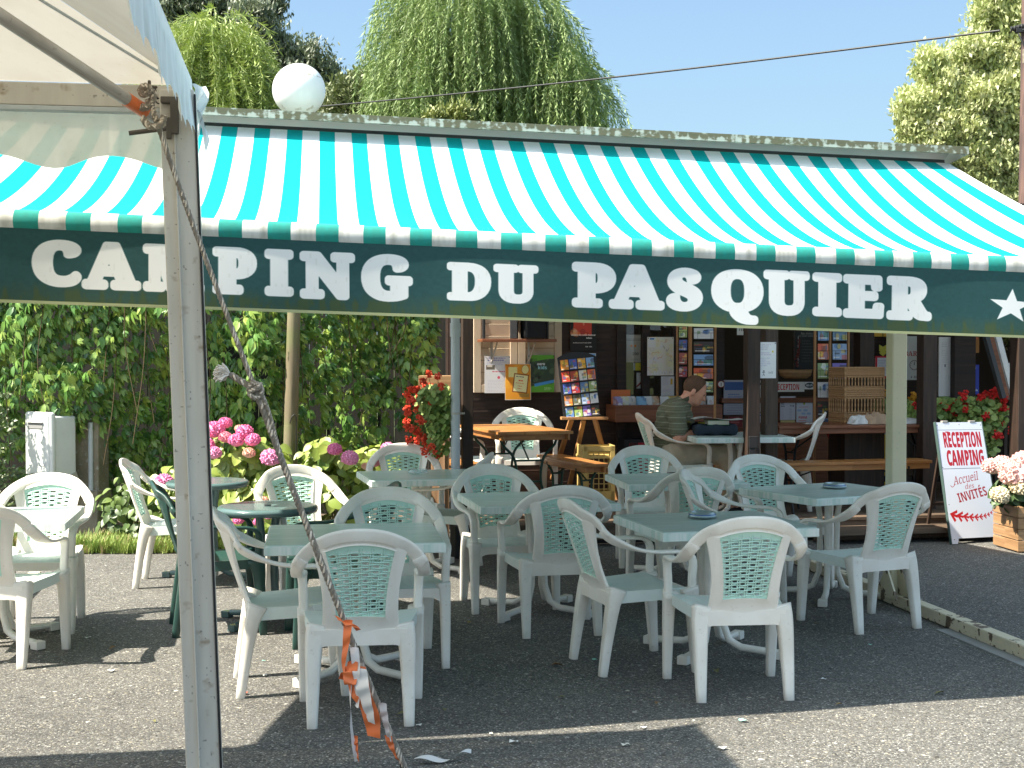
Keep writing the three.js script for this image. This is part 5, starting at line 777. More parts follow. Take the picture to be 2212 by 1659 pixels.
board('notice', 'grey paper notice reading 200 inside the window left of the map', 'notice', [1346, 723, 1395, 783], WC + .06, (c, w, h) => { fillAll(c, w, h, '#8d8a82'); scribble(c, w * .05, h * .15, w * .9, 2, 6, '#4c4a44', 2, 17); c.fillStyle = '#b86a2a'; c.fillRect(w * .32, h * .36, 10, 10); c.fillRect(w * .48, h * .36, 10, 10); text(c, '200', w * .55, h * .68, 18, '#35332f', 'serif'); scribble(c, w * .35, h * .87, w * .4, 2, 4, '#55534d', 1, 18); });
board('map', 'coloured road map pinned to the window frame above the brochures', 'map', [1398, 728, 1455, 811], WC - .09, (c, w, h) => { fillAll(c, w, h, '#d8cdb4'); blotches(c, w, h, ['rgba(225,200,140,.5)', 'rgba(205,215,175,.5)', 'rgba(225,195,190,.5)', 'rgba(200,195,205,.5)'], 40, 19, .1, .35); const r = mulberry(20); for (let i = 0; i < 26; i++) { c.strokeStyle = pick2(['#a8622c', '#96503c', '#c98a3c', '#6f6a66', '#7d7f9a'], r); c.lineWidth = .6 + r(); c.beginPath(); let x = r() * w, y = r() * h; c.moveTo(x, y); for (let k = 0; k < 6; k++) { x += (r() - .4) * 22; y += (r() - .6) * 24; c.lineTo(x, y); } c.stroke(); } c.fillStyle = '#e2dcd8'; c.fillRect(2, 2, w * .30, h * .26); c.fillStyle = '#3c6aa0'; c.fillRect(w * .10, h * .03, w * .16, h * .04); c.fillStyle = '#dad2d0'; for (let i = 0; i < 5; i++) c.fillRect(w * (.25 + i * .11), h * .88, w * .07, h * .1); }, { px: 190, extra: pins });
board('notice', 'small white notice hanging below the map', 'notice', [1428, 813, 1456, 855], WC - .09, (c, w, h) => { fillAll(c, w, h, '#bdb8bc'); scribble(c, w * .1, h * .06, w * .5, 9, 6, '#8a86a0', 1.5, 21); c.fillStyle = '#b08a3a'; c.fillRect(w * .72, h * .12, w * .16, h * .3); scribble(c, w * .1, h * .66, w * .7, 3, 6, '#9a86a0', 1.5, 22); });
board('notice', 'white sheet with a red diagonal stripe behind the window glass', 'notice', [1375, 805, 1395, 839], WC + .05, (c, w, h) => { fillAll(c, w, h, '#a7a29c'); text(c, 'CCI', w * .5, h * .16, 16, '#37343a'); c.strokeStyle = '#7c2c28'; c.lineWidth = 12; c.beginPath(); c.moveTo(0, h * .9); c.lineTo(w, h * .35); c.stroke(); });
board('pennant', 'yellow printed card behind the window glass', 'card', [1368, 784, 1394, 800], WC + .055, (c, w, h) => { fillAll(c, w, h, '#8a9098'); c.fillStyle = '#b0a02a'; c.fillRect(w * .15, 0, w * .85, h); c.fillStyle = '#333'; c.fillRect(w * .5, h * .45, 8, 5); });
board('closed_sign', 'small white sign with black letters FE cut off by the porch post', 'sign', [1592, 701, 1622, 724], WC - .3, (c, w, h) => { fillAll(c, w, h, '#c9c4b8'); text(c, 'FERMÉ', w * .52, h * .5, 34, '#3a3632'); }, { px: 140 });
board('bar_notice', 'white handwritten notice reading Self across the two porch posts', 'notice', [1623, 739, 1676, 817], 11.50, (c, w, h) => { fillAll(c, w, h, '#dfe2ea'); const L = ['NOTRE BUVETTE EST A', 'VOTRE SERVICE', 'SERVEZ VOUS', 'APRÈS MIDI']; L.forEach((s, i) => text(c, s, w * .5, h * (.07 + i * .045), 9, '#6f6a7c', 'sans-serif', false)); ['TERRASSE NET', 'SE DÉT. BELVEDERE'].forEach((s, i) => text(c, s, w * .55, h * (.30 + i * .05), 9, '#7d6a86', 'sans-serif', false)); ['OUR BAR IS A SELF', 'SERVICE', 'JUST COME TO THE', 'OVER AND BUY WHAT', 'YOU WANT'].forEach((s, i) => text(c, s, w * .5, h * (.45 + i * .05), 9, '#7a7390', 'sans-serif', false)); for (const x of [.13, .86]) { c.fillStyle = '#b8a83a'; c.beginPath(); c.arc(w * x, h * .265, 6, 0, 7); c.fill(); } text(c, 'Self', w * .2, h * .84, 17, '#55524e', 'serif', false); text(c, 'Self', w * .78, h * .84, 17, '#55524e', 'serif', false); c.strokeStyle = '#3a3440'; c.lineWidth = 2.5; c.beginPath(); c.arc(w * .5, h * .80, 4, 0, 7); c.moveTo(w * .5, h * .82); c.lineTo(w * .5, h * .88); c.lineTo(w * .46, h * .93); c.moveTo(w * .5, h * .88); c.lineTo(w * .54, h * .93); c.moveTo(w * .43, h * .84); c.lineTo(w * .56, h * .83); c.stroke(); }, { px: 220, extra: pins });
board('reception_sign', 'white sign with red letters RECEPTION on the counter front', 'sign', [1662, 825, 1737, 846.5], WC - .10, (c, w, h) => { fillAll(c, w, h, '#c9bfb0'); c.save(); c.translate(w * .5, h * .53); c.scale(.82, 1.35); text(c, 'RECEPTION', 0, 0, 41, '#a3161d'); c.restore(); }, { px: 256, thick: .012 });
const wifi = (c, w, h) => { fillAll(c, w, h, '#c3bcb2'); c.fillStyle = '#26323a'; c.beginPath(); c.ellipse(w * .5, h * .46, w * .44, h * .34, 0, 0, 7); c.fill(); text(c, 'Wi-Fi', w * .5, h * .48, 26, '#d6d8d6'); };
board('wifi_sign', 'white Wi-Fi sign with a dark oval right of the reception sign', 'sign', [1737.5, 825, 1759, 841], WC - .11, wifi, { px: 96 });
board('wifi_sign', 'white Wi-Fi sign seen through the gap between the two porch posts', 'sign', [1640, 822, 1660, 838], WC - .11, wifi, { px: 96 });
board('notice', 'white price list with slanting heading on the counter front', 'notice', [1685, 856, 1718, 907], WC - .10, (c, w, h) => { fillAll(c, w, h, '#a9a6b0'); c.save(); c.translate(w * .5, h * .12); c.rotate(-.18); scribble(c, -w * .4, 0, w * .8, 1, 5, '#3c4048', 5, 23); c.restore(); scribble(c, w * .06, h * .28, w * .25, 3, 9, '#3c4048', 4, 24); text(c, '118', w * .76, h * .40, 15, '#3c4048'); scribble(c, w * .08, h * .5, w * .2, 9, 8, '#8a8894', 2, 25); scribble(c, w * .6, h * .5, w * .2, 9, 8, '#8a8894', 2, 26); });
board('notice', 'white notice reading FERM in red at the bottom of the counter front', 'notice', [1720, 861, 1755, 912], WC - .10, (c, w, h) => { fillAll(c, w, h, '#aeb0bc'); scribble(c, w * .2, h * .1, w * .6, 1, 5, '#333a48', 5, 27); c.fillStyle = '#8c8c3a'; c.beginPath(); c.arc(w * .48, h * .21, 8, 0, 7); c.fill(); scribble(c, w * .15, h * .35, w * .7, 1, 5, '#a05a6a', 3, 28); c.fillStyle = '#7d93b4'; c.fillRect(w * .08, h * .46, w * .22, h * .08); c.fillRect(w * .44, h * .46, w * .24, h * .08); c.fillRect(w * .32, h * .59, w * .24, h * .09); c.fillRect(w * .64, h * .59, w * .24, h * .09); text(c, 'FERM', w * .40, h * .80, 22, '#9a2432'); scribble(c, w * .14, h * .92, w * .6, 1, 5, '#b03a44', 4, 29); }, { px: 150 });
board('notice', 'narrow pale sheet between the two porch posts', 'notice', [1638, 838, 1662, 890], WC - .10, (c, w, h) => { fillAll(c, w, h, '#a9a69e'); scribble(c, w * .15, h * .1, w * .7, 12, 9, '#8a887f', 2, 30); });
board('notice', 'lower white sheet with blue mark between the porch posts', 'notice', [1638, 892, 1662, 919], WC - .10, (c, w, h) => { fillAll(c, w, h, '#b4b4ba'); c.fillStyle = '#3c5a9a'; c.fillRect(w * .1, h * .15, w * .3, h * .1); scribble(c, w * .1, h * .4, w * .7, 4, 12, '#666a7a', 3, 31); });
board('notice', 'yellowish card below the price list on the counter front', 'notice', [1686, 908, 1717, 928], WC - .10, (c, w, h) => { fillAll(c, w, h, '#a79c6a'); });
board('poster', 'grey poster with a blue band left of the porch posts', 'poster', [1563, 821, 1612, 896], WC - .10, (c, w, h) => { fillAll(c, w, h, '#7f7e86'); c.fillStyle = '#2e4470'; c.fillRect(w * .05, h * .06, w * .9, h * .23); scribble(c, w * .2, h * .4, w * .6, 2, 9, '#4a5a7c', 4, 32); text(c, 'WIFI GRATUIT', w * .5, h * .55, 11, '#5a5560'); scribble(c, w * .15, h * .65, w * .7, 5, 9, '#62606c', 2, 33); });
board('notice', 'dark red notice under the grey poster', 'notice', [1574, 900, 1603, 922], WC - .10, (c, w, h) => { fillAll(c, w, h, '#5c1c1e'); scribble(c, w * .15, h * .25, w * .7, 4, 14, '#a06a60', 4, 34); });
board('prohibition_sign', 'small round red and white prohibition sign on the counter', 'sign', [1550, 823, 1565, 837], WC - .10, (c, w, h) => { fillAll(c, w, h, '#2a1814'); c.fillStyle = '#b8aca4'; c.beginPath(); c.arc(w / 2, h / 2, w * .46, 0, 7); c.fill(); c.strokeStyle = '#7c2420'; c.lineWidth = w * .12; c.stroke(); c.fillStyle = '#3a3232'; c.fillRect(w * .46, h * .25, w * .1, h * .5); }, { px: 64 });
board('chalkboard', 'black chalk menu board in the bar hatch', 'chalkboard', [1713, 712, 1764, 800], WC + .10, (c, w, h) => { fillAll(c, w, h, '#3a2a20'); c.fillStyle = '#171716'; c.fillRect(4, 4, w - 8, h - 8); text(c, 'Au menu', w * .58, h * .10, 10, '#8a8a84', 'serif', false); text(c, 'CE SOIR SEMAINE', w * .6, h * .16, 8, '#8a8a84', 'sans-serif', false); scribble(c, w * .35, h * .27, w * .5, 8, 9, '#3c3c3a', 2, 35); }, { thick: .02 });
board('banner', 'yellow orange banner strip above the notices behind the awning post', 'banner', [1872, 712, 1936, 727], WC - .02, (c, w, h) => { fillAll(c, w, h, '#c0892c'); c.fillStyle = '#a8402a'; c.fillRect(0, 0, w * .35, h * .4); scribble(c, w * .1, h * .2, w * .8, 1, 5, '#d8c8a0', 5, 36); });
board('red_framed_notice', 'white notice in a red frame left of the cream awning post', 'notice', [1890, 769, 1922, 817], WC - .02, (c, w, h) => { fillAll(c, w, h, '#a31c2a'); c.fillStyle = '#c0bcc4'; c.fillRect(w * .14, h * .08, w * .72, h * .82); scribble(c, w * .2, h * .2, w * .6, 9, 9, '#77738a', 2, 37); }, { thick: .012 });
board('bar_board', 'white board with red word BAR and a painted clock behind the awning post', 'sign', [1925, 726, 1990, 821], WC - .06, (c, w, h) => { fillAll(c, w, h, '#c9c6ba'); c.strokeStyle = '#999'; c.strokeRect(3, 3, w - 6, h - 6); text(c, 'SELF', w * .3, h * .17, 22, '#a8383c', 'serif'); text(c, 'S  BAR', w * .52, h * .40, 38, '#8f1f26', 'serif'); for (const [x, a] of [[.20, 2.6], [.75, -1.35]]) { c.strokeStyle = '#33302e'; c.lineWidth = 2.5; c.beginPath(); c.arc(w * x, h * .66, 28, 0, 7); c.stroke(); for (let i = 0; i < 12; i++) { c.fillStyle = '#a03030'; c.fillRect(w * x + 23 * Math.cos(i * Math.PI / 6) - 1, h * .66 + 23 * Math.sin(i * Math.PI / 6) - 1, 3, 3); } c.lineWidth = 3; c.beginPath(); c.moveTo(w * x, h * .66); c.lineTo(w * x, h * .66 - 20); c.moveTo(w * x, h * .66); c.lineTo(w * x + 11 * Math.cos(a), h * .66 + 11 * Math.sin(a)); c.stroke(); } text(c, '9h', w * .2, h * .93, 17, '#3a3a44'); text(c, 'à  22h', w * .76, h * .93, 17, '#3a3a44'); }, { px: 260, thick: .015 });
board('white_board', 'tall narrow white board with a small notice right of the bar board', 'board', [2027, 728, 2055, 856], WC - .55, (c, w, h) => { fillAll(c, w, h, '#cfc4ba'); c.fillStyle = '#c4bcb8'; c.fillRect(w * .12, h * .06, w * .7, h * .5); scribble(c, w * .2, h * .1, w * .5, 3, 6, '#8f8a88', 1.5, 38); scribble(c, w * .2, h * .22, w * .5, 9, 6, '#a09a98', 1.5, 39); c.fillStyle = '#4a4048'; c.fillRect(w * .42, h * .46, 4, 9); }, { px: 200, thick: .02 });
board('white_strip', 'narrow white painted board edge beside the dark porch post', 'board', [1990.5, 728, 2000, 856], WC - .5, (c, w, h) => { fillAll(c, w, h, '#c8beb2'); c.fillStyle = '#8f8a84'; c.fillRect(w * .2, h * .05, w * .6, h * .12); }, { thick: .02 });
board('blue_sign', 'blue advertising sign with white lettering behind the fence geraniums', 'sign', [2090, 788, 2114, 852], WC + .25, (c, w, h) => { fillAll(c, w, h, '#2a3a96'); text(c, 'tic', w * .55, h * .09, 17, '#dfe2f2', 'serif'); c.fillStyle = '#8e94aa'; c.fillRect(2, h * .3, w * .35, h * .7); text(c, 'bois', w * .66, h * .85, 14, '#dfe2f2'); }, { px: 150, thick: .01 });
board('notice', 'white printed sheet on the wall at the far right', 'notice', [2168, 784, 2190, 818], WC + .1, (c, w, h) => { fillAll(c, w, h, '#d6d8e2'); scribble(c, w * .1, h * .12, w * .7, 8, 10, '#8a90a4', 2, 41); });
board('orange_notice', 'small orange brown wooden board high on the right bay', 'board', [2091, 728, 2114, 762], WC + .2, (c, w, h) => { fillAll(c, w, h, '#8a5a26'); c.fillStyle = '#b8a898'; c.fillRect(0, 0, w * .2, h); c.fillStyle = '#a85a3c'; c.fillRect(w * .3, 0, w * .6, h * .15); }, { thick: .02 });
{ // yellow double arrow
  const p = wallPt(1907, 756, WC - .03), t = thing('arrow_sign', 'yellow downward double arrow sign above the red framed notice', 'sign', [p.x, p.y, p.z], WY), s = new THREE.Shape(), k = .0047; [[-9, 12], [0, 7], [9, 12], [9, -2], [5.5, -4], [9, -6.5], [0, -14], [-9, -6.5], [-5.5, -4], [-9, -2]].forEach(([x, y], i) => (i ? s.lineTo(x * k, y * k) : s.moveTo(x * k, y * k))); s.closePath(); mesh('arrow_plate', [new THREE.ExtrudeGeometry(s, { depth: .006, bevelEnabled: false })], std({ color: C(.62, .56, .06), roughness: .5 }), t); mesh('hanging_wire', [rod(V(0, .05, 0), V(0, .3, 0), .003)], M.iron, t);
}
// garland of dried sausages or peppers on the chalkboard
{ const p = wallPt(1724, 760, WC + .03), t = thing('pepper_garland', 'hanging string of dark red dried peppers before the chalkboard', 'garland', [p.x, p.y, p.z]); const g = []; for (let i = 0; i < 34; i++) { const y = .13 - i * .0085, x = .012 * Math.sin(i * .2) + rr(-.012, .012); g.push(rot(new THREE.ConeGeometry(.008, .035, 6), rr(-1, 1), rr(0, 6), rr(-1.5, 1.5), x, y, rr(-.01, .012))); } mesh('pepper', g, std({ color: C(.17, .03, .022), roughness: .6 }), t).userData.kind = 'stuff'; mesh('string', [rod(V(0, .16, 0), V(0, -.16, 0), .002)], M.paper, t); }
// wicker tray in the hatch
{ const p = wallPt(1718, 806, WC + .02), t = thing('wicker_tray', 'shallow brown wicker tray on the hatch counter', 'tray', [p.x, p.y, p.z], WY); mesh('tray', [new THREE.LatheGeometry([[0, -.05], [.12, -.048], [.17, -.02], [.185, .03], [.178, .032], [.16, -.01], [.11, -.036], [0, -.04]].map(([x, y]) => new THREE.Vector2(x, y)), 30).scale(1, 1.2, .6)], M.wicker, t); }

// ---------- porch furniture ----------
// shelf with loudspeaker on the shutters
{
  const a = wallPt(1037, 740, WC - .25), b = wallPt(1197, 740, WC - .25), w = a.distanceTo(b), m = a.clone().add(b).multiplyScalar(.5), t = thing('wall_shelf', 'brown wall shelf on metal brackets across the white shutters', 'shelf', [m.x, m.y, m.z], WY);
  mesh('shelf_board', [box(w, .03, .28, 0, .02, -.02)], M.redWood, t);
  for (const x of [-.21, .17]) mesh('bracket', [bar(V(x * w / .75, 0, .05), V((x - .02) * w / .75, -.19, -.155), .012, .02), box(.025, .22, .012, (x - .02) * w / .75, -.1, -.16)], M.metalGrey, t);
  for (const x of [-.335, .30]) mesh('bookend', [box(.022, .25, .06, x, .16, 0)], M.black, t);
  const s = thing('loudspeaker', 'black loudspeaker standing on the shelf before the shutters', 'loudspeaker', [m.x + .155, m.y + .035, m.z + .03], WY + .1);
  mesh('cabinet', [box(.21, .36, .2, 0, .18, 0, .02)], M.black, s); mesh('grille', [box(.195, .335, .012, .002, .18, .104, .006)], std({ color: C(.008, .009, .013), roughness: .9 }), s); mesh('badge', [box(.035, .01, .004, 0, .22, .113, .001)], M.paper, s);
  const k = thing('amplifier_case', 'dark upright case beside the loudspeaker on the shelf', 'case', [m.x - .035, m.y + .035, m.z], WY - .2); mesh('case_body', [box(.075, .36, .24, 0, .18, 0, .008)], std({ color: C(.03, .03, .035), roughness: .6 }), k);
}
// folding table with benches
function beer(name, label, cat, p, turn, L, W, H, leg, top, boards = 2) {
  const t = thing(name, label, cat, p, turn, cat === 'bench' ? 'folding wooden benches' : 'folding wooden tables');
  for (let i = 0; i < boards; i++) mesh('board', [box(W / boards - .004, .026, L, -W / 2 + (i + .5) * W / boards, H - .013, 0, .004)], top, t);
  mesh('edge_frame', [box(.022, .05, L - .02, -W / 2 + .04, H - .051, 0), box(.022, .05, L - .02, W / 2 - .04, H - .051, 0), box(W - .06, .05, .022, 0, H - .051, L / 2 - .06), box(W - .06, .05, .022, 0, H - .051, -L / 2 + .06)], top, t);
  for (const s of [-1, 1]) { const z = s * (L / 2 - .22), g = []; for (const x of [-1, 1]) g.push(tube([[x * W * .38, H - .05, z], [x * W * .36, H * .84, z], [x * W * .20, H * .68, z], [x * W * .17, H * .4, z], [x * W * .30, H * .12, z], [x * W * .36, .01, z]], .012, 20, 8)); g.push(rod(V(-W * .18, H * .66, z), V(W * .18, H * .66, z), .009), rod(V(-W * .17, H * .42, z), V(W * .17, H * .42, z), .009), rod(V(0, H * .66, z), V(0, H - .06, z - s * .3), .007)); mesh('leg_frame', g, leg, t); }
  return t;
}
beer('folding_table', 'folding table with glossy orange boards lit by the sun on the porch', 'table', [.02, DECK, -12.33], deg(18), 1.25, .66, .765, M.greenIron, M.orangeWood, 3);
beer('folding_bench', 'narrow folding bench right of the orange table, before the easel', 'bench', [.54, DECK, -12.55], deg(18), 1.2, .26, .47, M.greenIron, M.orangeWood, 1);
beer('folding_bench', 'short folding bench seen left of the orange table by the corner post', 'bench', [-.45, DECK, -12.25], deg(18), .9, .26, .47, M.greenIron, M.orangeWood, 1);
beer('folding_table', 'long brown folding table at the right of the porch with papers on it', 'table', [3.22, DECK, -12.95], deg(100), 1.75, .60, .77, M.black, M.redWood, 3);
beer('folding_bench', 'long brown folding bench in front of the right porch table', 'bench', [2.98, DECK, -12.35], deg(104), 1.55, .27, .47, M.black, M.orangeWood, 1);
// easel with postcard board
const cardCols = ['#c8742a', '#3a4a8c', '#d08a2a', '#6a88b0', '#c83a2a', '#8a3a2c', '#b8b0a8', '#d0643a', '#44549a', '#8c2c30', '#5a7088', '#7a8a5a', '#d0743a', '#5a5a44', '#7a8ca8', '#c4c0c0', '#5a7ab0', '#8aa05a', '#6a5a9a', '#3a302c'];
const atlas = canvasTex(256, 320, (c) => { const r = mulberry(61); for (let j = 0; j < 5; j++) for (let i = 0; i < 4; i++) { c.save(); c.beginPath(); c.rect(i * 64, j * 64, 64, 64); c.clip(); c.translate(i * 64, j * 64); fillAll(c, 64, 64, cardCols[j * 4 + i]); for (let k = 0; k < 7; k++) { c.fillStyle = pick2(['rgba(235,225,210,.55)', 'rgba(60,90,140,.5)', 'rgba(190,60,40,.5)', 'rgba(60,100,50,.5)', 'rgba(220,170,60,.5)', 'rgba(30,30,30,.45)'], r); r() < .5 ? c.fillRect(r() * 44, r() * 44, 8 + r() * 26, 6 + r() * 18) : (c.beginPath(), c.ellipse(10 + r() * 44, 10 + r() * 44, 4 + r() * 14, 4 + r() * 12, 0, 0, 7), c.fill()); } c.fillStyle = 'rgba(245,240,230,.8)'; c.fillRect(6, 50 + r() * 6, 20 + r() * 30, 4); c.restore(); } });
const cardMat = std({ map: atlas, roughness: .3 });
function card(i, w, h) { const g = new THREE.BoxGeometry(w, h, .003), uv = g.attributes.uv, cx = i % 4, cy = Math.floor(i / 4) % 5; for (let k = 0; k < uv.count; k++) uv.setXY(k, (cx + .04 + .92 * uv.getX(k)) / 4, 1 - (cy + .04 + .92 * (1 - uv.getY(k))) / 5); return keep(g); }
{
  const Z = 13.25, p = at(1262, 903, Z), t = thing('easel', 'pale wooden easel on splayed legs carrying the postcard board', 'easel', [p.x, DECK, -Z], .12), H = p.y - DECK;
  mesh('ledge', [box(.45, .028, .09, -.005, H, .03)], M.paleWood, t);
  const f = (px, py) => { const q = onGround(px, py, DECK); return V(q.x - p.x, 0, q.z + Z); };
  const A = f(1207, 1063), B = f(1338, 1080); A.z = Math.min(A.z, .35); B.z = Math.min(B.z, .4);
  mesh('leg', [bar(V(-.12, H, .0), A, .05, .026)], M.paleWood, t); mesh('leg', [bar(V(.10, H, .0), B, .05, .026)], M.paleWood, t); mesh('leg', [bar(V(.0, H - .02, -.03), V(-.10, 0, -.42), .045, .026)], M.paleWood, t);
  const r = thing('postcard_board', 'black postcard display board with twenty colourful cards, leaning on the easel', 'postcard display', [p.x - .015, p.y + .015, -Z + .03], .12); r.rotation.z = .095;
  const s = new THREE.Shape(); s.moveTo(-.185, 0); s.lineTo(.16, 0); s.lineTo(.19, .56); s.quadraticCurveTo(.0, .68, -.185, .58); s.closePath(); mesh('back_board', [rot(new THREE.ExtrudeGeometry(s, { depth: .012, bevelEnabled: false }), -.1)], M.black, r);
  for (let j = 0; j < 5; j++) { for (let i = 0; i < 4; i++) { const q = card(j * 4 + i, .074, .098); mesh('postcard', [rot(q, -.14, 0, rr(-.02, .02), -.125 + i * .083, .505 - j * .113, -.03 + j * .014)], cardMat, r); } mesh('card_pocket', [box(.34, .012, .02, 0, .452 - j * .113, -.02 + j * .014)], M.black, r); }
}
// crate
{
  const Z = 13.15, p = at(1287, 1066, Z), t = thing('crate', 'yellow plastic bottle crate standing upright under the easel', 'crate', [p.x, DECK, -Z], .12), w = .30, h = .56;
  const g = [box(w, .13, .02, 0, .065, .16), box(w, .05, .03, 0, h - .03, .155), box(.045, h, .03, -w / 2 + .02, h / 2, .155), box(.045, h, .03, w / 2 - .02, h / 2, .155)]; for (let i = 0; i < 5; i++) g.push(box(.009, h - .15, .012, -.10 + i * .05, h / 2 + .04, .155, .002)); for (let j = 0; j < 8; j++) g.push(box(w - .06, .008, .012, 0, .15 + j * .05, .150, .002)); mesh('crate_front', g, M.crate, t); mesh('crate_side', [box(.012, h, .30, -w / 2, h / 2, 0), box(.012, h, .30, w / 2, h / 2, 0)], M.crate, t); mesh('crate_back', [box(w, .05, .012, 0, .1, -.15), box(w, .012, .3, 0, .006, 0), box(w, .1, .012, 0, h - .06, -.15)], M.crate, t); mesh('rim', [box(w + .03, .025, .33, 0, h - .11, .0)].map((q) => q), M.crate, t).visible = true;
}
// brochure box below the window with brochures in it
{
  const a = wallPt(1329, 911, WC - .42), b = wallPt(1560, 911, WC - .42), w = a.distanceTo(b), m = a.clone().add(b).multiplyScalar(.5), h = wallPt(1440, 874.5, WC - .42).y - wallPt(1440, 911, WC - .42).y, t = thing('brochure_box', 'long brown wooden brochure box under the window', 'box', [m.x, m.y, m.z], WY);
  mesh('front_board', [box(w, h, .02, 0, h / 2, 0)], M.redWood, t); mesh('end_board', [box(.02, h, .34, -w / 2 + .01, h / 2, -.18)], M.redWood, t); mesh('end_board', [box(.02, h, .34, w / 2 - .01, h / 2, -.18)], M.redWood, t); mesh('bottom_board', [box(w, .02, .34, 0, .01, -.18)], M.redWood, t);
  const cols = [[.22, .20, .36], [.50, .48, .30], [.62, .60, .55], [.16, .30, .48], [.60, .62, .60], [.50, .32, .22], [.58, .62, .66], [.52, .50, .18], [.66, .40, .10], [.60, .60, .58], [.66, .64, .66], [.62, .58, .60], [.66, .68, .70]];
  cols.forEach((c, i) => { const x = -w / 2 + .06 + i * (w - .12) / 12.2, l = thing('brochure_stack', ['lilac', 'olive', 'cream', 'blue', 'pale grey', 'brown', 'sky blue', 'yellow green', 'orange', 'ivory', 'white', 'pinkish', 'bluish white'][i] + ' brochures standing in the brochure box, number ' + ['one', 'two', 'three', 'four', 'five', 'six', 'seven', 'eight', 'nine', 'ten', 'eleven', 'twelve', 'thirteen'][i] + ' from the left', 'brochures', V(x, h - .03, -.10 - (i % 3) * .04).applyAxisAngle(V(0, 1, 0), WY).add(m).toArray(), WY); l.rotation.x = 0; const onto = printed(32, 48, (q, ww, hh) => { const s = '#' + new THREE.Color().setRGB(...c).getHexString(); fillAll(q, ww, hh, s); blotches(q, ww, hh, ['rgba(230,225,215,.5)', 'rgba(60,80,110,.4)', 'rgba(120,60,40,.35)'], 6, 70 + i, .2, .6); }); for (let k = 0; k < 3; k++) mesh('brochure', [rot(onto(new THREE.BoxGeometry(.082, .13, .004)), -.18, rr(-.1, .1), 0, rr(-.006, .006), .03 + k * .008, -k * .02)], printMat, l); });
  const oc = thing('orange_card', 'plain orange card standing behind the brochures at the left end', 'card', V(-w / 2 + .13, h, -.26).applyAxisAngle(V(0, 1, 0), WY).add(m).toArray(), WY); mesh('sheet', [box(.20, .17, .004, 0, .06, 0)], std({ color: C(.72, .20, .06), roughness: .6 }), oc);
  // fridge and shadowy stock below the box
  const fp = wallPt(1380, 1005, WC - .2), fr = thing('drinks_cooler', 'dark red drinks cooler with a white swirl under the brochure box', 'cooler', [fp.x, DECK, fp.z], WY); mesh('cabinet', [box(.36, .56, .3, 0, .28, -.05)], M.black, fr); mesh('door_print', [keep(new THREE.BoxGeometry(.30, .5, .01).translate(.02, .28, .106))], std({ roughness: .5, map: canvasTex(96, 160, (c, ww, hh) => { fillAll(c, ww, hh, '#40080e'); c.fillStyle = '#a01422'; c.fillRect(ww * .3, 0, ww * .7, hh); c.strokeStyle = '#e8e0e0'; c.lineWidth = 9; c.beginPath(); c.arc(ww * .66, hh * .27, 19, .3, 5.3); c.stroke(); c.lineWidth = 6; c.beginPath(); c.arc(ww * .68, hh * .27, 8, 3.2, 8); c.stroke(); c.fillStyle = '#8a8080'; c.fillRect(ww * .6, hh * .5, 16, 5); c.beginPath(); c.moveTo(ww * .2, hh * .92); c.lineTo(ww * .75, hh * .62); c.lineTo(ww * .95, hh * .95); c.fillStyle = '#5a5252'; c.fill(); }) }), fr); mesh('handle', [box(.012, .05, .02, -.10, .40, .11)], M.paper, fr);
}
// tall postcard racks
function rack(name, label, cols, rowsPx, Z, turn, extra) {
  const t = thing(name, label, 'postcard rack', [at(cols[0][0], 1000, Z).x, DECK, -Z], turn), o = t.position.clone(), y = (py) => EYE + (HORIZON - py) / F * Z - DECK, x = (px) => (px - CX) / F * Z - o.x;
  const xs = [...new Set(cols.flat())]; for (const px of [cols[0][0] - 5, ...cols.map((c) => c[1] + 4)]) mesh('upright', [box(.022, y(690) , .03, x(px), y(690) / 2, 0)], M.paleWood, t);
  cols.forEach(([a, b], ci) => rowsPx.forEach(([r0, r1], ri) => { if (extra && extra(ci, ri)) return; const w = x(b) - x(a), h = y(r0) - y(r1), k = Math.floor(R() * 20); mesh('card_bundle', [rot(card((ri * 4 + ci * 7 + label.length) % 20, w * .96, h * .92), -.08, 0, 0, (x(a) + x(b)) / 2, (y(r0) + y(r1)) / 2, .02)], cardMat, t); mesh('wire_pocket', [rod(V(x(a), y(r1) + h * .55, .035), V(x(b), y(r1) + h * .55, .035), .0016, .0016, 5), rod(V(x(a), y(r1), .03), V(x(b), y(r1), .03), .0025, .0025, 5), rod(V(x(a) + w * .2, y(r1), .035), V(x(a) + w * .2, y(r1) + h * .55, .035), .0014, .0014, 5), rod(V(x(b) - w * .15, y(r1), .035), V(x(b) - w * .15, y(r1) + h * .55, .035), .0014, .0014, 5)], M.iron, t); }));
  return t;
}
rack('postcard_rack', 'tall wooden rack of wide comic postcards behind the man', [[1497, 1541]], [[708, 733], [737, 762], [765, 790.5], [794, 819], [823, 848]], 13.55, .05);
rack('postcard_rack', 'dim side rack of old cards left of the wide postcard rack', [[1468, 1487]], [[705, 730], [733, 758], [761, 788], [791, 815]], 14.0, -.5);
rack('postcard_rack', 'tall rack with orange and blue postcards left of the wicker bin', [[1765, 1789], [1797, 1829]], [[700, 737], [741, 778], [783, 819], [824, 860], [865, 900], [903, 928]], 13.45, .05, (c, r) => c === 1 && r > 2);
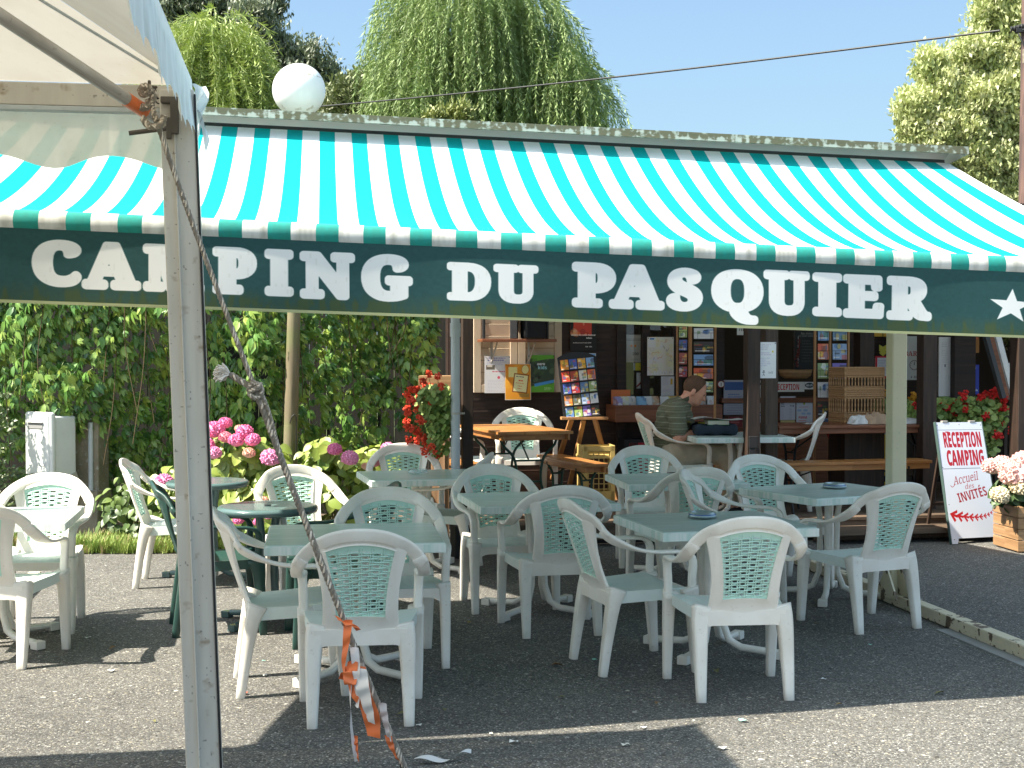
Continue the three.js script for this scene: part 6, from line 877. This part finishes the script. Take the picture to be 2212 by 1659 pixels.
// wicker display bin
{
  const Z = 13.15, a = at(1790, 918, Z), t = thing('wicker_bin', 'tall wicker display bin with open slats standing behind the right porch table', 'wicker bin', [at(1850, 900, Z).x, a.y - .02, -Z], .35), W = .42, D = .26, H = .57;
  const side = (w, tx, ty) => { const g = []; for (const [y0, h] of [[.01, .14], [.27, .12], [.47, .10]]) { g.push(box(w, h, .016, 0, y0 + h / 2, 0, .003)); for (let k = 0; k < Math.round(h / .02); k++) g.push(rod(V(-w / 2, y0 + .01 + k * .02, .009), V(w / 2, y0 + .01 + k * .02, .009), .006, .006, 5)); } const n = Math.round(w / .036); for (let i = 0; i <= n; i++) g.push(rod(V(-w / 2 + i * w / n, 0, .004), V(-w / 2 + i * w / n, H, .004), .0075, .0075, 6)); return g.map((q) => rot(q, 0, tx, 0, ...ty)); };
  mesh('front_panel', side(W, 0, [0, 0, D / 2]), M.wicker, t); mesh('back_panel', side(W, 0, [0, 0, -D / 2]), M.wicker, t); mesh('side_panel', side(D, Math.PI / 2, [W / 2, 0, 0]), M.wicker, t); mesh('side_panel', side(D, -Math.PI / 2, [-W / 2, 0, 0]), M.wicker, t); mesh('shelf_floor', [box(W, .02, D, 0, .02, 0)], M.wicker, t);
  const st = thing('bin_stand', 'dark low stand carrying the wicker bin behind the porch table', 'stand', [t.position.x, DECK, t.position.z], .35); mesh('stand_body', [box(.44, t.position.y - DECK, .28, 0, (t.position.y - DECK) / 2, 0)], M.darkPost, st);
}
const tTop = DECK + .77;
{ // crumpled paper wrap and newspapers on the long table
  const crumple = (name, label, cat, x, z, w, d, hgt, col, seed) => { const t = thing(name, label, cat, [x, tTop + .002, z], .2), g = gridGeo(16, 10, (u, v) => { const e = Math.pow(Math.max(0, Math.sin(Math.PI * u) * Math.sin(Math.PI * v)), .5); return V((u - .5) * w + .02 * Math.sin(v * 9 + seed), hgt * e * (.55 + .9 * fbm(u, v, 5, 3, seed)) + .002, (v - .5) * d + .02 * Math.sin(u * 8)); }); mesh('crumpled_sheet', [g], std({ color: C(...col), roughness: .85 }), t); return t; };
  crumple('paper_wrap', 'crumpled brown paper wrap on the long porch table', 'paper wrap', 3.37, -12.86, .27, .2, .10, [.42, .28, .18], 151); crumple('napkin', 'white crumpled napkin beside the brown paper wrap', 'napkin', 3.21, -12.82, .2, .14, .085, [.70, .68, .66], 152);
  crumple('newspaper', 'spread newspaper on the right end of the long porch table', 'newspaper', 3.72, -12.98, .34, .28, .045, [.60, .60, .60], 153); crumple('place_mat', 'small white sheet at the left end of the long porch table', 'sheet', 2.75, -12.80, .12, .08, .01, [.62, .60, .56], 154);
  const g = thing('drinking_glass', 'small drinking glass on the right end of the long table', 'glass', [3.86, tTop, -13.02]); mesh('glass_body', [new THREE.LatheGeometry([[0, .004], [.026, .004], [.032, .1], [.030, .1], [.024, .01], [0, .01]].map(([x, y]) => new THREE.Vector2(x, y)), 18)], M.glass, g);
}
// red dotted cloth and things behind the fence
{
  const Z = 13.2, P = (x, y, z = Z) => at(x, y, z), a = P(1784, 936), b = P(1838, 936), c = P(1816, 1003), t = thing('dotted_cloth', 'red triangular cloth with white dots and a white swirl under the long table', 'cloth', [a.x, a.y, a.z]);
  const tx = canvasTex(128, 128, (q) => { fillAll(q, 128, 128, '#8e1418'); q.fillStyle = '#c8b8b4'; for (let j = 0; j < 12; j++) for (let i = 0; i < 12; i++) { q.beginPath(); q.arc(i * 11 + (j % 2) * 5, j * 11, 1.5, 0, 7); q.fill(); } q.strokeStyle = '#d0c4bc'; q.lineWidth = 7; q.beginPath(); q.arc(100, 50, 15, .5, 5.6); q.stroke(); });
  mesh('cloth_sheet', [gridGeo(8, 8, (u, v) => { const p = a.clone().lerp(b, u).lerp(c, v * (.0 + 1)).sub(a); p.z += .015 * Math.sin(u * 9 + v * 3); return p; }, (u, v) => [u, 1 - v])], std({ map: tx, roughness: .8 }), t);
  const cols = [[.60, .05, .03], [.60, .55, .52], [.62, .14, .03], [.60, .05, .03], [.58, .54, .50], [.62, .16, .03], [.62, .06, .04], [.62, .42, .04], [.60, .38, .04]], nm = ['red', 'white', 'orange', 'red', 'white', 'orange', 'red', 'yellow', 'yellow'];
  cols.forEach((q, i) => { const px = [1776, 1790, 1802, 1812, 1822, 1894, 1902, 1912, 1924][i], Zb = 14.6, p = at(px, 960, Zb), bt = thing('gas_bottle', nm[i] + ' gas bottle behind the porch fence, ' + ['first', 'second', 'third', 'fourth', 'fifth', 'sixth', 'seventh', 'eighth', 'ninth'][i] + ' from the left', 'gas bottle', [p.x, DECK, -Zb]); mesh('bottle', [new THREE.LatheGeometry([[0, 0], [.055, 0], [.06, .02], [.06, .42], [.045, .50], [.02, .53], [.02, .57], [0, .57]].map(([x, y]) => new THREE.Vector2(x, y)), 14)], std({ color: C(...q), roughness: .5 }), bt); mesh('valve', [new THREE.CylinderGeometry(.022, .022, .03, 10).translate(0, .585, 0)], M.metalGrey, bt); });
}
// fence with flower box along the right of the porch
{
  const t = thing('porch_fence', 'dark wooden slat fence with a long flower box at the right of the porch', 'fence', [0, 0, 0]), Zf = 13.5, xa = (1880 - CX) / F * Zf, xb = (2205 - CX) / F * Zf;
  for (let x = xa; x < xb; x += .088) mesh('slat', [box(.034, .72, .02, x, DECK + .42, -Zf)], M.darkPost, t);
  mesh('rail', [box(xb - xa, .06, .03, (xa + xb) / 2, DECK + .20, -Zf - .026), box(xb - xa, .06, .03, (xa + xb) / 2, DECK + .70, -Zf - .026)], M.darkWood2, t);
  for (let x = xa + .35; x < xb; x += .72) mesh('flower_box', [box(.68, .17, .20, x, DECK + .82, -Zf + .05)], M.darkWood, t);
}
// second support of the awning and beams at the far right
{
  const Z = 12.9, A = at(2152, 715, Z), B = at(2190, 860, Z), t = thing('white_brace', 'white slanting square metal brace below the awning at far right', 'brace', [B.x, B.y, B.z]), d = A.clone().sub(B); mesh('tube', [bar(V(0, 0, 0), d, .052, .052)], M.boxPlastic, t); mesh('shaded_side', [bar(V(-.09, 0, -.03), d.clone().add(V(-.10, 0, -.03)), .09, .04)], M.cassette, t); mesh('end_plate', [box(.09, .012, .09, 0, -.01, 0)], M.metalGrey, t);  // dark bar stands in for the shaded side of the white tube
  const A2 = at(2132, 715, 13.4), B2 = at(2178, 862, 13.4), q = thing('slanting_beam', 'brown slanting timber beam left of the white brace', 'beam', [B2.x, B2.y, B2.z]), e = A2.clone().sub(B2); mesh('beam_timber', [bar(V(0, 0, 0), e, .07, .09)], M.redWood, q); mesh('strap', [bar(V(.05, 0, 0), e.clone().add(V(.05, 0, 0)), .03, .09)], M.darkWood, q);
}
// A-frame sign
{
  const L = onGround(2046, 1178), Rr = onGround(2171, 1168), w = .535, mid = L.clone().add(Rr).multiplyScalar(.5), wid = .49;
  const t = thing('sandwich_board', 'white A-frame sign reading RÉCEPTION CAMPING in red with a row of small arrows', 'sign', [mid.x, 0, mid.z], 0), H = 1.055, lean = .26; t.rotation.set(0, .40, -.012);
  const tx = canvasTex(300, 640, (c, W, Hh) => {
    fillAll(c, W, Hh, '#dcdfe8'); c.fillStyle = '#3a3c4c'; c.fillRect(14, 40, W - 28, 2); c.fillRect(10, Hh * .385, W - 18, 2.5); for (const [x, y] of [[.05, .025], [.5, .02], [.94, .025], [.04, .375], [.95, .365], [.05, .68], [.05, .965], [.95, .955]]) { c.beginPath(); c.arc(W * x, Hh * y, 2.5, 0, 7); c.fill(); }
    const big = (s, y, sx, sy, x = W * .52) => { c.save(); c.translate(x, y); c.scale(sx, sy); c.font = 'bold 60px sans-serif'; c.textAlign = 'center'; c.textBaseline = 'middle'; c.lineJoin = 'round'; c.strokeStyle = c.fillStyle = '#b7141f'; c.lineWidth = 3; c.strokeText(s, 0, 0); c.fillText(s, 0, 0); c.restore(); };
    big('RECEPTION', Hh * .148, .72, 1.78); c.save(); c.translate(W * .225, Hh * .082); c.fillStyle = '#b7141f'; c.fillRect(-9, -3, 20, 6); c.restore(); big('CAMPING', Hh * .300, .82, 1.78, W * .53);
    c.save(); c.translate(W * .47, Hh * .47); c.rotate(-.16); c.transform(1, 0, -.25, 1, 0, 0); c.scale(.9, 1.2); text(c, 'Accueil', 0, 0, 50, '#a3222c', 'serif', false); c.strokeStyle = '#a3222c'; c.lineWidth = 2.5; c.beginPath(); c.moveTo(-78, 14); c.quadraticCurveTo(-100, 34, -110, 14); c.stroke(); c.restore();
    c.save(); c.translate(W * .52, Hh * .535); c.rotate(-.12); c.transform(1, 0, -.25, 1, 0, 0); text(c, 'des', 0, 0, 36, '#b04a52', 'serif', false); c.restore();
    c.save(); c.translate(W * .55, Hh * .605); c.rotate(-.19); c.scale(.98, 1.35); text(c, 'INVITÉS', 0, 0, 50, '#a3161f', 'sans-serif'); c.restore();
    c.fillStyle = '#c01c22'; for (let i = 0; i < 11; i++) { const u = i / 10, s = lerp(.86, .15, Math.pow(u, .8)), x = W * lerp(.11, .95, 1 - Math.pow(1 - u, 1.5)), y = Hh * (.765 + .045 * Math.sin(u * 2.4) - .075 * u * u); c.save(); c.translate(x, y); c.rotate(.35 - .55 * u); c.scale(s, s); c.beginPath(); c.moveTo(-26, 0); c.lineTo(18, -38); c.lineTo(22, -20); c.lineTo(4, -6); c.lineTo(30, -8); c.lineTo(30, 10); c.lineTo(4, 8); c.lineTo(24, 26); c.lineTo(16, 42); c.closePath(); c.fill(); c.restore(); }
  });
  const face = (s) => { const sh = new THREE.Shape(), hw = w / 2, tw = w * .475; sh.moveTo(-hw, 0); sh.lineTo(-hw + .06, 0); sh.lineTo(-hw + .075, .045); sh.lineTo(hw - .075, .045); sh.lineTo(hw - .06, 0); sh.lineTo(hw, 0); sh.lineTo(tw, H); sh.lineTo(-tw, H); sh.closePath(); const g = new THREE.ExtrudeGeometry(sh, { depth: .012, bevelEnabled: false }), uv = g.attributes.uv, p = g.attributes.position; for (let i = 0; i < uv.count; i++) uv.setXY(i, .5 + p.getX(i) / w, p.getY(i) / H); return keep(g); };
  const front = face(1); front.rotateX(-Math.asin(lean / H)); mesh('front_panel', [front], std({ map: tx, roughness: .3 }), t);
  for (const s of [-1, 1]) mesh('prop_leg', [bar(V(s * w * .30, .01, -lean * 1.75), V(s * w * .30, H * .93, -lean * .98), .03, .02)], M.darkPost, t); mesh('prop_bar', [box(w * .6, .03, .018, 0, .3, -lean * 1.53)], M.darkPost, t);
  mesh('side_edge', [bar(V(-w / 2, 0, -.006), V(-w * .475, H * .975, -lean), .012, .03), bar(V(w / 2, 0, -.006), V(w * .475, H * .975, -lean), .012, .03)], std({ color: C(.06, .10, .09), roughness: .5 }), t); mesh('hinge', [box(.06, .02, .03, -.15, H * .975, -lean), box(.06, .02, .03, .15, H * .975, -lean)], M.metalGrey, t);
}
// litter on the asphalt
{
  const g = joined([leafGeo(.05, .03, .5, 3).rotateX(-1.45)]), mt = [[.22, .13, .06], [.28, .20, .08], [.18, .17, .07]].map((c) => std({ color: C(...c), roughness: .9 }));
  const pts = [[1190, 1440], [1440, 1350], [1545, 1450], [1170, 1352], [1010, 1350], [880, 1545], [1500, 1480], [1820, 1525], [2040, 1500], [630, 1500], [410, 1340], [330, 1560], [1330, 1330], [1600, 1345], [960, 1540], [1420, 1520], [1760, 1350], [1220, 1510], [250, 1400], [1900, 1420], [760, 1620], [1080, 1340]];
  pts.forEach(([x, y], i) => { const p = onGround(x, y), m = shared(numbered('fallen_leaf'), g, mt[i % 3], scene); m.position.set(p.x, .010, p.z); m.rotation.set(rr(-.15, .15), R() * 6.28, rr(-.15, .15)); m.scale.setScalar(i ? rr(.5, 1.1) : 1.4); tag(m, 'small dry brown leaf lying on the asphalt of the terrace', 'leaf', 'dry leaves scattered on the asphalt'); });
  const sc = joined([gridGeo(3, 2, (u, v) => V((u - .5) * .03, .004 + .003 * Math.sin(u * 5 + v * 3), (v - .5) * .02))]), cols = [[.72, .72, .70], [.30, .62, .50], [.70, .12, .06], [.65, .66, .60]].map((c) => std({ color: C(...c), roughness: .7 }));
  [[1605, 1560, 1], [1060, 1588, 3], [1390, 1575, 0], [570, 1430, 1], [572, 1462, 0], [528, 1500, 2], [142, 1330, 2], [1285, 1428, 1], [1145, 1330, 2], [905, 1570, 0], [1110, 1606, 0], [1350, 1612, 3], [240, 1452, 0], [190, 1380, 0], [1690, 1445, 0], [1780, 1470, 0], [1880, 1395, 1], [1560, 1620, 0]].forEach(([x, y, k]) => { const p = onGround(x, y), m = shared(numbered('paper_scrap'), sc, cols[k], scene); m.position.set(p.x, .006, p.z); m.rotation.y = R() * 6; m.scale.setScalar(rr(.6, 1.3)); tag(m, ['tiny white paper scrap on the asphalt', 'tiny mint green scrap on the asphalt', 'tiny red scrap on the asphalt', 'small pale stone chip on the asphalt'][k], 'scrap', 'tiny ' + ['white scraps', 'mint scraps', 'red scraps', 'pale chips'][k] + ' on the asphalt'); });
}

// the prints were matched in the shade of the porch: bring the sheet up to the colour of the paper itself
{
  const lift = (cv) => { const x = cv.getContext('2d'), im = x.getImageData(0, 0, cv.width, cv.height), lut = new Uint8ClampedArray(256); for (let i = 0; i < 256; i++) { const s = i / 255, l = s <= .04045 ? s / 12.92 : Math.pow((s + .055) / 1.055, 2.4), k = 1.75 * l; lut[i] = srgb(k < .55 ? k : .55 + .36 * (1 - Math.exp(-(k - .55) / .36))); } for (let o = 0; o < im.data.length; o += 4) for (let k = 0; k < 3; k++) im.data[o + k] = lut[im.data[o + k]]; x.putImageData(im, 0, 0); };
  lift(printSheet); lift(atlas.image);
}

// ---------- the man ----------
function surfaceNet(f, lo, hi, cell) { // isosurface f = 0 (negative inside)
  const n = [0, 1, 2].map((k) => Math.ceil((hi[k] - lo[k]) / cell) + 1), [nx, ny, nz] = n, val = new Float32Array(nx * ny * nz), id = (i, j, k) => i + nx * (j + ny * k);
  for (let k = 0; k < nz; k++) for (let j = 0; j < ny; j++) for (let i = 0; i < nx; i++) val[id(i, j, k)] = f(lo[0] + i * cell, lo[1] + j * cell, lo[2] + k * cell);
  const vid = new Int32Array(nx * ny * nz).fill(-1), pos = [], idx = [], E = [[0, 1], [2, 3], [4, 5], [6, 7], [0, 2], [1, 3], [4, 6], [5, 7], [0, 4], [1, 5], [2, 6], [3, 7]];
  for (let k = 0; k < nz - 1; k++) for (let j = 0; j < ny - 1; j++) for (let i = 0; i < nx - 1; i++) {
    const c = []; let m = 0; for (let q = 0; q < 8; q++) { c.push(val[id(i + (q & 1), j + ((q >> 1) & 1), k + (q >> 2))]); if (c[q] < 0) m++; } if (!m || m === 8) continue;
    let x = 0, y = 0, z = 0, t = 0; for (const [a, b] of E) if ((c[a] < 0) !== (c[b] < 0)) { const s = c[a] / (c[a] - c[b]); x += (a & 1) + s * ((b & 1) - (a & 1)); y += ((a >> 1) & 1) + s * (((b >> 1) & 1) - ((a >> 1) & 1)); z += (a >> 2) + s * ((b >> 2) - (a >> 2)); t++; }
    vid[id(i, j, k)] = pos.length / 3; pos.push(lo[0] + (i + x / t) * cell, lo[1] + (j + y / t) * cell, lo[2] + (k + z / t) * cell);
  }
  const quad = (a, b, c, d, flip) => { if (a < 0 || b < 0 || c < 0 || d < 0) return; flip ? idx.push(a, c, b, a, d, c) : idx.push(a, b, c, a, c, d); };
  for (let k = 1; k < nz - 1; k++) for (let j = 1; j < ny - 1; j++) for (let i = 1; i < nx - 1; i++) {
    const v = val[id(i, j, k)] < 0;
    if (v !== val[id(i + 1, j, k)] < 0) quad(vid[id(i, j - 1, k - 1)], vid[id(i, j, k - 1)], vid[id(i, j, k)], vid[id(i, j - 1, k)], !v);
    if (v !== val[id(i, j + 1, k)] < 0) quad(vid[id(i - 1, j, k - 1)], vid[id(i - 1, j, k)], vid[id(i, j, k)], vid[id(i, j, k - 1)], !v);
    if (v !== val[id(i, j, k + 1)] < 0) quad(vid[id(i - 1, j - 1, k)], vid[id(i, j - 1, k)], vid[id(i, j, k)], vid[id(i - 1, j, k)], !v);
  }
  const g = new THREE.BufferGeometry(); g.setAttribute('position', new THREE.Float32BufferAttribute(pos, 3)); g.setIndex(idx); g.computeVertexNormals(); return g;
}
const smin = (a, b, k) => { const h = clamp(.5 + .5 * (b - a) / k, 0, 1); return lerp(b, a, h) - k * h * (1 - h); };
function capsule(p, a, b, ra, rb) { const bx = b.x - a.x, by = b.y - a.y, bz = b.z - a.z, px = p[0] - a.x, py = p[1] - a.y, pz = p[2] - a.z, t = clamp((px * bx + py * by + pz * bz) / (bx * bx + by * by + bz * bz + 1e-9), 0, 1); return Math.hypot(px - bx * t, py - by * t, pz - bz * t) - lerp(ra, rb, t); }
function field(bones, k) { return (x, y, z) => { let d = 9; const p = [x, y, z]; for (const b of bones) { if (b.e) { const q = [(x - b.e.x), (y - b.e.y), (z - b.e.z)], u = b.r; let l = q; if (b.rot) { const c = Math.cos(b.rot), s = Math.sin(b.rot); l = [q[0] * c + q[1] * s, -q[0] * s + q[1] * c, q[2]]; } const m = Math.hypot(l[0] / u[0], l[1] / u[1], l[2] / u[2]); d = smin(d, (m - 1) * Math.min(...u), b.k ?? k); } else d = smin(d, capsule(p, b.a, b.b, b.ra, b.rb), b.k ?? k); } return d; }; }
{
  // origin: on the deck under the hips; x = direction he faces (right), z towards the viewer
  const O = V(1.47, DECK, -12.56), t = thing('person', 'man in striped green polo shirt and beige trousers, sitting and looking down', 'person', O.toArray(), 0); t.scale.setScalar(1.12); t.position.y -= .045;
  const hip = V(0, .53, 0), chest = V(.005, .80, 0), neck = V(.075, .94, 0), head = V(.165, 1.01, .005);
  const J = {}; for (const [s, z] of [['n', 1], ['f', -1]]) { J[s] = { sh: V(-.005, .865, z * .185), el: V(.01 + (z < 0 ? .06 : 0), .655, z * .235), wr: V(.255, .690, z * .13 - (z > 0 ? .02 : 0)), hp: V(.01, .50, z * .095), kn: V(.42, .505, z * .105), an: V(.44, .085, z * .10), toe: V(.59, .035, z * .12) }; }
  const skin = std({ map: tex(128, (u, v) => mixc([.68, .30, .20], [.78, .40, .28], fbm(u, v, 20, 3, 161)), 4), roughness: .55 });
  // head frame: tilted down
  const tilt = -.50, hk = .92, hf = (f0, u0, l0) => { const f = f0 * hk, u = u0 * hk, l = l0 * hk; return V(head.x + f * Math.cos(tilt) - u * Math.sin(tilt), head.y + f * Math.sin(tilt) + u * Math.cos(tilt), head.z + l); }, el = (f, u, l, rf, ru, rl, k) => ({ e: hf(f, u, l), r: [rf * hk, ru * hk, rl * hk], rot: tilt, k });
  const bones = [{ a: hip, b: V(.0, .70, 0), ra: .145, rb: .135 }, { a: V(.0, .70, 0), b: chest, ra: .135, rb: .135 }, { a: V(0, .84, -.13), b: V(0, .84, .13), ra: .075, rb: .075 }, { a: V(.03, .87, 0), b: V(.105, .945, 0), ra: .062, rb: .055 }];
  for (const s of ['n', 'f']) { const j = J[s]; bones.push({ a: j.sh, b: j.el, ra: .055, rb: .043 }, { a: j.el, b: j.wr, ra: .043, rb: .028 }, { a: j.hp, b: j.kn, ra: .085, rb: .060 }, { a: j.kn, b: j.an, ra: .058, rb: .040 }, { a: j.an, b: j.toe, ra: .042, rb: .032 }); }
  const low = field(bones, .035), body = surfaceNet(low, [-.25, -.02, -.36], [.72, 1.06, .36], .014);
  const hd = field([el(-.012, .03, 0, .098, .095, .076), el(.035, -.045, 0, .062, .075, .056), el(.058, -.085, 0, .034, .028, .036, .02), el(.062, .02, 0, .034, .016, .052, .015), { a: hf(.085, .012, 0), b: hf(.106, -.028, 0), ra: .009, rb: .014, k: .014 }, el(.090, -.034, .012, .012, .009, .009, .01), el(.090, -.034, -.012, .012, .009, .009, .01), el(.080, -.062, 0, .012, .007, .022, .008), el(.077, -.075, 0, .012, .007, .018, .008), el(.05, -.02, .045, .03, .024, .016, .02), el(.05, -.02, -.045, .03, .024, .016, .02), el(-.018, -.015, .077, .019, .032, .008, .008), el(-.018, -.015, -.077, .019, .032, .008, .008), { a: V(.085, .92, 0), b: hf(-.02, -.05, 0), ra: .058, rb: .052, k: .03 }], .02);
  const hg = surfaceNet((x, y, z) => Math.max(hd(x, y, z), -(capsule([x, y, z], hf(.086, .0, .030), hf(.086, .0, .034), .011, .011)), -(capsule([x, y, z], hf(.086, .0, -.030), hf(.086, .0, -.034), .011, .011))), [head.x - .19, head.y - .2, -.13], [head.x + .2, head.y + .19, .13], .0055);
  // hands: palm and five bent fingers each
  const hands = []; for (const s of ['n', 'f']) { const w = J[s].wr, zs = s === 'n' ? 1 : -1, P = (x, y, z) => V(w.x + x, w.y + y, w.z + zs * z), hb = [{ a: P(0, 0, 0), b: P(.075, .002, -.012), ra: .026, rb: .030 }, { a: P(.04, .0, .014), b: P(.08, .0, .016), ra: .018, rb: .017 }]; [[.030, .042, .9], [.010, .050, 1], [-.010, .046, .95], [-.028, .036, .8]].forEach(([z, l, k]) => { hb.push({ a: P(.075, .004, z - .006), b: P(.075 + l * .8, .012, z - .008), ra: .0098, rb: .009, k: .006 }, { a: P(.075 + l * .8, .012, z - .008), b: P(.075 + l * 1.3, -.010, z - .008), ra: .009, rb: .0082, k: .003 }, { a: P(.075 + l * 1.3, -.010, z - .008), b: P(.075 + l * 1.25, -.030, z - .008), ra: .0082, rb: .0075, k: .003 }); }); hb.push({ a: P(.02, .0, -.022), b: P(.055, .006, -.050), ra: .013, rb: .011, k: .01 }, { a: P(.055, .006, -.050), b: P(.09, .0, -.056), ra: .011, rb: .009, k: .004 }); const fd = field(hb, .012); hands.push(surfaceNet(fd, [w.x - .04, w.y - .07, w.z - .09], [w.x + .18, w.y + .06, w.z + .09], .004)); }
  mesh('body', [body, hg, ...hands], skin, t);
  mesh('eye', [new THREE.SphereGeometry(.010, 12, 8).translate(...hf(.079, .0, .032).toArray()), new THREE.SphereGeometry(.010, 12, 8).translate(...hf(.079, .0, -.032).toArray())], std({ color: C(.05, .035, .03), roughness: .2 }), t);
  // short brown hair: a shell over the crown and the back of the head
  const hairF = (x, y, z) => { const c = Math.cos(tilt), s = Math.sin(tilt), dx = (x - head.x) / hk, dy = (y - head.y) / hk, f = dx * c + dy * s, u = -dx * s + dy * c, d0 = Math.hypot((f + .014) / .106, (u - .032) / .102, (z - head.z) / .083 / hk) - 1, cut = Math.max(f - .040 - .35 * (u - .07), -(u - lerp(-.055, .055, smooth(-.02, .05, f)))); return Math.max(d0 * .083 + .0016 * Math.sin(f * 300 + z * 90) * Math.sin(u * 240 + z * 260), cut * .9); };
  mesh('hair', [surfaceNet(hairF, [head.x - .19, head.y - .14, -.13], [head.x + .16, head.y + .19, .13], .005)], std({ map: tex(128, (u, v) => mixc([.07, .035, .02], [.17, .085, .045], fbm(u, v, 50, 3, 163)), 4), roughness: .75 }), t);
  mesh('eyebrow', [rod(hf(.088, .022, .015), hf(.075, .024, .048), .005, .0035), rod(hf(.088, .022, -.015), hf(.075, .024, -.048), .005, .0035)], std({ color: C(.08, .04, .025), roughness: .8 }), t);
  // polo shirt, hanging a little over the belt
  const sb = [{ a: V(.0, .46, 0), b: V(.005, .70, 0), ra: .172, rb: .158 }, { a: V(.005, .68, 0), b: V(0, .80, 0), ra: .158, rb: .148 }, { a: V(-.005, .848, -.135), b: V(-.005, .848, .135), ra: .084, rb: .084 }, { a: V(.02, .865, 0), b: V(.075, .915, 0), ra: .085, rb: .066 }]; for (const s of ['n', 'f']) { const j = J[s]; sb.push({ a: j.sh, b: j.sh.clone().lerp(j.el, .74), ra: .076, rb: .074 }); }
  const sf = field(sb, .03), shirt = surfaceNet((x, y, z) => { const fold = .004 * Math.sin(y * 55 + x * 30 + z * 14) * Math.sin(z * 20 + 1) + .003 * Math.sin(y * 90 - z * 40); let d = sf(x, y, z) + fold; d = Math.max(d, -(y - .41), (x * .55 + y * .84) - (.08 * .55 + .935 * .84)); const wx = x - .09, wy = y - 1.02; return d; }, [-.26, .36, -.40], [.30, 1.06, .40], .0085);
  const stripe = tex(128, (u, v) => { const b = (v * 4.0) % 1, n = fbm(u, v, 30, 2, 165), base = mixc([.125, .13, .08], [.17, .17, .11], n); return b < .12 ? mixc([.44, .43, .34], base, .25 + n * .5) : b > .45 && b < .52 ? mixc([.22, .22, .15], base, .4) : base; }, [6, 5.6]);
  mesh('shirt', [shirt], std({ map: stripe, roughness: .9 }), t);
  mesh('collar', [sweep(Array.from({ length: 15 }, (_, i) => { const a = i / 14 * Math.PI * 1.7 + Math.PI * .15 + Math.PI * 0; return { p: V(.075 - .064 * Math.cos(a + Math.PI) * -1, 0.935 - .028 * Math.cos(a), .068 * Math.sin(a)), w: V(.25, 1, 0), a: .020, b: .004 }; }), 6, 1)], std({ color: C(.08, .085, .05), roughness: .9 }), t);
  // trousers
  const tb = [{ a: V(0, .50, -.07), b: V(0, .50, .07), ra: .135, rb: .135 }]; for (const s of ['n', 'f']) { const j = J[s]; tb.push({ a: j.hp, b: j.kn, ra: .102, rb: .080 }, { a: j.kn, b: V(j.an.x, .13, j.an.z), ra: .080, rb: .066 }); }
  const tf = field(tb, .03), tr = surfaceNet((x, y, z) => Math.max(tf(x, y, z) + .005 * Math.sin(x * 60 + y * 40) * Math.sin(z * 35 + x * 20), -(y - .10), y - .66), [-.22, .06, -.34], [.62, .72, .34], .011);
  mesh('trousers', [tr], std({ map: tex(128, (u, v) => mixc([.44, .38, .29], [.56, .49, .38], fbm(u, v, 16, 4, 167)), 2), roughness: .95 }), t);
  for (const s of ['n', 'f']) { const j = J[s]; mesh('shoe', [surfaceNet(field([{ a: V(j.an.x - .02, .045, j.an.z), b: V(j.toe.x - .02, .045, j.toe.z), ra: .050, rb: .046 }, { a: V(j.an.x, .06, j.an.z), b: V(j.an.x + .02, .10, j.an.z), ra: .045, rb: .045 }], .02), [j.an.x - .12, -.02, j.an.z - .1], [j.toe.x + .1, .17, j.an.z + .12], .01)], M.black, t); }
}
// what lies on his table
{
  const y = DECK + .7075, at2 = (px, z) => [(px - CX) / F * -z, y, z];
  const bag = thing('dark_bag', 'soft dark blue bag lying on the man\'s table under the book', 'bag', at2(1543, -12.32), .1); mesh('bag_body', [surfaceNet((x, yy, z) => { const q = Math.hypot(Math.max(Math.abs(x) - .16, 0), Math.max(Math.abs(yy - .045) - .012, 0), Math.max(Math.abs(z) - .08, 0)) - .034; return q + .008 * Math.sin(x * 40 + z * 20) * Math.sin(z * 50); }, [-.24, -.02, -.16], [.24, .13, .16], .01)], std({ color: C(.016, .028, .045), roughness: .8 }), bag);
  const bk = thing('book', 'thick cream paged book resting on the dark bag', 'book', [(1548 - CX) / F * 12.30, y + .090, -12.30], .12); mesh('pages', [box(.19, .036, .15, 0, .018, 0)], std({ color: C(.66, .63, .52), roughness: .9 }), bk); mesh('cover', [box(.196, .005, .156, 0, .038, 0), box(.196, .005, .156, 0, -.002, 0)], std({ color: C(.06, .2, .1), roughness: .5 }), bk);
  const mg = thing('magazine', 'white opened magazine lying on top of the book', 'magazine', [(1540 - CX) / F * 12.3, y + .134, -12.3], .08); mesh('page', [gridGeo(14, 6, (u, v) => V((u - .42) * .44, .006 + .016 * Math.sin(u * Math.PI * 2) * (u < .5 ? 1 : .6), (v - .5) * .2)), gridGeo(14, 6, (u, v) => V((u - .42) * .435, .001 + .010 * Math.sin(u * Math.PI * 2), (v - .5) * .19))], std({ color: C(.55, .57, .54), roughness: .7 }), mg);
  const yl = thing('folded_paper', 'yellow folded paper held in the man\'s hands', 'paper', [(1487 - CX) / F * 12.3, y + .085, -12.36], .1); mesh('fold', [gridGeo(8, 4, (u, v) => V((u - .5) * .21, .02 * Math.sin(u * 3) + .004, (v - .5) * .14)), box(.05, .02, .08, .13, .012, .01)], std({ color: C(.50, .40, .05), roughness: .7 }), yl);
}
renderer.render(scene, camera);
